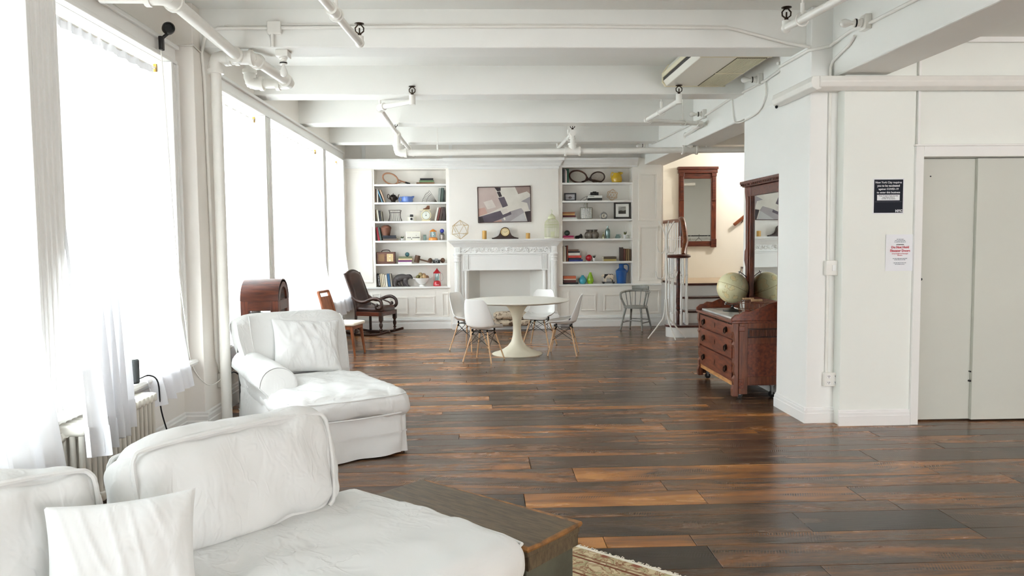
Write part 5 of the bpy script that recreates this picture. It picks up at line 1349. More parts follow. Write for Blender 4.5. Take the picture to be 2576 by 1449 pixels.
b = MB(); b.box(.24, -HW, .33, .29, HW, .4); b.build('front_rail', MAHOG, rk, bevel=.005)
b = MB(); b.box(-.22, -HW, .33, -.18, HW, .4); b.build('rear_rail', DARKW, rk, bevel=.005)
b = MB(); b.cushion((.04, 0, .43), (.5, .48, .1), .045, 12, .012, .004, 6, 1.0); b.build('seat', LEATHER, rk, smooth=70)
def rback(sg):
    def fn(u, v):
        c = sm([(-.195, 0, .43), (-.225, 0, .56), (-.28, 0, .74), (-.345, 0, .92), (-.395, 0, 1.06)], 8)
        k = min(int(v * (len(c) - 1)), len(c) - 2); f = v * (len(c) - 1) - k; p = c[k] * (1 - f) + c[k + 1] * f
        q = u * 2 - 1
        w = HW * (.94 - .02 * v)
        zt = -.05 * max(0, v - .86) / .14 * q * q
        return (p.x + sg * (.034 * ((1 - q ** 4) ** .5) * (1 - max(0, v - .93) / .07 * .9) + .004), q * w, p.z + zt + .012 * (1 - q * q) * v)
    return fn
b = MB(); b.surf(rback(1), 16, 24); b.surf(rback(-1), 16, 24); b.build('backrest', LEATHER, rk, smooth=70)
b = MB(); b.tube([Vector(rback(0)(u / 20, 1.0)) for u in range(21)], .02, 8); b.build('crest_rail', DARKW, rk, smooth=60)

# ================================================================== GREY CAPTAIN'S CHAIR
cc = thing('captains_chair', 'weathered grey wooden captains chair beside the stairs', 'chair', (2.64, 13.1, 0), R(-35))
# local: faces -y
b = MB(); b.prism([(.21 * math.cos(a) * (1.02 if math.sin(a) < 0 else .95), .2 * math.sin(a)) for a in [2 * PI * k / 28 for k in range(28)]], 'z', .375, .41); b.build('seat', GREYW, cc, bevel=.01)
for sx, sy in ((-1, -1), (1, -1), (-1, 1), (1, 1)):
    b = MB(); b.cyl((sx * .14, sy * .12, .38), (sx * .2, sy * .2, 0), .019, .014, 10); b.build('leg', GREYW, cc, smooth=40)
for z in (.13, .17):
    b = MB(); s = .2 - .06 * z / .38
    if z == .13: b.cyl((-s, -.18, z), (-s, .18, z), .009, n=8); b.cyl((s, -.18, z), (s, .18, z), .009, n=8)
    else: b.cyl((-s, -.175, z), (s, -.175, z), .009, n=8); b.cyl((-s, .175, z), (s, .175, z), .009, n=8)
    b.build('stretcher', GREYW, cc, smooth=40)
bow = [(-.172, -.075, .4), (-.222, -.125, .55), (-.235, -.1, .63), (-.225, .05, .65), (-.16, .17, .66), (0, .22, .665), (.16, .17, .66), (.225, .05, .65), (.235, -.1, .63), (.222, -.125, .55), (.172, -.075, .4)]
b = MB(); b.tube(sm(bow, 5), .016, 8, flat=1.2); b.build('arm_bow', GREYW, cc, smooth=60)
for k in range(7):
    a = PI * (.06 + .88 * k / 6)
    b = MB(); b.cyl((.175 * math.cos(a), .15 * math.sin(a) + .01, .40), (.225 * math.cos(a), .2 * math.sin(a) + .02, .65), .0075, n=8); b.build('spindle', GREYW, cc, smooth=40)
b = MB(); b.tube(sm([(-.155, .178, .705), (-.08, .212, .71), (0, .224, .712), (.08, .212, .71), (.155, .178, .705)], 4), .013, 8, flat=3.2)
b.build('crest_block', GREYW, cc, smooth=60)

# ================================================================== SIDE CHAIR (teak, white seat)
sc_ = thing('side_chair', 'teak side chair with white seat behind the chaise', 'chair', (-1.95, 10.72, 0), R(-12))
# local: faces +x
VIN = mat('cream_vinyl', (228, 218, 204), .45, bump=.04)
b = MB(); b.cushion((.03, 0, .435), (.46, .43, .05), .022, 10, .008); b.build('seat', VIN, sc_, smooth=70)
b = MB(); b.box(-.17, -.19, .36, .23, .19, .41); b.build('seat_frame', TEAK, sc_, bevel=.006)
for s in (-1, 1):
    b = MB(); b.cyl((.2, s * .17, .4), (.25, s * .19, 0), .026, .013, 10); b.build('leg', TEAK, sc_, smooth=40)
    b = MB(); b.tube(sm([(-.24, s * .18, 0), (-.18, s * .18, .25), (-.16, s * .18, .42), (-.2, s * .175, .64), (-.27, s * .165, .87)], 5), .018, 8, flat=1.3); b.build('back_leg', TEAK, sc_, smooth=60)
b = MB(); b.prism([(-.16, .62), (.16, .62), (.165, .84), (-.165, .84)], 'x', -.012, .012); o = b.build('back_panel', TEAK, sc_, bevel=.004); o.location = (-.235, 0, -.02); o.rotation_euler = (0, R(-14), 0); o.location = (-.05, 0, -.01)
b = MB(); b.cyl((-.27, -.165, .87), (-.27, .165, .87), .02, n=10); b.build('top_rail', TEAK, sc_, smooth=40)

# ================================================================== ARCHED GLAZED CASE
ac = thing('arched_glass_case', 'mahogany display case with barrel top and glazed sides', 'display case', (-2.07, 7.4, 0))
w, d, h = .175, .2, 1.02
for sx in (-1, 1):
    for sy in (-1, 1):
        b = MB(); b.box(min(sx * w, sx * (w - .075)), min(sy * d, sy * (d - .075)), 0, max(sx * w, sx * (w - .075)), max(sy * d, sy * (d - .075)), h); b.build('corner_post', MAHOGV, ac, bevel=.006)
for (z0, z1) in ((0, .12), (.93, h)):
    b = MB(); b.box(-w + .07, -d, z0, w - .07, -d + .03, z1); b.box(-w + .07, d - .03, z0, w - .07, d, z1); b.box(-w, -d + .07, z0, -w + .03, d - .07, z1); b.box(w - .03, -d + .07, z0, w, d - .07, z1); b.build('side_rail', MAHOG, ac, bevel=.004)
def barrel(r0, r1, x0, x1, mb, n=20):
    v = []
    for x in (x0, x1):
        for r in (r0, r1):
            v += [(x, r * math.cos(PI * k / n), h + r * math.sin(PI * k / n) * 1.0) for k in range(n + 1)]
    m = n + 1; f = []
    for k in range(n):
        f += [(k, k + 1, m + k + 1, m + k), (2 * m + k, 3 * m + k, 3 * m + k + 1, 2 * m + k + 1), (m + k, m + k + 1, 3 * m + k + 1, 3 * m + k), (k, 2 * m + k, 2 * m + k + 1, k + 1)]
    f += [(0, m, 3 * m, 2 * m), (n, 2 * m + n, 3 * m + n, m + n)]
    mb.add(v, f)
b = MB(); barrel(.17, .2, -w, w, b); b.build('barrel_top', MAHOG, ac, smooth=35)
for sx in (-1, 1):
    b = MB(); barrel(.125, .19, sx * w - .02 * (sx > 0) - .0, sx * w + .02 * (sx < 0), b); b.build('arch_frame', MAHOG, ac, smooth=35)
    b = MB(); b.prism([(.14 * math.cos(PI * k / 16), h + .14 * math.sin(PI * k / 16)) for k in range(17)], 'x', sx * (w - .012), sx * (w - .009)); b.build('lunette_pane', GLASS, ac)
    b = MB(); b.box(sx * (w - .016), -d + .07, .12, sx * (w - .013), d - .07, .93); b.build('side_pane', GLASS, ac)
for sy in (-1, 1):
    b = MB(); b.box(-w + .07, sy * (d - .016), .12, w - .07, sy * (d - .013), .93); b.build('front_pane', GLASS, ac)
b = MB(); b.box(-w + .02, -d + .02, .1, w - .02, d - .02, .125); b.build('case_floor', MAHOG, ac)
b = MB(); b.box(-w + .03, -.006, .125, -.03, .006, .9); b.build('inner_panel', mat('dark_inner_glass', (66, 66, 68), .2), ac)

# ================================================================== DRESSER WITH MIRROR
dr = thing('mirrored_dresser', 'antique walnut dresser with tall mirror against the shaft wall', 'dresser', (2.65, 7.9, 0))
x0, x1, y0, y1 = -.235, .235, -.62, .62
b = MB(); b.box(x0 + .03, y0 + .03, .13, x1, y1 - .03, .74); b.build('carcass', DRESS, dr)
def scroll_post(mb, cx, cy):
    prof = [(.0, .03), (.055, .03), (.06, .1), (.045, .14), (.05, .2), (.032, .23), (.045, .27), (.04, .33), (.05, .36), (.042, .4), (.042, .5), (.052, .53), (.04, .56), (.045, .62), (.055, .66), (.05, .74), (.0, .74)]
    mb.prism([(x0 + .05 - o, z) for o, z in prof], 'y', cy - .03, cy + .03)
for yy in (y0 + .03, y1 - .03):
    b = MB(); scroll_post(b, 0, yy); b.build('front_post', DRESSV, dr, bevel=.004)
zs_ = [(.167, .375), (.392, .572), (.59, .725)]
PULL = mat('dark_bronze_pull', (42, 32, 24), .4, metal=.7)
for k, (z0, z1) in enumerate(zs_):
    b = MB(); b.box(x0 + .005, y0 + .075, z0, x0 + .04, y1 - .075, z1); o = b.build('drawer', DRESS, dr, bevel=.004)
    for yy in (y0 + .24, y1 - .24):
        zc = (z0 + z1) / 2
        q = MB(); q.cyl((x0 - .006, yy, zc), (x0 + .006, yy, zc), .028, n=16); q.build('pull_rose', PULL, o, smooth=35)
        q = MB(); q.tube([(x0 - .014, yy + .027 * math.cos(a), zc - .012 + .027 * math.sin(a)) for a in [2 * PI * j / 16 for j in range(16)]], .005, 6, True); q.build('ring_pull', PULL, o, smooth=True)
    q = MB(); q.box(x0 + .003, -.006, (z0 + z1) / 2 - .025, x0 + .006, .006, (z0 + z1) / 2 + .025); q.box(x0 + .003, -.016, (z0 + z1) / 2 - .005, x0 + .006, .016, (z0 + z1) / 2 + .005); q.build('keyhole_plate', PULL, o)
b = MB(); b.box(x0 + .02, y0 + .06, .12, x0 + .05, y1 - .06, .16); b.build('bottom_rail', mat('raw_pine_strip', (196, 142, 84), .5, rgb2=(160, 106, 60), scale=6, stretch=(8, 2, 8)), dr)
b = MB(); b.box(x0 - .02, y0, .74, x1, y1, .765); b.build('top_frame', DRESS, dr, bevel=.006)
b = MB()
for k in range(26): b.box(x0 - .004, y0 + .07 + k * .0425, .722, x0 + .02, y0 + .07 + k * .0425 + .02, .738)
b.build('dentil_strip', DARKW, dr)['kind'] = 'stuff'
b = MB(); b.box(x0 + .03, y0 + .06, .765, x1 - .02, y1 - .06, .785); b.build('marble_top', mat('white_grey_marble', (206, 206, 200), .25, rgb2=(170, 172, 170), scale=4, detail=8), dr, bevel=.004)
for s, yy in ((-1, y0), (1, y1)):
    ya, yb = (yy, yy + .03) if s < 0 else (yy - .03, yy)
    b = MB(); b.prism([(x0 - .02, .765), (x1, .765), (x1, .955), (x1 - .12, .93), (x0 + .16, .85), (x0 + .1, .855), (x0 + .06, .83), (x0 + .02, .825), (x0 - .02, .79)], 'y', ya, yb); b.build('gallery_side', DRESS, dr, bevel=.004)
    fy = yy - .004 * s * -1 if 0 else yy
    q0, q1 = (yy - .0, yy + .012) if s < 0 else (yy - .012, yy)
    b = MB(); b.box(x0 + .056, q0 + (.003 if s < 0 else -.03), .05, x0 + .14, q1 + (.03 if s < 0 else -.003), .739); b.build('side_stile', DRESSV, dr, bevel=.003)
    b = MB(); b.box(x0 + .14, q0 + .004, .14, x1, q1 + .02, .22) if s < 0 else b.box(x0 + .14, q0 - .02, .14, x1, q1 - .004, .22); b.build('side_rail', DRESSV, dr, bevel=.003)
    b = MB(); ym_ = yy + .016 if s < 0 else yy - .016
    b.box(x0 + .14, min(ym_, ym_ + .014 * -s), .22, x1, max(ym_, ym_ + .014 * -s), .54); b.build('side_panel', DRESS, dr)
    b = MB(); b.box(x0 + .14, min(yy + .004 * -s, yy + .03 * -s), .54, x1, max(yy + .004 * -s, yy + .03 * -s), .6); b.build('side_rail', DRESSV, dr, bevel=.003)
    b = MB()
    for k in range(22): b.cyl((x0 + .165 + k * .0135, yy + .012 * -s, .612), (x0 + .165 + k * .0135, yy + .012 * -s, .675), .0048, n=6)
    b.build('reeded_band', DRESSV, dr)['kind'] = 'stuff'
    b = MB(); b.box(x0 + .14, min(yy + .018 * -s, yy + .03 * -s), .6, x1, max(yy + .018 * -s, yy + .03 * -s), .69); b.build('band_backing', DARKW, dr)
    b = MB(); b.box(x0 + .14, min(yy + .004 * -s, yy + .03 * -s), .69, x1, max(yy + .004 * -s, yy + .03 * -s), .765); b.build('side_rail', DRESSV, dr, bevel=.003)
    b = MB(); b.cbox((x0 + .075, yy + .006 * s, .69), (.06, .02, .05)); b.build('carved_boss', DRESS, dr, bevel=.006)
    b = MB(); b.cbox((x0 + .075, yy + .006 * s, .155), (.05, .02, .09)); b.cbox((x0 + .075, yy + .01 * s, .155), (.03, .02, .03), Ry(R(45))); b.build('carved_boss', DRESS, dr, bevel=.006)
for sx in (x0 + .09, x1 - .06):
    for sy in (y0 + .09, y1 - .09):
        b = MB(); b.cyl((sx - .0, sy - .012, .03), (sx, sy + .012, .03), .03, n=18); b.build('caster_wheel', BLACK, dr, smooth=35)
        b = MB(); b.bar((sx, sy - .018, .03), (sx, sy - .018, .125), .02, .004); b.bar((sx, sy + .018, .03), (sx, sy + .018, .125), .02, .004); b.box(sx - .02, sy - .022, .115, sx + .02, sy + .022, .135); b.build('caster_fork', STEEL, dr)
# mirror superstructure
my0, my1, mz0, mz1 = -.76, .25, .83, 2.1
b = MB(); b.box(.2, my0 + .09, mz0 + .12, .208, my1 - .13, mz1 - .1); b.build('mirror_glass', MIRROR, dr)
for (a, c) in ((my0, my0 + .12), (my1 - .13, my1)):
    b = MB(); b.box(.175, a, .765, .235, c, mz1); b.box(.16, a + .03, mz0 + .1, .18, c - .05, mz1 - .1); b.build('mirror_stile', MAHOGV, dr, bevel=.006)
b = MB(); b.prism([(my1, .765), (my1 + .04, .765), (my1 + .035, .95), (my1 + .02, 1.0), (my1 + .02, 1.25), (my1 + .06, 1.32), (my1 + .05, 1.42), (my1 + .02, 1.45), (my1 + .03, 1.95), (my1 + .06, 2.05), (my1 + .06, 2.15), (my1, 2.15)], 'x', .18, .225); b.build('scrolled_ear', DRESSV, dr, bevel=.004)
b = MB(); b.box(.18, my0, .8, .235, my1, mz0 + .12); b.build('mirror_bottom_rail', MAHOG, dr, bevel=.006)
b = MB(); b.box(.18, my0, mz1 - .1, .235, my1, mz1); b.build('mirror_top_rail', MAHOG, dr, bevel=.006)
b = MB(); b.flare(.0, .001, 0, 0, [(0, 0), (0, .001)]) if 0 else b.box(.14, my0 - .02, mz1, .235, my1 + .03, mz1 + .03); b.box(.12, my0 - .05, mz1 + .03, .235, my1 + .05, mz1 + .06); b.build('crown', MAHOG, dr, bevel=.006)
b = MB()
for k in range(26): b.box(.125, my0 + k * .041, mz1 + .012, .145, my0 + k * .041 + .02, mz1 + .03)
b.build('crown_dentils', MAHOG, dr)['kind'] = 'stuff'

# globe on the dresser
def globe_mat():
    m, nt, p = new_mat('antique_globe_paper'); N = nt.nodes.new; Lk = nt.links.new
    tc = N('ShaderNodeTexCoord'); n1 = N('ShaderNodeTexNoise'); n1.inputs['Scale'].default_value = 9; n1.inputs['Detail'].default_value = 6; Lk(tc.outputs['Object'], n1.inputs['Vector'])
    rp = N('ShaderNodeValToRGB'); cr = rp.color_ramp
    cr.elements[0].position = .0; cr.elements[0].color = srgb(224, 216, 172); cr.elements[1].position = 1; cr.elements[1].color = srgb(232, 214, 164)
    for q_, c in ((.5, (226, 219, 178)), (.52, (196, 178, 130)), (.54, (230, 218, 168)), (.62, (234, 208, 154)), (.7, (228, 222, 172))): e = cr.elements.new(q_); e.color = srgb(*c)
    Lk(n1.outputs['Fac'], rp.inputs['Fac'])
    sp = N('ShaderNodeSeparateXYZ'); Lk(tc.outputs['Object'], sp.inputs[0])
    ab_ = N('ShaderNodeMath'); ab_.operation = 'ABSOLUTE'; Lk(sp.outputs['Z'], ab_.inputs[0])
    ls = N('ShaderNodeMath'); ls.operation = 'LESS_THAN'; ls.inputs[1].default_value = .0016; Lk(ab_.outputs[0], ls.inputs[0])
    mx = N('ShaderNodeMix'); mx.data_type = 'RGBA'; Lk(ls.outputs[0], mx.inputs['Factor']); Lk(rp.outputs['Color'], mx.inputs[6]); mx.inputs[7].default_value = srgb(150, 120, 70)
    Lk(mx.outputs[2], p.inputs['Base Color']); p.inputs['Roughness'].default_value = .3
    return m
gp = aty(1843, 724, 8.08)
gl = thing('desk_globe', 'antique cream desk globe on a dark stand on the dresser', 'globe', (gp.x, 8.08, .785))
gz = gp.z - .785; gr = .165
ax_ = Vector((math.sin(R(24)), 0, math.cos(R(24))))
b = MB(); b.sph((0, 0, 0), gr, 40, 24); o = b.build('globe_ball', globe_mat(), gl, smooth=True); o.location = (0, 0, gz); o.rotation_euler = (0, R(24), R(10))
b = MB(); Rr = gr + .018
pts = [(Rr * math.sin(R(24) + a), 0, gz + Rr * math.cos(R(24) + a)) for a in [R(-4 + 188 * k / 24) for k in range(25)]]
b.tube(pts, .009, 8, flat=.5); b.build('meridian_arm', STEEL, gl, smooth=60)
for s in (1, -1):
    b = MB(); c = Vector((0, 0, gz)) + ax_ * s * (gr + .012); b.cyl(c - ax_ * .022, c + ax_ * .022, .007, n=8); b.build('pivot_pin', STEEL, gl, smooth=True)
b = MB(); b.lathe([(.095, 0), (.1, .006), (.096, .016), (.07, .026), (.03, .034), (.014, .044), (.011, .06), (.014, max(.07, gz - Rr + .005))], n=32); b.build('stand_base', mat('black_bakelite', (34, 32, 28), .3, coat=.3), gl, smooth=40)
# wire basket on the dresser
bk = thing('wire_basket', 'oval wire basket with two wooden handles on the dresser', 'basket', (2.67, 7.49, .785), R(4))
RUST = mat('rusty_wire', (112, 74, 48), .5, metal=.5)
def oval(rx, ry, z, n=28): return [(rx * math.cos(2 * PI * k / n), ry * math.sin(2 * PI * k / n), z) for k in range(n)]
b = MB()
for rx, ry, z in ((.12, .11, .004), (.138, .125, .07), (.15, .135, .14)): b.tube(oval(rx, ry, z), .003, 6, True)
for k in range(20):
    a = 2 * PI * k / 20; b.tube([(.12 * math.cos(a), .11 * math.sin(a), .004), (.15 * math.cos(a + .12), .135 * math.sin(a + .12), .14)], .002, 5)
b.build('wire_cage', RUST, bk, smooth=True)
for s in (-1, 1):
    b = MB(); b.tube([(-.07, s * .115, .14), (-.065, s * .1, .168), (.065, s * .1, .168), (.07, s * .115, .14)], .003, 6); b.build('handle_wire', RUST, bk, smooth=True)
    b = MB(); b.cyl((-.055, s * .1, .168), (.055, s * .1, .168), .012, n=12); b.build('wooden_grip', BEECH, bk, smooth=40)
for k, (x, y_, r, c) in enumerate(((-.05, .0, .034, (120, 52, 40)), (.03, .03, .032, (64, 66, 56)), (.04, -.04, .03, (96, 60, 40)), (-.02, -.05, .03, (88, 70, 44)))):
    b = MB(); b.sph((0, 0, r), r, 16, 10, (1, 1, .9)); o = b.build('basket_ball', mat('basket_ball_%d' % k, c, .5, var=.3, scale=40), None, smooth=True); o.location = (2.67 + x, 7.49 + y_, .79); 
    tag(o, ['brick red ball in the wire basket on the dresser', 'grey-green ball in the wire basket on the dresser', 'brown ball in the wire basket on the dresser', 'olive ball in the wire basket on the dresser'][k], 'ball', 'balls in the wire basket')

# ================================================================== NOTICES ON THE ELEVATOR WALL
NAVY = mat('navy_print', (18, 23, 36), .6, spec=.25); INKW = mat('white_print', (236, 238, 240), .5); INKG = mat('grey_print', (128, 134, 144), .5); INKR = mat('red_print', (206, 70, 84), .6); INKB = mat('black_print', (50, 50, 54), .6); SHEETM = mat('notice_paper', (240, 241, 244), .5); LAMI = mat('laminate_sheet', (238, 239, 240), .18)
A, B = aty(2198, 450, YE), aty(2271, 537, YE)
t = thing('wall_notice', 'dark navy laminated city health notice on the elevator wall', 'notice', ((A.x + B.x) / 2, YE, (A.z + B.z) / 2))
w, h = (B.x - A.x) / 2, (A.z - B.z) / 2
b = MB(); b.box(-w - .006, -.0015, -h - .004, w + .006, 0, h + .004); b.build('laminate', LAMI, t)
b = MB(); b.box(-w + .004, -.002, -h + .006, w - .003, -.0014, h - .006); b.build('printed_sheet', NAVY, t)
lines = [('New York City requires', .026, .105, INKW, .0003), ('you to be vaccinated', .026, .078, INKW, .0006), ('against COVID-19', .026, .051, INKW, .0003), ('to enter this business', .026, .024, INKW, .0003)]
for tx, s, z, m, bo in lines: lettering('lettering', tx, s * .86, m, t, (0, -.0022, z), bold=bo)
b = MB(); b.box(-w + .03, -.0024, -.034, w - .03, -.0019, .012); b.build('white_box', INKW, t)
for k, tx in enumerate(('Those 12 years of age and older', 'must show proof of', 'COVID-19 vaccination')): lettering('lettering', tx, .0125, INKB, t, (0, -.0026, -.001 - .012 * k), bold=.0002)
b = MB(); b.box(-w + .012, -.0024, -.046, w - .012, -.0019, -.045); b.build('rule_line', INKG, t)
lettering('lettering', 'NYC', .028, INKW, t, (w - .035, -.0022, -h + .012), bold=.0012)
A, B = aty(2228, 590, YE), aty(2298, 681, YE)
t = thing('wall_notice', 'white paper notice with red elevator warning on the wall', 'notice', ((A.x + B.x) / 2, YE, (A.z + B.z) / 2))
w, h = (B.x - A.x) / 2, (A.z - B.z) / 2
b = MB(); b.surf(lambda u, v: ((u * 2 - 1) * w, -.002 - .004 * math.sin(u * 5 + v * 2) ** 2 * (abs(u - .5) * 2) ** 2, (v * 2 - 1) * h), 10, 10); b.build('paper_sheet', SHEETM, t, smooth=True)
for tx, s, z, m, bo in (('ATTENTION:', .011, .062, INKB, .0003), ('Do Not Hold', .027, .036, INKR, .0006), ('Elevator Doors', .027, .008, INKR, .0006), ('& No Freight on Passenger', .0125, -.012, INKR, .0001), ('Elevator', .0125, -.026, INKR, .0001)):
    lettering('lettering', tx, s, m, t, (0, -.0065, z), bold=bo)
for z, ww in ((.108, .03), (.097, .045), (.086, .05), (-.05, .06), (-.061, .045), (-.086, .052), (-.097, .04)):
    b = MB(); x_ = -ww
    while x_ < ww: l_ = rnd.uniform(.006, .018); b.box(x_, -.0068, z, min(x_ + l_, ww), -.0062, z + .0045); x_ += l_ + .004
    b.build('fine_print', INKG, t)
# ================================================================== PAINTING AND MANTEL
def m5(zx, zy, y): return aty(1110 + zx * .16563, 380 + zy * .16563, y)
yP = 13.575
A, B, C_, D_ = m5(543, 552, yP), m5(1357, 530, yP), m5(1365, 1072, yP), m5(562, 1097, yP)
pc = (A + B + C_ + D_) / 4
pt = thing('abstract_painting', 'abstract mauve and grey painting in a thin brown frame', 'painting', (pc.x, 13.58, pc.z))
pt.rotation_euler = (0, R(-.6), 0)
w, h = ((B - A).length + (C_ - D_).length) / 4, ((D_ - A).length + (C_ - B).length) / 4
FRM = wood('thin_walnut_frame', (74, 44, 34), (52, 30, 24), .4)
b = MB(); b.box(-w, -.035, -h, -w + .012, 0, h); b.box(w - .012, -.035, -h, w, 0, h); b.box(-w, -.035, -h, w, 0, -h + .012); b.box(-w, -.035, h - .012, w, 0, h); b.build('frame', FRM, pt)
def cv(name, c, c2=None): return mat('paint_' + name, c, .7, rgb2=c2 or tuple(int(k * .9) for k in c), scale=5, bump=.1, bscale=40, ramp=(.3, .75))
PAL = [cv('warm_white', (214, 206, 198), (196, 186, 178)), cv('mauve', (184, 164, 158), (200, 184, 176)), cv('slate', (98, 88, 98), (84, 76, 86)), cv('dark_plum', (66, 54, 58), (50, 42, 46)), cv('cream', (222, 216, 206), (204, 198, 188)), cv('grey', (168, 160, 160), (150, 144, 146)), cv('taupe', (150, 128, 120), (168, 146, 138)), cv('rose', (192, 156, 142), (178, 142, 130)), cv('light_grey', (190, 188, 188), (176, 174, 176))]
def cvp(x, y_): # zoom pixel -> canvas metres
    return ((x - 955) / 402 * (w), -(y_ - 812) / 268 * h)
b = MB(); b.box(-w + .01, -.022, -h + .01, w - .01, -.004, h - .01); b.build('canvas', PAL[4], pt)
POLY = [(1, [(548, 556), (812, 556), (845, 640), (870, 710), (920, 850), (730, 935), (565, 985)]), (0, [(640, 770), (770, 735), (830, 850), (700, 880)]), (7, [(556, 870), (660, 850), (700, 940), (565, 985)]),
        (3, [(812, 556), (905, 556), (905, 605), (855, 615)]), (3, [(845, 625), (895, 615), (925, 690), (880, 700)]), (2, [(865, 712), (955, 695), (1010, 830), (930, 860)]),
        (6, [(1115, 540), (1352, 532), (1352, 665), (1300, 622), (1168, 660)]), (4, [(1170, 662), (1300, 625), (1345, 665), (1340, 760), (1210, 790)]), (5, [(1210, 770), (1345, 700), (1352, 900), (1330, 900), (1300, 795)]),
        (5, [(1030, 920), (1210, 870), (1255, 935), (1020, 1075), (780, 1075), (950, 985)]), (2, [(565, 990), (895, 902), (930, 965), (1050, 920), (1060, 960), (940, 1010), (770, 1075), (570, 1085)]), (3, [(570, 995), (620, 985), (650, 1080), (570, 1085)]),
        (8, [(1245, 940), (1290, 1070), (1020, 1075)]), (3, [(1260, 925), (1355, 912), (1358, 1068), (1300, 1070)]), (7, [(780, 1070), (900, 1035), (920, 1065), (860, 1080)]), (0, [(895, 900), (990, 865), (1010, 925), (930, 955)]), (4, [(935, 1010), (960, 1002), (970, 1045), (950, 1048)]), (4, [(920, 860), (1020, 830), (1200, 870), (1030, 920), (1005, 915), (990, 865)])]
for k, (mi, pl) in enumerate(POLY):
    b = MB(); b.prism([cvp(*p) for p in pl], 'y', -.0235 - .00012 * k, -.02); b.build('paint_patch', PAL[mi], pt)

ZM = zt     # top of the mantel shelf
mk = .16563 * 13.44 / F_PX
def mX(zx): return m5(zx, 1330, 13.44).x
def poly_wire(name, label, loc, r, mt, seed=0, tk=.004, squash=1.0):
    """wire polyhedron (icosahedron edges) resting on its lowest vertices"""
    g = (1 + 5 ** .5) / 2
    V = [Vector(v).normalized() for v in ((-1, g, 0), (1, g, 0), (-1, -g, 0), (1, -g, 0), (0, -1, g), (0, 1, g), (0, -1, -g), (0, 1, -g), (g, 0, -1), (g, 0, 1), (-g, 0, -1), (-g, 0, 1))]
    Rm = Rz(seed) @ Rx(.36 + seed * .3)
    V = [(Rm @ v) * r for v in V]; V = [Vector((v.x, v.y, v.z * squash)) for v in V]
    zmin = min(v.z for v in V); V = [v - Vector((0, 0, zmin - tk)) for v in V]
    b = MB(); el = min((V[i] - V[j]).length for i in range(12) for j in range(i))
    for i in range(12):
        for j in range(i):
            if (V[i] - V[j]).length < el * 1.35: b.cyl(V[i], V[j], tk, n=6)
    o = b.build(name, mt, None, smooth=True); o.location = loc; return tag(o, label, 'ornament')
poly_wire('wire_polyhedron', 'pale gold wire polyhedron standing on the mantel', (mX(290), 13.47, ZM), .165, GOLDW, .5, .0035)
CAND = mat('beeswax_candle', (206, 160, 84), .5, var=.1, scale=8)
for zx, wz, hz, lb in ((657, 66, 128, 'taller amber pillar candle beside the mantel clock'), (1318, 64, 86, 'shorter amber pillar candle near the birdcage')):
    t = thing('pillar_candle', lb, 'candle', (mX(zx), 13.44, ZM)); r, hh = wz * mk / 2, hz * mk
    b = MB(); b.lathe([(r, 0), (r, hh - .004), (r - .003, hh), (r * .6, hh - .004), (.001, hh - .006)], n=24); b.build('wax', CAND, t, smooth=35)
    b = MB(); b.cyl((0, 0, hh - .007), (0, 0, hh + .008), .0015, n=5); b.build('wick', BLACK, t)
t = thing('mantel_clock', 'dark wooden humpback mantel clock with cream dial', 'clock', (mX(970), 13.44, ZM))
hw_, hh = 200 * mk, 178 * mk
prof = [(-1, 0), (1, 0), (1, .1), (.93, .11), (.72, .17), (.52, .3), (.42, .5), (.36, .72), (.27, .88), (.14, .97), (0, 1), (-.14, .97), (-.27, .88), (-.36, .72), (-.42, .5), (-.52, .3), (-.72, .17), (-.93, .11), (-1, .1)]
CLK = wood('mantel_clock_wood', (58, 32, 24), (36, 20, 16), .5)
b = MB(); b.prism([(a * hw_ * .96, z * hh) for a, z in prof], 'y', -.05, .05); b.build('clock_case', CLK, t, bevel=.004)
b = MB(); b.box(-hw_, -.06, 0, hw_, .06, .02); b.build('plinth', CLK, t, bevel=.004)
rz_ = 63 * mk
b = MB(); b.tube([(rz_ * math.cos(2 * PI * k / 32), -.052, hh * .58 + rz_ * math.sin(2 * PI * k / 32)) for k in range(32)], .005, 8, True); b.build('bezel', BRASS, t, smooth=True)
b = MB(); b.cyl((0, -.05, hh * .58), (0, -.054, hh * .58), rz_ * .96, n=32); b.build('dial', mat('clock_dial_cream', (226, 206, 160), .4), t)
b = MB()
for k in range(12):
    a = 2 * PI * k / 12; b.cbox((rz_ * .78 * math.sin(a), -.055, hh * .58 + rz_ * .78 * math.cos(a)), (.004, .001, .014), Ry(a))
b.build('hour_marks', INKB, t)
b = MB(); b.cbox((-.012, -.0555, hh * .58 + .002), (.004, .001, .035), Ry(R(-75))); b.cbox((.016, -.0557, hh * .58 + .005), (.003, .001, .045), Ry(R(70))); b.build('clock_hand', INKB, t)
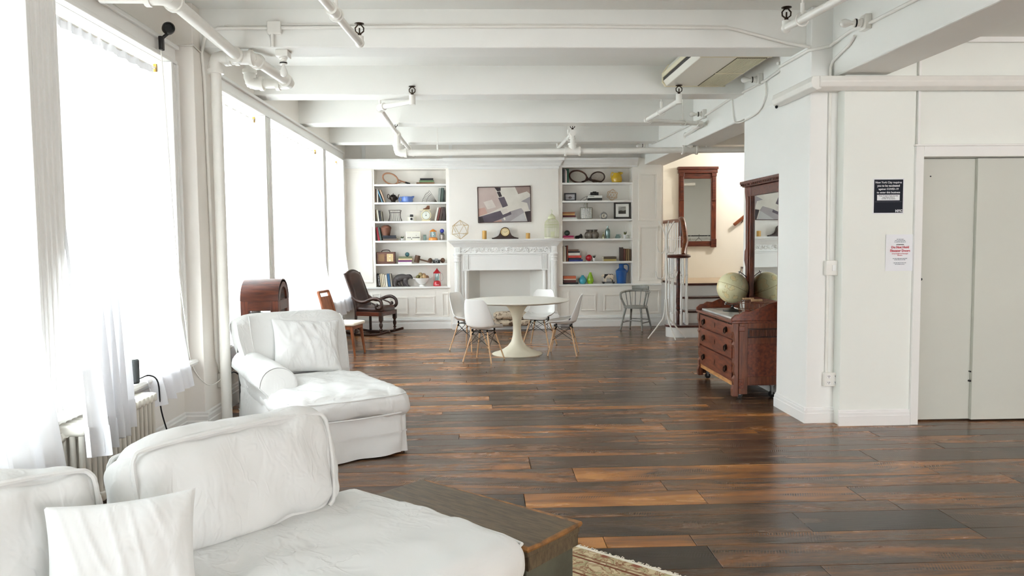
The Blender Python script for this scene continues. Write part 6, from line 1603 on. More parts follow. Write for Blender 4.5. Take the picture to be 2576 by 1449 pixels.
# birdcage
t = thing('birdcage', 'pale green wire birdcage with domed top on the mantel', 'birdcage', (mX(1680), 13.44, ZM))
CAGE = mat('pale_green_cage_wire', (212, 214, 178), .45); CAGEW = mat('cage_base_paint', (226, 224, 206), .5)
rc, hc, hd = 108 * mk, 215 * mk, 85 * mk
b = MB(); b.lathe([(rc * 1.02, 0), (rc * 1.02, .016), (rc * .96, .02)], n=28); b.build('tray', CAGEW, t, smooth=35)
b = MB()
for k in range(24):
    a = 2 * PI * k / 24; c, s = math.cos(a), math.sin(a)
    b.tube([(c * rc, s * rc, .018), (c * rc, s * rc, hc), (c * rc * .92, s * rc * .92, hc + hd * .4), (c * rc * .7, s * rc * .7, hc + hd * .75), (c * rc * .42, s * rc * .42, hc + hd * .98)], .0022, 5)
b.build('wire_bars', CAGE, t, smooth=True)
for z, r_ in ((.02, 1), (hc * .8, 1), (hc * .93, 1), (hc, 1), (hc + hd * .4, .92)):
    b = MB(); b.tube([(rc * r_ * math.cos(2 * PI * k / 24), rc * r_ * math.sin(2 * PI * k / 24), z) for k in range(24)], .004, 6, True); b.build('ring_band', CAGE, t, smooth=True)
b = MB(); b.lathe([(rc * .48, hc + hd * .95), (rc * .5, hc + hd), (rc * .55, hc + hd * 1.15), (rc * .4, hc + hd * 1.5), (rc * .2, hc + hd * 1.75), (rc * .06, hc + hd * 1.85), (.006, hc + hd * 2.0)], n=20); b.build('cupola', CAGE, t, smooth=35)
zz = hc + hd * 2.0
b = MB(); b.tube([(0, 0, zz), (.008, 0, zz + .03), (0, 0, zz + .06), (-.016, 0, zz + .05)], .005, 6); b.build('hook', CAGE, t, smooth=True)
b = MB(); b.box(-.03, -rc - .006, .03, .035, -rc, .12); b.build('cage_door', CAGE, t)

# ================================================================== SHELF THINGS
KZ = .12422 * 13.76 / F_PX
YI = 13.76
def make_side(key, base):
    zs = BOOKCASES[key]['zs']
    place = {'L': 'window-side bookcase', 'R': 'stair-side bookcase'}[key]
    def SX(zx, y=YI): return aty(base + zx * .12422, 580, y).x
    return zs, place, SX
BCOL = {}
def bookmat(c):
    n = 'cloth_%d_%d_%d' % c
    return mat(n, c, .6, var=.08, scale=30)
SHN = ['top shelf', 'second shelf', 'third shelf', 'fourth shelf', 'fifth shelf', 'bottom shelf']
def book_up(label, x, z, th, hgt, dep, c, lean=0.0, y=None, letter=None, grp=None):
    """upright book, spine to the room, leaning by lean (positive = top to the right)"""
    t = thing('book', label, 'book', (x, YC + .06 if y is None else y, z), 0, grp); t.rotation_euler = (0, lean, 0)
    cm = bookmat(c)
    b = MB(); b.box(-th / 2, 0, 0, th / 2, .004, hgt); b.box(-th / 2, 0, 0, -th / 2 + .003, dep, hgt); b.box(th / 2 - .003, 0, 0, th / 2, dep, hgt); b.build('cover', cm, t, bevel=.001)
    b = MB(); b.box(-th / 2 + .003, .004, .004, th / 2 - .003, dep - .005, hgt - .004); b.build('pages', PAPER, t)
    if letter: lettering('spine_title', letter[0], letter[1], letter[2], t, (-.0 + letter[1] * .35, -.0006, hgt * .5) if 0 else (-letter[1] * .32, -.0008, hgt * .5), (PI / 2, PI / 2, 0), extr=.0003)
    return t
def book_flat(label, x0, x1, z, th, dep, c, y=None, rot=0.0, grp=None):
    w = x1 - x0; y = YC + .05 if y is None else y
    t = thing('book', label, 'book', ((x0 + x1) / 2, y + dep / 2, z), rot, grp); cm = bookmat(c)
    b = MB(); b.box(-w / 2, -dep / 2, 0, w / 2, -dep / 2 + .004, th); b.box(-w / 2, -dep / 2, 0, w / 2, dep / 2, .003); b.box(-w / 2, -dep / 2, th - .003, w / 2, dep / 2, th); b.build('cover', cm, t, bevel=.001)
    b = MB(); b.box(-w / 2 + .004, -dep / 2 + .004, .003, w / 2 - .004, dep / 2 - .004, th - .003); b.build('pages', PAPER, t)
    return t
CN = {}
def ups(key, base, row, specs, side, lean_note=''):
    """specs: (zx0, zx1, height in zoom px, colour, colour name, lean deg)"""
    zs, place, SX = make_side(key, base)
    for (a, c, hz, col, cn, ln) in specs:
        th = max(.012, (c - a) * KZ * .985); hgt = hz * KZ
        xa = SX(a, YC + .06)
        lean = R(ln)
        # rotation pivots on the bottom centre: lift so the low corner touches the shelf
        lift = abs(math.sin(lean)) * th / 2
        book_up('%s upright book at the %s end of the %s, %s' % (cn, side, SHN[row], place), xa + th / 2, zs[row] + lift + .0003, th, hgt, .15, col, lean, None, None, 'upright books in the bookcases')
def flats(key, base, row, specs, note, y=None):
    """specs bottom to top: (zx0, zx1, thickness zoom px, colour, name)"""
    zs, place, SX = make_side(key, base); z = zs[row]
    for k, (a, c, tz, col, cn) in enumerate(specs):
        th = tz * KZ
        book_flat('%s book lying %s on the %s, %s' % (cn, note, SHN[row], place), SX(a, YC + .06), SX(c, YC + .06), z + .0002, th, .19 - .012 * k, col, (YC + .055 + .004 * k) if y is None else y, R(rnd.uniform(-2, 2)), 'stacked books in the bookcases'); z += th + .0004
    return z
def place_thing(key, base, row, zx, name, label, cat, dz=0.0, y=YI, rz=0.0, group=None):
    zs, place, SX = make_side(key, base)
    return thing(name, label, cat, (SX(zx, y), y, zs[row] + dz), rz, group)
def lathe_obj(t, name, prof, mt, n=24, k=KZ, sm_=35):
    b = MB(); b.lathe([(r * k, z * k) for r, z in prof], n=n); return b.build(name, mt, t, smooth=sm_)
GL, GR = ('L', 920), ('R', 1390)
def racket(t, cx, cz, rx, rz_, tilt, throat, hend, mt, strings, grip, rim=.011, smat=None):
    """frame ellipse centred (cx,cz) metres in the xz-plane, tilted; handle to hend"""
    ct, st = math.cos(tilt), math.sin(tilt)
    E_ = lambda a, k=1.0: (cx + k * (rx * math.cos(a) * ct - rz_ * math.sin(a) * st), 0, cz + k * (rx * math.cos(a) * st + rz_ * math.sin(a) * ct))
    b = MB(); b.tube([E_(2 * PI * k / 36) for k in range(36)], rim, 8, True, flat=1.2); b.build('head_frame', mt, t, smooth=60)
    b = MB()
    for k in range(1, strings):
        q = -1 + 2 * k / strings; s = math.sqrt(1 - q * q) * .98
        L_ = lambda u, v: (cx + rx * u * ct - rz_ * v * st, 0, cz + rx * u * st + rz_ * v * ct)
        b.cyl(L_(q, -s), L_(q, s), .0012, n=4); b.cyl(L_(-s, q), L_(s, q), .0012, n=4)
    b.build('strings', smat or mat('gut_string', (206, 196, 176), .5), t)
    P0 = E_(0); mid = throat
    b = MB()
    for a in (-.5, .5): b.tube([E_(a), tuple((Vector(E_(a)) * .35 + Vector((mid[0], 0, mid[1])) * .65)), (mid[0], 0, mid[1])], rim * .9, 8)
    b.cyl((mid[0], 0, mid[1]), tuple(Vector((mid[0], 0, mid[1])) * .55 + Vector((hend[0], 0, hend[1])) * .45), rim * 1.2, n=10); b.build('throat', mt, t, smooth=50)
    b = MB(); b.cyl(tuple(Vector((mid[0], 0, mid[1])) * .6 + Vector((hend[0], 0, hend[1])) * .4), (hend[0], 0, hend[1]), rim * 1.5, n=10); b.build('grip', grip, t, smooth=40)

# ---------------- window-side bookcase, top shelf
zs, pl, SX = make_side(*GL)
t = place_thing(*GL, 0, 520, 'tennis_racket', 'old wooden tennis racket leaning on the top shelf, window-side bookcase', 'racket', .0)
racket(t, 0.0, 112 * KZ + .004, 158 * KZ, 100 * KZ, R(-24), (235 * KZ, 62 * KZ), (390 * KZ, 14 * KZ), wood('racket_ash', (176, 128, 96), (146, 96, 68), .4), 14, BLACK)
flats(*GL, 0, [(1045, 1405, 36, (142, 104, 74), 'tan'), (1102, 1390, 40, (108, 136, 96), 'green'), (1116, 1380, 40, (36, 32, 34), 'black')], 'in the three-book stack')
# second shelf
ups(*GL, 1, [(182, 212, 272, (222, 186, 160), 'peach', 0), (214, 234, 268, (34, 30, 32), 'thin black', 0), (234, 264, 262, (232, 218, 208), 'pale pink', 0), (335, 358, 262, (120, 164, 190), 'light blue leaning', -20), (384, 410, 262, (196, 170, 146), 'beige leaning', -20)], 'window')
t = place_thing(*GL, 1, 570, 'teapot', 'tarnished dark silver teapot on the second shelf, window-side bookcase', 'teapot')
TP = mat('tarnished_silver', (74, 66, 62), .3, metal=.8, var=.3, scale=20)
lathe_obj(t, 'pot_body', [(52, 0), (50, 14), (40, 24), (52, 44), (78, 82), (84, 108), (70, 128), (46, 138)], TP)
lathe_obj(t, 'lid', [(58, 134), (50, 150), (30, 160), (8, 166), (6, 176), (10, 182), (2, 190)], TP)
b = MB(); b.tube(sm([(64 * KZ, 0, 60 * KZ), (95 * KZ, 0, 90 * KZ), (104 * KZ, 0, 140 * KZ), (122 * KZ, 0, 166 * KZ)]), [.011 - .0003 * k for k in range(19)], 8); b.build('spout', TP, t, smooth=True)
b = MB(); b.tube(sm([(-62 * KZ, 0, 120 * KZ), (-90 * KZ, 0, 168 * KZ), (-112 * KZ, 0, 150 * KZ), (-110 * KZ, 0, 100 * KZ), (-66 * KZ, 0, 66 * KZ)]), .006, 8); b.build('handle', TP, t, smooth=True)
t = place_thing(*GL, 1, 850, 'creamer_jug', 'periwinkle blue ceramic creamer on the second shelf, window-side bookcase', 'jug')
BLU = mat('periwinkle_glaze', (98, 128, 196), .2, coat=.4)
lathe_obj(t, 'jug_body', [(95, 0), (112, 8), (120, 40), (110, 90), (104, 118), (100, 118), (104, 88), (112, 44), (2, 12)], BLU, 28)
b = MB(); b.tube(sm([(-104 * KZ, 0, 108 * KZ), (-150 * KZ, 0, 100 * KZ), (-162 * KZ, 0, 56 * KZ), (-150 * KZ, 0, 22 * KZ), (-108 * KZ, 0, 14 * KZ)]), .009, 8); b.build('handle', BLU, t, smooth=True)
b = MB(); b.tube([(92 * KZ, 0, 92 * KZ), (120 * KZ, 0, 112 * KZ), (142 * KZ, 0, 126 * KZ)], [.03, .018, .004], 10); b.build('spout', BLU, t, smooth=True)
t = place_thing(*GL, 1, 1290, 'wire_whisk_sculpture', 'fan-shaped wire ornament lying on the second shelf, window-side bookcase', 'ornament')
IR = mat('dark_iron_wire', (96, 88, 82), .4, metal=.6)
b = MB(); apex = (160 * KZ, 0, 8 * KZ); ends = []
for k in range(9):
    a = R(120 + 60 * k / 8); r_ = (300 if k in (0, 8) else 285) * KZ
    ends.append((apex[0] + r_ * math.cos(a) * (1 if k < 7 else 1), .04 * math.sin(k * 1.7), max(.004, apex[2] + r_ * math.sin(a) * .88)))
for e in ends: b.cyl(apex, e, .0028, n=6)
b.tube(ends, .003, 6); b.tube([tuple(Vector(apex).lerp(Vector(e), .72)) for e in ends], .0025, 6)
b.build('wire_frame', IR, t, smooth=True)
ups(*GL, 1, [(1468, 1515, 278, (150, 156, 150), 'grey leaning', 5), (1524, 1574, 282, (74, 88, 80), 'dark green leaning', 4), (1582, 1604, 240, (60, 66, 64), 'charcoal', 0)], 'chimney')
# third shelf
ups(*GL, 2, [(226, 246, 232, (150, 132, 108), 'tan leaning', -6), (250, 282, 226, (232, 228, 216), 'white leaning', -7), (292, 322, 212, (38, 40, 46), 'black leaning', -7), (326, 352, 196, (112, 104, 88), 'olive grey leaning', -6)], 'window')
t = place_thing(*GL, 2, 602, 'wire_basket', 'small dark wire stand with waisted sides on the third shelf', 'wire stand')
b = MB()
def wst(z): return .105 - .022 * math.sin(PI * min(1, max(0, z / (225 * KZ)))) + (.012 * (1 - z / (225 * KZ)))
Hs = 222 * KZ
for k in range(22):
    u = k / 22 * 4; i = int(u); f = u - i
    c4 = [(-1, -1), (1, -1), (1, 1), (-1, 1)]; A_, B_ = c4[i % 4], c4[(i + 1) % 4]
    dx, dy = A_[0] * (1 - f) + B_[0] * f, A_[1] * (1 - f) + B_[1] * f
    b.tube([(dx * wst(z), dy * wst(z) * .8, z) for z in (0.002, Hs * .3, Hs * .6, Hs * .85, Hs)], .0022, 5)
for z in (.003, Hs * .78, Hs): b.tube([(-wst(z), -wst(z) * .8, z), (wst(z), -wst(z) * .8, z), (wst(z), wst(z) * .8, z), (-wst(z), wst(z) * .8, z)], .0032, 6, True)
b.build('wire_frame', IR, t)
def instant_camera(t, w, h, hood=True):
    b = MB(); b.box(-w / 2, -.03, 0, w / 2, .05, h * .66); b.build('camera_body', mat('cream_camera_plastic', (226, 220, 204), .4), t, bevel=.006)
    b = MB(); b.box(-w * .28, -.06, .0, w * .28, -.03, h * .6); b.build('lens_plate', mat('camera_white_plate', (238, 236, 230), .4), t, bevel=.004)
    b = MB(); b.cyl((0, -.061, h * .32), (0, -.075, h * .32), .02, n=18); b.build('lens', BLACK, t, smooth=35)
    b = MB(); b.box(-w * .19, -.05, h * .66, w * .19, .01, h); b.build('flash_hood', BLACK, t, bevel=.006)
t = place_thing(*GL, 2, 936, 'instant_camera', 'cream and black instant camera on the third shelf, window-side bookcase', 'camera')
instant_camera(t, 165 * KZ, 134 * KZ)
t = place_thing(*GL, 2, 1230, 'kitchen_scale', 'cream vintage kitchen scale with round dial on the third shelf', 'scale')
SCR = mat('scale_cream_enamel', (232, 220, 180), .3)
b = MB(); b.box(-88 * KZ, -.05, 0, 88 * KZ, .06, 22 * KZ); b.build('scale_base', SCR, t, bevel=.006)
b = MB(); b.cyl((0, -.04, 112 * KZ), (0, .05, 112 * KZ), 100 * KZ, n=32); b.build('scale_body', SCR, t, smooth=35)
b = MB(); b.cyl((0, -.041, 112 * KZ), (0, -.044, 112 * KZ), 80 * KZ, n=32); b.build('dial', mat('scale_dial', (232, 234, 224), .3), t)
b = MB(); b.tube([(80 * KZ * math.cos(2 * PI * k / 32), -.044, 112 * KZ + 80 * KZ * math.sin(2 * PI * k / 32)) for k in range(32)], .003, 6, True); b.build('dial_ring', mat('dial_ring_blue', (92, 110, 116), .4), t, smooth=True)
b = MB(); b.cyl((0, -.044, 112 * KZ), (0, -.05, 112 * KZ), .009, n=12); b.cbox((.0, -.047, 112 * KZ + .03), (.003, .002, .06)); b.build('pointer', BLACK, t)
b = MB(); b.cyl((0, 0, 205 * KZ), (0, 0, 222 * KZ), .02, n=10); b.box(-102 * KZ, -.06, 218 * KZ, 96 * KZ, .06, 230 * KZ); b.build('pan', SCR, t, bevel=.003)
bx_, bz_ = t.location.x + 6 * KZ, t.location.z + 231 * KZ
t = thing('toy_boot', 'small brown leather boot standing on the kitchen scale', 'boot', (bx_, YI, bz_))
LEA = mat('brown_boot_leather', (128, 74, 42), .5, var=.2, scale=30)
b = MB(); b.prism([(-64, 4), (64, 4), (66, 78), (12, 78), (4, 46), (-30, 26), (-62, 18)], 'y', -.022, .022); b.v = [(x * KZ, y_, z * KZ) for x, y_, z in b.v]; b.build('upper', LEA, t, bevel=.006)
b = MB(); b.box(-66 * KZ, -.024, 0, 66 * KZ, .024, 5 * KZ); b.build('sole', BLACK, t)
ups(*GL, 2, [(1392, 1432, 262, (222, 216, 206), 'white leaning', 12), (1440, 1474, 268, (126, 70, 62), 'brick red leaning', 12), (1482, 1530, 272, (92, 74, 68), 'brown leaning', 11), (1560, 1614, 272, (62, 50, 48), 'dark brown', 0)], 'chimney')
# fourth shelf
ups(*GL, 3, [(243, 284, 270, (168, 40, 56), 'red leaning', -9), (290, 322, 268, (84, 98, 92), 'grey-green leaning', -10)], 'window')
zt_ = flats(*GL, 3, [(342, 640, 40, (104, 86, 74), 'brown'), (346, 620, 34, (34, 34, 42), 'black'), (342, 608, 30, (44, 44, 56), 'dark navy')], 'under the brown vase')
t = thing('vase', 'brown terracotta vase standing on a stack of three books', 'vase', (SX(415), YI - .02, zt_))
lathe_obj(t, 'vase_body', [(74, 0), (84, 40), (100, 120), (108, 150), (92, 178), (50, 204), (42, 206), (44, 198), (80, 170), (2, 160)], mat('brown_terracotta', (118, 76, 58), .6, var=.15, scale=12), 28)
def succulent(t, r, h, leafc, n=9, spread=1.0):
    b = MB(); b.lathe([(r * .75, 0), (r * .95, h * .95), (r * .85, h), (r * .8, h * .9), (.001, h * .85)], n=20); b.build('pot', mat('white_glazed_pot', (240, 240, 238), .3), t, smooth=35)
    for k in range(n):
        a = k * 2.4; s = spread * (.4 + .6 * (k % 3) / 2); b = MB()
        b.tube([(0, 0, h * .88), (r * .8 * s * math.cos(a), r * .8 * s * math.sin(a), h * (1.35 + .12 * (k % 2))), (r * 1.15 * s * math.cos(a), r * 1.15 * s * math.sin(a), h * (1.6 + .2 * (k % 3)))], [r * .16, r * .22, r * .02], 6); b.build('leaf', leafc, t, smooth=True)
LEAF = mat('succulent_green', (70, 96, 60), .5, var=.3, scale=30); LEAFD = mat('dark_succulent_green', (34, 44, 36), .5, var=.2, scale=30); LEAFO = mat('olive_succulent', (98, 102, 56), .5, var=.3, scale=30)
t = place_thing(*GL, 3, 733, 'potted_succulent', 'tiny green succulent in a white pot on the fourth shelf', 'plant'); succulent(t, 34 * KZ, 44 * KZ, LEAF, 10, 1.0)
t = place_thing(*GL, 3, 960, 'perpetual_calendar', 'white framed board with small black squares on the fourth shelf', 'calendar', 0, YI - .03)
b = MB(); b.box(-145 * KZ, -.012, 0, 145 * KZ, .012, 178 * KZ); b.build('frame', mat('ivory_frame', (236, 230, 212), .5), t, bevel=.004)
b = MB(); b.box(-130 * KZ, -.0135, 14 * KZ, 130 * KZ, -.012, 164 * KZ); b.build('board', mat('board_grey_white', (222, 218, 206), .6), t)
for k in range(10):
    if k in (3,): continue
    b = MB(); b.box((-112 + k * 25) * KZ, -.0155, 48 * KZ, (-98 + k * 25) * KZ, -.0135, 66 * KZ); b.build('number_square', BLACK, t)
b = MB(); b.box(-40 * KZ, -.0155, 20 * KZ, -24 * KZ, -.0135, 36 * KZ); b.box(56 * KZ, -.0155, 96 * KZ, 66 * KZ, -.0135, 106 * KZ); b.build('number_square', BLACK, t)
t = place_thing(*GL, 3, 1195, 'glass_votive', 'small clear square glass jar on the fourth shelf', 'jar')
b = MB(); b.box(-30 * KZ, -.025, 0, 30 * KZ, .025, 112 * KZ); b.build('glass_body', JARGLASS, t, bevel=.004); b = MB(); b.box(-24 * KZ, -.019, .004, 24 * KZ, .019, 80 * KZ); b.build('wax_fill', mat('white_wax', (236, 234, 224), .6), t)
def lantern(t, K, col, glassh, base_r, base_h, cap_r, cap_h, tot, bail=True):
    m = mat('lantern_enamel_%d%d%d' % col, col, .3, coat=.3)
    lathe_obj(t, 'fuel_base', [(base_r, 0), (base_r, base_h * .35), (base_r * .92, base_h * .7), (base_r * .6, base_h), (base_r * .3, base_h * 1.05)], m, 24, K)
    b = MB(); b.lathe([(base_r * .5 * K, base_h * K), (base_r * .58 * K, (base_h + glassh * .4) * K), (base_r * .5 * K, (base_h + glassh) * K)], n=20); b.build('glass_globe', JARGLASS, t, smooth=True)
    b = MB(); b.cyl((0, 0, base_h * K), (0, 0, (base_h + glassh) * K), .006, n=8); b.cyl((0, 0, (base_h + glassh * .3) * K), (0, 0, (base_h + glassh * .45) * K), .014, n=10); b.build('burner', STEEL, t, smooth=True)
    for s in (-1, 1):
        b = MB(); b.tube([(s * base_r * .8 * K, 0, base_h * .5 * K), (s * base_r * .78 * K, 0, (base_h + glassh * .5) * K), (s * cap_r * .8 * K, 0, (base_h + glassh) * K)], .0035, 6); b.build('side_wire', m, t, smooth=True)
    zc = base_h + glassh
    lathe_obj(t, 'hood', [(cap_r * .7, zc - 4), (cap_r, zc), (cap_r * .85, zc + cap_h * .3), (cap_r * .5, zc + cap_h * .55), (cap_r * .55, zc + cap_h * .62), (cap_r * .3, zc + cap_h * .8), (cap_r * .1, tot * .97), (2, tot)], m, 24, K)
    if bail:
        b = MB(); b.tube(sm([(cap_r * .8 * K, 0, (zc + 10) * K), ((cap_r + 30) * K, 0, (zc - 20) * K), ((cap_r + 34) * K, 0, (base_h + 20) * K), (base_r * .9 * K, 0, base_h * .9 * K)]), .0025, 6); b.build('bail_handle', STEEL, t, smooth=True)
t = place_thing(*GL, 3, 1363, 'oil_lantern', 'orange oil lantern on the fourth shelf, window-side bookcase', 'lantern')
lantern(t, KZ, (222, 138, 48), 110, 92, 62, 76, 55, 230, False)
t = place_thing(*GL, 3, 1545, 'glass_jar', 'glass jar topped with a cobalt blue ball on the fourth shelf', 'jar')
lathe_obj(t, 'jar_body', [(46, 0), (50, 10), (46, 60), (50, 110), (40, 125), (52, 130)], mat('mercury_glass', (150, 140, 132), .15, metal=.7, var=.4, scale=60), 20)
b = MB(); b.sph((0, 0, 185 * KZ), 44 * KZ, 24, 14); b.build('blue_ball', mat('cobalt_glass', (34, 48, 150), .08, coat=.5), t, smooth=True)
lathe_obj(t, 'neck', [(50, 128), (34, 136), (38, 148)], STEEL, 20)
# fifth shelf
t = place_thing(*GL, 4, 405, 'tabletop_radio', 'vintage brown wooden radio with carrying handle on the fifth shelf', 'radio', 0, YI - .02)
RW = wood('radio_walnut', (110, 66, 48), (82, 46, 34), .35)
w_, h_ = 185 * KZ, 236 * KZ
b = MB(); b.box(-w_, -.07, 0, w_, .07, h_); b.build('case', RW, t, bevel=.01)
b = MB(); b.box(-150 * KZ, -.073, 50 * KZ, -25 * KZ, -.069, 195 * KZ); b.build('speaker_cloth', mat('tan_speaker_cloth', (146, 112, 80), .9, var=.3, scale=80), t)
b = MB(); b.box(22 * KZ, -.075, 45 * KZ, 150 * KZ, -.069, 200 * KZ); b.build('dial_plate', mat('radio_dial_gilt', (212, 186, 138), .35, metal=.3, var=.2, scale=40), t, bevel=.006)
for z in (70, 150):
    b = MB(); b.cyl((85 * KZ, -.075, z * KZ), (85 * KZ, -.09, z * KZ), .014, n=14); b.build('knob', mat('ivory_knob', (232, 222, 196), .3), t, smooth=35)
b = MB(); b.tube(sm([(-95 * KZ, 0, h_ - .004), (-70 * KZ, 0, h_ + .028), (0, 0, h_ + .036), (60 * KZ, 0, h_ + .028), (85 * KZ, 0, h_ - .004)]), .007, 8); b.build('handle', DARKW, t, smooth=True)
zt_ = flats(*GL, 4, [(642, 922, 34, (236, 234, 228), 'white'), (645, 924, 36, (118, 56, 112), 'purple'), (650, 934, 32, (226, 204, 160), 'cream'), (656, 928, 36, (112, 118, 84), 'olive green')], 'under the teal ball')
b = MB(); b.sph((0, 0, 44 * KZ), 44 * KZ, 24, 14); o = b.build('decor_ball', mat('teal_glaze', (62, 104, 110), .25, coat=.3), None, smooth=True); o.location = (SX(833), YC + .13, zt_); tag(o, 'teal ball resting on the stack with a purple book', 'ball')
t = place_thing(*GL, 4, 1090, 'wooden_mallet', 'old wooden mallet resting on its head on the fifth shelf', 'mallet', 0, YI - .02)
MAL = wood('old_mallet_wood', (110, 78, 56), (78, 52, 38), .6)
d = Vector((.22, 0, 1)).normalized()
b = MB(); c0 = Vector((-75 * KZ, 0, 2 * KZ)); b.lathe([(46 * KZ, 18 * KZ), (52 * KZ, 30 * KZ), (52 * KZ, 150 * KZ), (48 * KZ, 162 * KZ)], c0, 20, axis=d); b.build('mallet_head', MAL, t, smooth=35)
b = MB(); b.cyl((-45 * KZ, 0, 92 * KZ), (215 * KZ, -.0, 18 * KZ), 14 * KZ, 18 * KZ, 12); b.build('handle', MAL, t, smooth=40)
t = place_thing(*GL, 4, 1425, 'wooden_dumbbell', 'brown wooden dumbbell behind the camera on the fifth shelf', 'dumbbell', 0, YI + .06)
b = MB(); b.cyl((-120 * KZ, 0, 52 * KZ), (120 * KZ, 0, 52 * KZ), 18 * KZ, n=12); b.build('bar', MAL, t, smooth=40)
for s in (-1, 1):
    b = MB(); b.sph((s * 125 * KZ, 0, 53 * KZ), 52 * KZ, 20, 12, (.9, 1, 1)); b.build('weight', MAL, t, smooth=True)
def film_camera(t, w, h, body, plate):
    b = MB(); b.box(-w / 2, -.018, 0, w / 2, .018, h * .8); b.build('camera_body', body, t, bevel=.005)
    b = MB(); b.box(-w / 2, -.019, h * .62, w / 2, .019, h * .82); b.box(-w * .22, -.018, h * .8, w * .22, .016, h); b.build('top_plate', plate, t, bevel=.003)
    b = MB(); b.cyl((0, -.018, h * .36), (0, -.045, h * .36), h * .3, n=20); b.build('lens_ring', plate, t, smooth=35)
    b = MB(); b.cyl((0, -.045, h * .36), (0, -.048, h * .36), h * .2, n=20); b.build('lens', BLACK, t)
t = place_thing(*GL, 4, 1422, 'film_camera', 'silver and black film camera before the dumbbell', 'camera', 0, YI - .06); film_camera(t, 150 * KZ, 96 * KZ, BLACK, STEEL)
# bottom shelf
zs, pl, SX = make_side(*GL)
ups(*GL, 5, [(284, 310, 258, (222, 208, 180), 'cream leaning', -6), (318, 346, 262, (226, 214, 190), 'pale cream leaning', -6), (352, 384, 250, (214, 204, 184), 'ecru leaning', -6), (390, 428, 240, (236, 230, 218), 'off-white leaning', -6), (436, 486, 262, (52, 98, 140), 'blue leaning', -6), (492, 520, 262, (160, 152, 140), 'grey leaning', -6)], 'window')
book_up('black upright book with large white spine lettering on the bottom shelf, window-side bookcase', SX(258, YC + .06), zs[5] + .003, 44 * KZ, 262 * KZ, .15, (30, 28, 28), R(-6), None, ('THE BRONX', .034, INKW), 'upright books in the bookcases')
# bear sculpture: one body lofted along the spine, legs grown with skin
t = place_thing(*GL, 5, 735, 'bear_sculpture', 'dark grey carved walking bear on the bottom shelf', 'sculpture', 0, YI - .01)
BEAR = mat('dark_grey_stone', (84, 78, 78), .55, var=.15, scale=25)
def grown_body(name, spine, limbs, blobs, mt, parent, voxel=.0045):
    """one continuous animal body: overlapping tapered tubes fused by a voxel remesh"""
    b = MB()
    def run_(pts):
        P = sm([(x * KZ, y_ * KZ, z * KZ) for x, y_, z, r in pts], 5); n = len(P); rs = []
        for i in range(n):
            f = i / (n - 1) * (len(pts) - 1); k = min(int(f), len(pts) - 2); rs.append((pts[k][3] * (1 - f + k) + pts[k + 1][3] * (f - k)) * KZ)
        b.tube(P, rs, 14)
        for p, r in ((P[0], rs[0]), (P[-1], rs[-1])): b.sph(p, r * .98, 14, 10)
    run_(spine)
    for l in limbs: run_(l)
    for x, y_, z, r in blobs: b.sph((x * KZ, y_ * KZ, z * KZ), r * KZ, 12, 8)
    o = b.build(name, mt, parent)
    m = o.modifiers.new('fuse', 'REMESH'); m.mode = 'VOXEL'; m.voxel_size = voxel; m.use_smooth_shade = True
    q = o.modifiers.new('soften', 'SMOOTH'); q.factor = .5; q.iterations = 5
    return o
grown_body('bear_body', [(-128, 0, 140, 66), (-85, 0, 168, 76), (-10, 0, 182, 72), (60, 0, 178, 66), (112, 0, 196, 50), (150, 0, 192, 42), (184, 0, 168, 22)],
           [[(-140, -34, 120, 50), (-155, -36, 60, 38), (-142, -36, 24, 28), (-118, -36, 20, 20)], [(-105, 34, 110, 46), (-85, 36, 55, 36), (-66, 36, 24, 27), (-44, 36, 20, 19)],
            [(56, -34, 130, 48), (74, -36, 64, 36), (92, -36, 24, 27), (116, -36, 20, 19)], [(20, 34, 130, 46), (22, 36, 64, 35), (34, 36, 24, 26), (56, 36, 20, 18)]],
           [(132, -26, 232, 13), (132, 26, 232, 13)], BEAR, t)
b = MB(); b.box(-200 * KZ, -.045, 0, 150 * KZ, .045, 10 * KZ); b.build('base_slab', BEAR, t, bevel=.003)
# bowl of balls
t = place_thing(*GL, 5, 1122, 'footed_bowl', 'white footed bowl with side handles on the bottom shelf', 'bowl')
WC = mat('white_glazed_ceramic', (242, 240, 236), .25, coat=.3)
lathe_obj(t, 'bowl_body', [(60, 0), (56, 14), (36, 28), (60, 44), (110, 90), (142, 140), (152, 168), (146, 168), (136, 142), (104, 96), (50, 56), (2, 50)], WC, 32)
for s in (-1, 1):
    b = MB(); b.tube(sm([(s * 146 * KZ, -.02, 150 * KZ), (s * 180 * KZ, -.012, 164 * KZ), (s * 188 * KZ, 0, 168 * KZ), (s * 180 * KZ, .012, 164 * KZ), (s * 146 * KZ, .02, 150 * KZ)]), .006, 8); b.build('handle', WC, t, smooth=True)
bz = t.location.z; bxx = t.location.x
for k, (x, y_, z, r, c, lb) in enumerate(((-70, -.03, 178, 52, (122, 112, 62), 'glossy olive gold ball at the front of the white bowl'), (-28, .01, 232, 46, (186, 168, 124), 'large tan ball on top of the white bowl'), (38, .02, 222, 42, (176, 142, 108), 'light brown ball on top of the white bowl'), (50, -.04, 190, 44, (202, 166, 120), 'beige ball at the front of the white bowl'), (100, -.01, 178, 44, (150, 112, 82), 'brown ball at the rim of the white bowl'), (0, -.05, 172, 38, (176, 150, 112), 'small tan ball low in the white bowl'))):
    b = MB(); b.sph((0, 0, 0), r * KZ, 18, 12); o = b.build('decor_ball', mat('decor_ball_%d' % k, c, .35 if k == 0 else .7, var=.25, scale=50, metal=.4 if k == 0 else 0), None, smooth=True); o.location = (bxx + x * KZ, YI + y_, bz + z * KZ); tag(o, lb, 'ball', 'balls in the white bowl')
t = place_thing(*GL, 5, 1430, 'camping_lantern', 'red camping lantern on the bottom shelf, window-side bookcase', 'lantern')
lantern(t, KZ, (188, 34, 46), 150, 78, 108, 80, 85, 365, True)
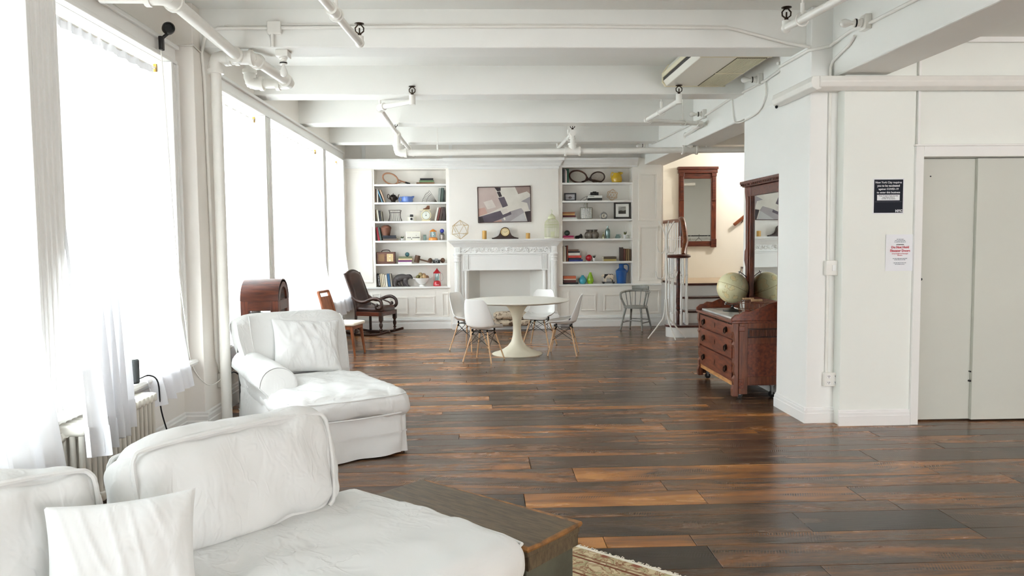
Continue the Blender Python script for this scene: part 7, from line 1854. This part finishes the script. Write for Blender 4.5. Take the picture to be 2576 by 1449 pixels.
lettering('maker_mark', 'Coleman', .022, INKW, t, (-.004, -78 * KZ - .001, 26 * KZ))
# ---------------- stair-side bookcase
zs, pl, SX = make_side(*GR)
ups(*GR, 0, [(202, 226, 284, (28, 28, 32), 'black', 0), (228, 260, 268, (112, 114, 118), 'grey', 0), (263, 298, 246, (222, 204, 200), 'pale pink', 0), (302, 338, 280, (44, 92, 68), 'green', 0)], 'chimney')
t = place_thing(*GR, 0, 530, 'tennis_racket', 'large brown wooden tennis racket on the top shelf, stair-side bookcase', 'racket', 0, YI + .03)
racket(t, -8 * KZ, 134 * KZ, 176 * KZ, 118 * KZ, R(-12), (205 * KZ, 80 * KZ), (470 * KZ, 22 * KZ), wood('racket_dark', (92, 52, 36), (64, 34, 24), .4), 16, DARKW, .012)
t = place_thing(*GR, 0, 915, 'paddle_racket', 'dark woven racket on the top shelf, stair-side bookcase', 'racket', 0, YI - .03)
racket(t, 0, 112 * KZ, 142 * KZ, 106 * KZ, R(190), (-190 * KZ, 62 * KZ), (-325 * KZ, 18 * KZ), DARKW, 18, DARKW, .010, mat('dark_rawhide', (88, 62, 44), .6))
t = place_thing(*GR, 0, 1300, 'pitcher', 'mustard yellow ceramic pitcher on the top shelf', 'pitcher')
YEL = mat('mustard_glaze', (206, 168, 34), .25, coat=.4)
lathe_obj(t, 'pitcher_body', [(78, 0), (100, 16), (112, 70), (100, 130), (74, 170), (66, 200), (60, 200), (68, 168), (2, 150)], YEL, 28)
b = MB(); b.tube([(48 * KZ, 0, 176 * KZ), (90 * KZ, 0, 192 * KZ), (128 * KZ, 0, 200 * KZ)], [.04, .026, .006], 12); b.build('spout', YEL, t, smooth=True)
b = MB(); b.tube(sm([(-60 * KZ, 0, 196 * KZ), (-90 * KZ, 0, 208 * KZ), (-112 * KZ, 0, 170 * KZ), (-112 * KZ, 0, 110 * KZ), (-102 * KZ, 0, 80 * KZ)]), .009, 8); b.build('handle', YEL, t, smooth=True)
# second shelf
t = place_thing(*GR, 1, 360, 'picture_frame', 'small black open frame with a pale panel on the second shelf', 'picture frame')
b = MB()
for a in ((-122, 0, -92, 160), (92, 0, 122, 160), (-122, 0, 122, 26), (-122, 136, 122, 160)): b.box(a[0] * KZ, -.015, a[1] * KZ, a[2] * KZ, .015, a[3] * KZ)
b.build('frame', BLACK, t, bevel=.003)
b = MB(); b.box(-92 * KZ, 0, 26 * KZ, 92 * KZ, .006, 136 * KZ); b.build('picture_panel', mat('silver_grey_panel', (168, 166, 170), .4), t)
b = MB(); b.box(-92 * KZ, -.006, 68 * KZ, 92 * KZ, 0, 72 * KZ); b.tube([(26 * KZ * math.cos(2 * PI * k / 14), -.004, 70 * KZ + 18 * KZ * math.sin(2 * PI * k / 14)) for k in range(14)], .004, 6, True); b.build('emblem', DARKW, t)
t = place_thing(*GR, 1, 857, 'instant_camera', 'white and black folding instant camera under a film camera', 'camera')
b = MB(); b.box(-140 * KZ, -.06, 0, 140 * KZ, .06, 52 * KZ); b.build('lower_body', BLACK, t, bevel=.004)
b = MB(); b.box(-142 * KZ, -.062, 54 * KZ, 142 * KZ, .06, 108 * KZ); b.build('upper_body', mat('camera_white_plate', (238, 236, 230), .4), t, bevel=.005)
b = MB(); b.box(-120 * KZ, -.0635, 84 * KZ, -20 * KZ, -.062, 92 * KZ); b.build('badge_print', INKB, t)
zc = t.location.z
t2 = place_thing(*GR, 1, 850, 'film_camera', 'black film camera with strap standing on the white instant camera', 'camera', 109 * KZ); film_camera(t2, 165 * KZ, 78 * KZ, BLACK, BLACKM)
b = MB(); b.tube(sm([(-80 * KZ, -.01, 40 * KZ), (-130 * KZ, -.03, -10 * KZ), (-210 * KZ, -.04, -40 * KZ), (-280 * KZ, -.04, -90 * KZ), (-288 * KZ, -.03, -106 * KZ), (-240 * KZ, -.02, -106 * KZ), (-170 * KZ, -.02, -80 * KZ), (-150 * KZ, -.01, -20 * KZ)]), .003, 6); b.build('strap', BLACK, t2, smooth=True)
poly_wire('wire_polyhedron', 'small gold wire polyhedron on the second shelf, stair-side bookcase', (SX(1210), YI, zs[1]), 116 * KZ, mat('copper_gold_wire', (214, 168, 104), .3, metal=.7), 1.1, .0026)
# third shelf
flats(*GR, 2, [(207, 500, 40, (208, 210, 206), 'white'), (207, 472, 42, (96, 38, 40), 'maroon'), (207, 452, 32, (206, 164, 106), 'tan'), (207, 460, 32, (152, 94, 58), 'rust brown')], 'in the four-book stack')
t = place_thing(*GR, 2, 683, 'glass_flask', 'square ribbed smoky glass flask on the third shelf', 'flask')
SMK = mat('smoky_ribbed_glass', (150, 148, 130), .15, spec=.8, rgb2=(116, 114, 98), scale=60)
b = MB(); b.box(-124 * KZ, -.04, 0, 124 * KZ, .04, 242 * KZ); b.build('flask_body', SMK, t, bevel=.016, seg=3)
b = MB()
for k in range(-3, 4): b.cyl((k * 32 * KZ, -.041, 12 * KZ), (k * 32 * KZ, -.041, 230 * KZ), .006, n=6)
b.build('rib', SMK, t, smooth=True)
lathe_obj(t, 'neck', [(24, 240), (24, 300), (30, 304), (30, 322), (26, 324)], SMK, 18)
t = place_thing(*GR, 2, 1036, 'pocket_compass', 'round silver compass stand on the third shelf', 'compass')
b = MB(); b.tube([(62 * KZ * math.cos(2 * PI * k / 28), 0, 66 * KZ + 62 * KZ * math.sin(2 * PI * k / 28)) for k in range(28)], .006, 8, True, flat=2.2); b.build('case_ring', STEEL, t, smooth=True)
b = MB(); b.cyl((0, .004, 66 * KZ), (0, .01, 66 * KZ), 60 * KZ, n=28); b.build('dial', mat('compass_dial', (214, 206, 190), .4), t)
b = MB(); b.cbox((0, -.0, 72 * KZ), (.008, .003, .045), Ry(R(12))); b.build('needle', INKB, t)
b = MB(); b.tube([(20 * KZ * math.cos(PI * k / 8), 0, 128 * KZ + 18 * KZ * math.sin(PI * k / 8)) for k in range(9)], .003, 6); b.build('bow_ring', STEEL, t, smooth=True)
t = place_thing(*GR, 2, 1412, 'photo_frame', 'leaning dark frame with a matted landscape photograph on the third shelf', 'picture frame', 0.0, YI - .02, R(-9))
LN = Matrix.Rotation(R(-9), 4, 'X')
w_, h_ = 172 * KZ, 350 * KZ
b = MB(LN); f_ = 40 * KZ
for a in ((-w_, 0, -w_ + f_, h_), (w_ - f_, 0, w_, h_), (-w_, 0, w_, f_), (-w_, h_ - f_, w_, h_)): b.box(a[0], -.012, a[1], a[2], .012, a[3])
b.build('frame', mat('dark_pewter_frame', (58, 54, 52), .4), t, bevel=.004)
b = MB(LN); b.box(-w_ + f_, -.004, f_, w_ - f_, .004, h_ - f_); b.build('mat_board', mat('white_mat_board', (240, 238, 232), .7), t)
b = MB(LN); b.box(-78 * KZ, -.006, 105 * KZ, 74 * KZ, -.003, 255 * KZ); b.build('photo_sky', mat('photo_sky_tone', (176, 174, 166), .4, rgb2=(120, 118, 112), scale=14, stretch=(1, 1, 3)), t)
b = MB(LN); b.prism([(-78 * KZ, 105 * KZ), (74 * KZ, 105 * KZ), (74 * KZ, 180 * KZ), (20 * KZ, 168 * KZ), (-30 * KZ, 176 * KZ), (-78 * KZ, 165 * KZ)], 'y', -.0072, -.003); b.build('photo_land', mat('photo_land_tone', (70, 66, 58), .4, rgb2=(44, 42, 38), scale=30), t)
b = MB(); b.cbox((60 * KZ, .075, h_ * .35), (.05, .004, h_ * .72), Rx(R(14))); b.build('easel_back', BLACK, t)
# fourth shelf
zt_ = flats(*GR, 3, [(208, 440, 30, (226, 150, 160), 'pink'), (210, 428, 36, (172, 36, 92), 'magenta')], 'under the green glass float')
b = MB(); b.sph((0, 0, 54 * KZ), 60 * KZ, 24, 14, (1, 1, .9)); o = b.build('glass_float', mat('dark_green_glass', (58, 78, 70), .1, coat=.5, spec=.8), None, smooth=True); o.location = (SX(293), YC + .13, zt_); tag(o, 'dark green glass float on the magenta book', 'glass ball')
t = place_thing(*GR, 3, 530, 'black_horn', 'small black flared horn lying on the fourth shelf', 'ornament')
b = MB(); b.lathe([(30 * KZ, -70 * KZ), (34 * KZ, -40 * KZ), (26 * KZ, 0), (34 * KZ, 30 * KZ), (52 * KZ, 60 * KZ), (44 * KZ, 66 * KZ), (2 * KZ, 40 * KZ)], (0, 0, 42 * KZ), 20, axis=(1, -.5, .28)); b.build('horn_body', BLACK, t, smooth=40)
b = MB(); b.box(-60 * KZ, -.015, 0, 10 * KZ, .03, 20 * KZ); b.build('foot', BLACK, t, bevel=.004)
t = place_thing(*GR, 3, 797, 'cluster_vase', 'cluster of joined smoky brown bud vases on the fourth shelf', 'vase')
SV = mat('smoky_brown_glaze', (112, 102, 92), .25, coat=.3, var=.15, scale=10)
for (x, y_) in ((-88, .02), (-52, -.045), (0, .045), (40, -.045), (88, .02)):
    b = MB(); b.lathe([(34 * KZ, 0), (56 * KZ, 40 * KZ), (64 * KZ, 80 * KZ), (50 * KZ, 120 * KZ), (26 * KZ, 142 * KZ), (24 * KZ, 165 * KZ), (38 * KZ, 184 * KZ), (33 * KZ, 184 * KZ), (20 * KZ, 160 * KZ), (1 * KZ, 150 * KZ)], (x * KZ, y_, 0), 20); b.build('bud_vase', SV, t, smooth=40)
t = place_thing(*GR, 3, 1028, 'bud_bottle', 'small yellow-green glass bottle on the fourth shelf', 'bottle')
lathe_obj(t, 'bottle_body', [(26, 0), (27, 40), (22, 70), (10, 90), (9, 124), (13, 130)], glass_mat('yellow_green_glass', (206, 204, 130), .75), 18)
t = place_thing(*GR, 3, 1115, 'glass_bottle', 'tall pale aqua glass bottle on the fourth shelf', 'bottle')
lathe_obj(t, 'bottle_body', [(46, 0), (50, 8), (50, 150), (44, 185), (18, 205), (15, 240), (20, 244), (20, 254)], JARGLASS, 24)
lathe_obj(t, 'bottle_lining', [(44, 4), (46, 140), (38, 180), (12, 205), (11, 240)], JARGLASS, 24)
t = place_thing(*GR, 3, 1320, 'glass_creamer', 'low clear glass creamer on the fourth shelf', 'jug')
lathe_obj(t, 'creamer_body', [(48, 0), (56, 20), (44, 50), (30, 70), (38, 84)], JARGLASS, 22)
b = MB(); b.tube(sm([(34 * KZ, 0, 76 * KZ), (64 * KZ, 0, 72 * KZ), (66 * KZ, 0, 36 * KZ), (46 * KZ, 0, 14 * KZ)]), .005, 8); b.build('handle', JARGLASS, t, smooth=True)
t = place_thing(*GR, 3, 1468, 'potted_succulent', 'olive succulent in a white pot at the end of the fourth shelf', 'plant'); succulent(t, 38 * KZ, 76 * KZ, LEAFO, 9, .9)
# fifth shelf
ups(*GR, 4, [(216, 240, 306, (216, 206, 186), 'cream', 0), (243, 268, 300, (226, 218, 202), 'pale cream', 0), (271, 284, 316, (58, 34, 30), 'dark brown', 0), (286, 312, 322, (136, 66, 44), 'rust brown', 0)], 'chimney')
flats(*GR, 4, [(325, 608, 40, (40, 54, 118), 'royal blue'), (330, 580, 32, (42, 44, 60), 'dark blue'), (316, 584, 48, (198, 72, 60), 'red'), (316, 556, 54, (230, 226, 216), 'white'), (316, 550, 30, (30, 30, 34), 'black'), (316, 528, 34, (118, 88, 72), 'brown')], 'in the six-book stack')
b = MB(); b.sph((0, 0, 68 * KZ), 68 * KZ, 28, 16); o = b.build('decor_ball', mat('red_lacquer', (176, 16, 34), .12, coat=.6), None, smooth=True); o.location = (SX(733), YI - .02, zs[4]); tag(o, 'glossy red ball on the fifth shelf, stair-side bookcase', 'ball')
t = place_thing(*GR, 4, 838, 'potted_succulent', 'spiky dark succulent in a white pot beside the red ball', 'plant', 0, YI - .03); succulent(t, 31 * KZ, 66 * KZ, LEAFD, 11, 1.05)
flats(*GR, 4, [(1036, 1290, 42, (178, 160, 96), 'gold'), (1032, 1294, 48, (88, 76, 62), 'dark olive')], 'in the two-book stack')
ups(*GR, 4, [(1376, 1432, 276, (62, 48, 44), 'dark brown', 0), (1436, 1474, 250, (98, 56, 46), 'red brown', 0), (1480, 1514, 244, (130, 100, 66), 'golden brown', 0), (1520, 1556, 246, (150, 126, 92), 'tan', 0), (1560, 1590, 240, (102, 80, 60), 'umber', 0)], 'stair')
# bottom shelf
flats(*GR, 5, [(215, 515, 30, (34, 32, 34), 'black'), (216, 470, 52, (92, 48, 46), 'maroon'), (218, 474, 26, (222, 200, 178), 'cream'), (216, 474, 52, (204, 106, 70), 'orange')], 'beside the teal vase')
t = place_thing(*GR, 5, 607, 'bud_vase', 'rounded teal glazed vase on the bottom shelf', 'vase')
lathe_obj(t, 'vase_body', [(48, 0), (76, 30), (83, 70), (68, 110), (42, 142), (26, 160), (26, 174), (20, 174), (18, 160), (1, 150)], mat('teal_blue_glaze', (62, 156, 178), .15, coat=.5), 28)
t = place_thing(*GR, 5, 762, 'bud_vase', 'teardrop lime green glazed vase on the bottom shelf', 'vase')
lathe_obj(t, 'vase_body', [(44, 0), (64, 30), (70, 76), (58, 130), (38, 180), (25, 212), (24, 232), (18, 232), (17, 212), (1, 200)], mat('lime_green_glaze', (134, 176, 36), .15, coat=.5), 28)
t = place_thing(*GR, 5, 1120, 'toy_cow', 'black and white toy cow on a wheeled platform, bottom shelf', 'toy cow', 0, YI - .02)
def cow_mat():
    m, nt, p = new_mat('black_and_cream_cow_hide'); N = nt.nodes.new; Lk = nt.links.new
    tc = N('ShaderNodeTexCoord'); n = N('ShaderNodeTexNoise'); n.inputs['Scale'].default_value = 13; n.inputs['Detail'].default_value = 1; Lk(tc.outputs['Object'], n.inputs['Vector'])
    r = N('ShaderNodeValToRGB'); r.color_ramp.elements[0].position = .53; r.color_ramp.elements[0].color = srgb(222, 206, 184); r.color_ramp.elements[1].position = .55; r.color_ramp.elements[1].color = srgb(34, 28, 26); Lk(n.outputs['Fac'], r.inputs['Fac']); Lk(r.outputs['Color'], p.inputs['Base Color']); p.inputs['Roughness'].default_value = .6
    return m
grown_body('cow_body', [(82, 0, 150, 46), (20, 0, 148, 48), (-45, 0, 150, 45), (-88, 0, 168, 28), (-122, 0, 150, 17)],
           [[(82, -24, 120, 26), (90, -26, 80, 15), (88, -26, 42, 13)], [(70, 24, 120, 26), (74, 26, 80, 15), (72, 26, 42, 13)], [(-44, -24, 120, 24), (-48, -26, 80, 14), (-48, -26, 42, 13)], [(-60, 24, 120, 24), (-66, 26, 80, 14), (-66, 26, 42, 13)], [(122, 0, 175, 6), (134, 0, 120, 5)]],
           [(-84, -30, 188, 8), (-84, 30, 188, 8)], cow_mat(), t)
b = MB(); b.box(-125 * KZ, -.035, 20 * KZ, 140 * KZ, .035, 36 * KZ); b.build('platform', mat('dark_grey_board', (64, 62, 64), .6), t, bevel=.003)
for x in (-95, 110):
    for y_ in (-.04, .04):
        b = MB(); b.cyl((x * KZ, y_ - .005, 20 * KZ), (x * KZ, y_ + .005, 20 * KZ), 20 * KZ, n=14); b.build('wheel', BLACK, t, smooth=35)
t = place_thing(*GR, 5, 1392, 'enamel_jug', 'tall cobalt blue enamel jug with handle on the bottom shelf', 'jug')
CB = mat('cobalt_enamel', (22, 82, 152), .18, coat=.5)
lathe_obj(t, 'jug_body', [(96, 0), (98, 14), (92, 20), (116, 220), (118, 262), (60, 310), (50, 322), (50, 388), (54, 398), (44, 398), (44, 322), (1, 300)], CB, 32)
b = MB(); b.tube(sm([(50 * KZ, 0, 388 * KZ), (110 * KZ, 0, 388 * KZ), (142 * KZ, 0, 350 * KZ), (140 * KZ, 0, 280 * KZ), (112 * KZ, 0, 210 * KZ)]), .009, 8); b.build('handle', CB, t, smooth=True)

# ---------------- flat lettering: turn the text curves into meshes
bpy.context.view_layer.update()
_dg = bpy.context.evaluated_depsgraph_get()
for o in FONTS:
    me = bpy.data.meshes.new_from_object(o.evaluated_get(_dg)); me.name = o.name
    n = bpy.data.objects.new(o.name, me); nm = o.name.split('.')[0]
    COL.objects.link(n); n.parent = o.parent; n.location = o.location; n.rotation_euler = o.rotation_euler
    bpy.data.objects.remove(o); n.name = nm
# the two skinned animal figures: keep the grown surface as a plain smooth mesh
for o in [x for x in bpy.data.objects if x.name in ('bear_body', 'cow_body')]:
    me = bpy.data.meshes.new_from_object(o.evaluated_get(_dg)); me.name = o.name
    me.polygons.foreach_set('use_smooth', [True] * len(me.polygons))
    o.modifiers.clear(); o.data = me
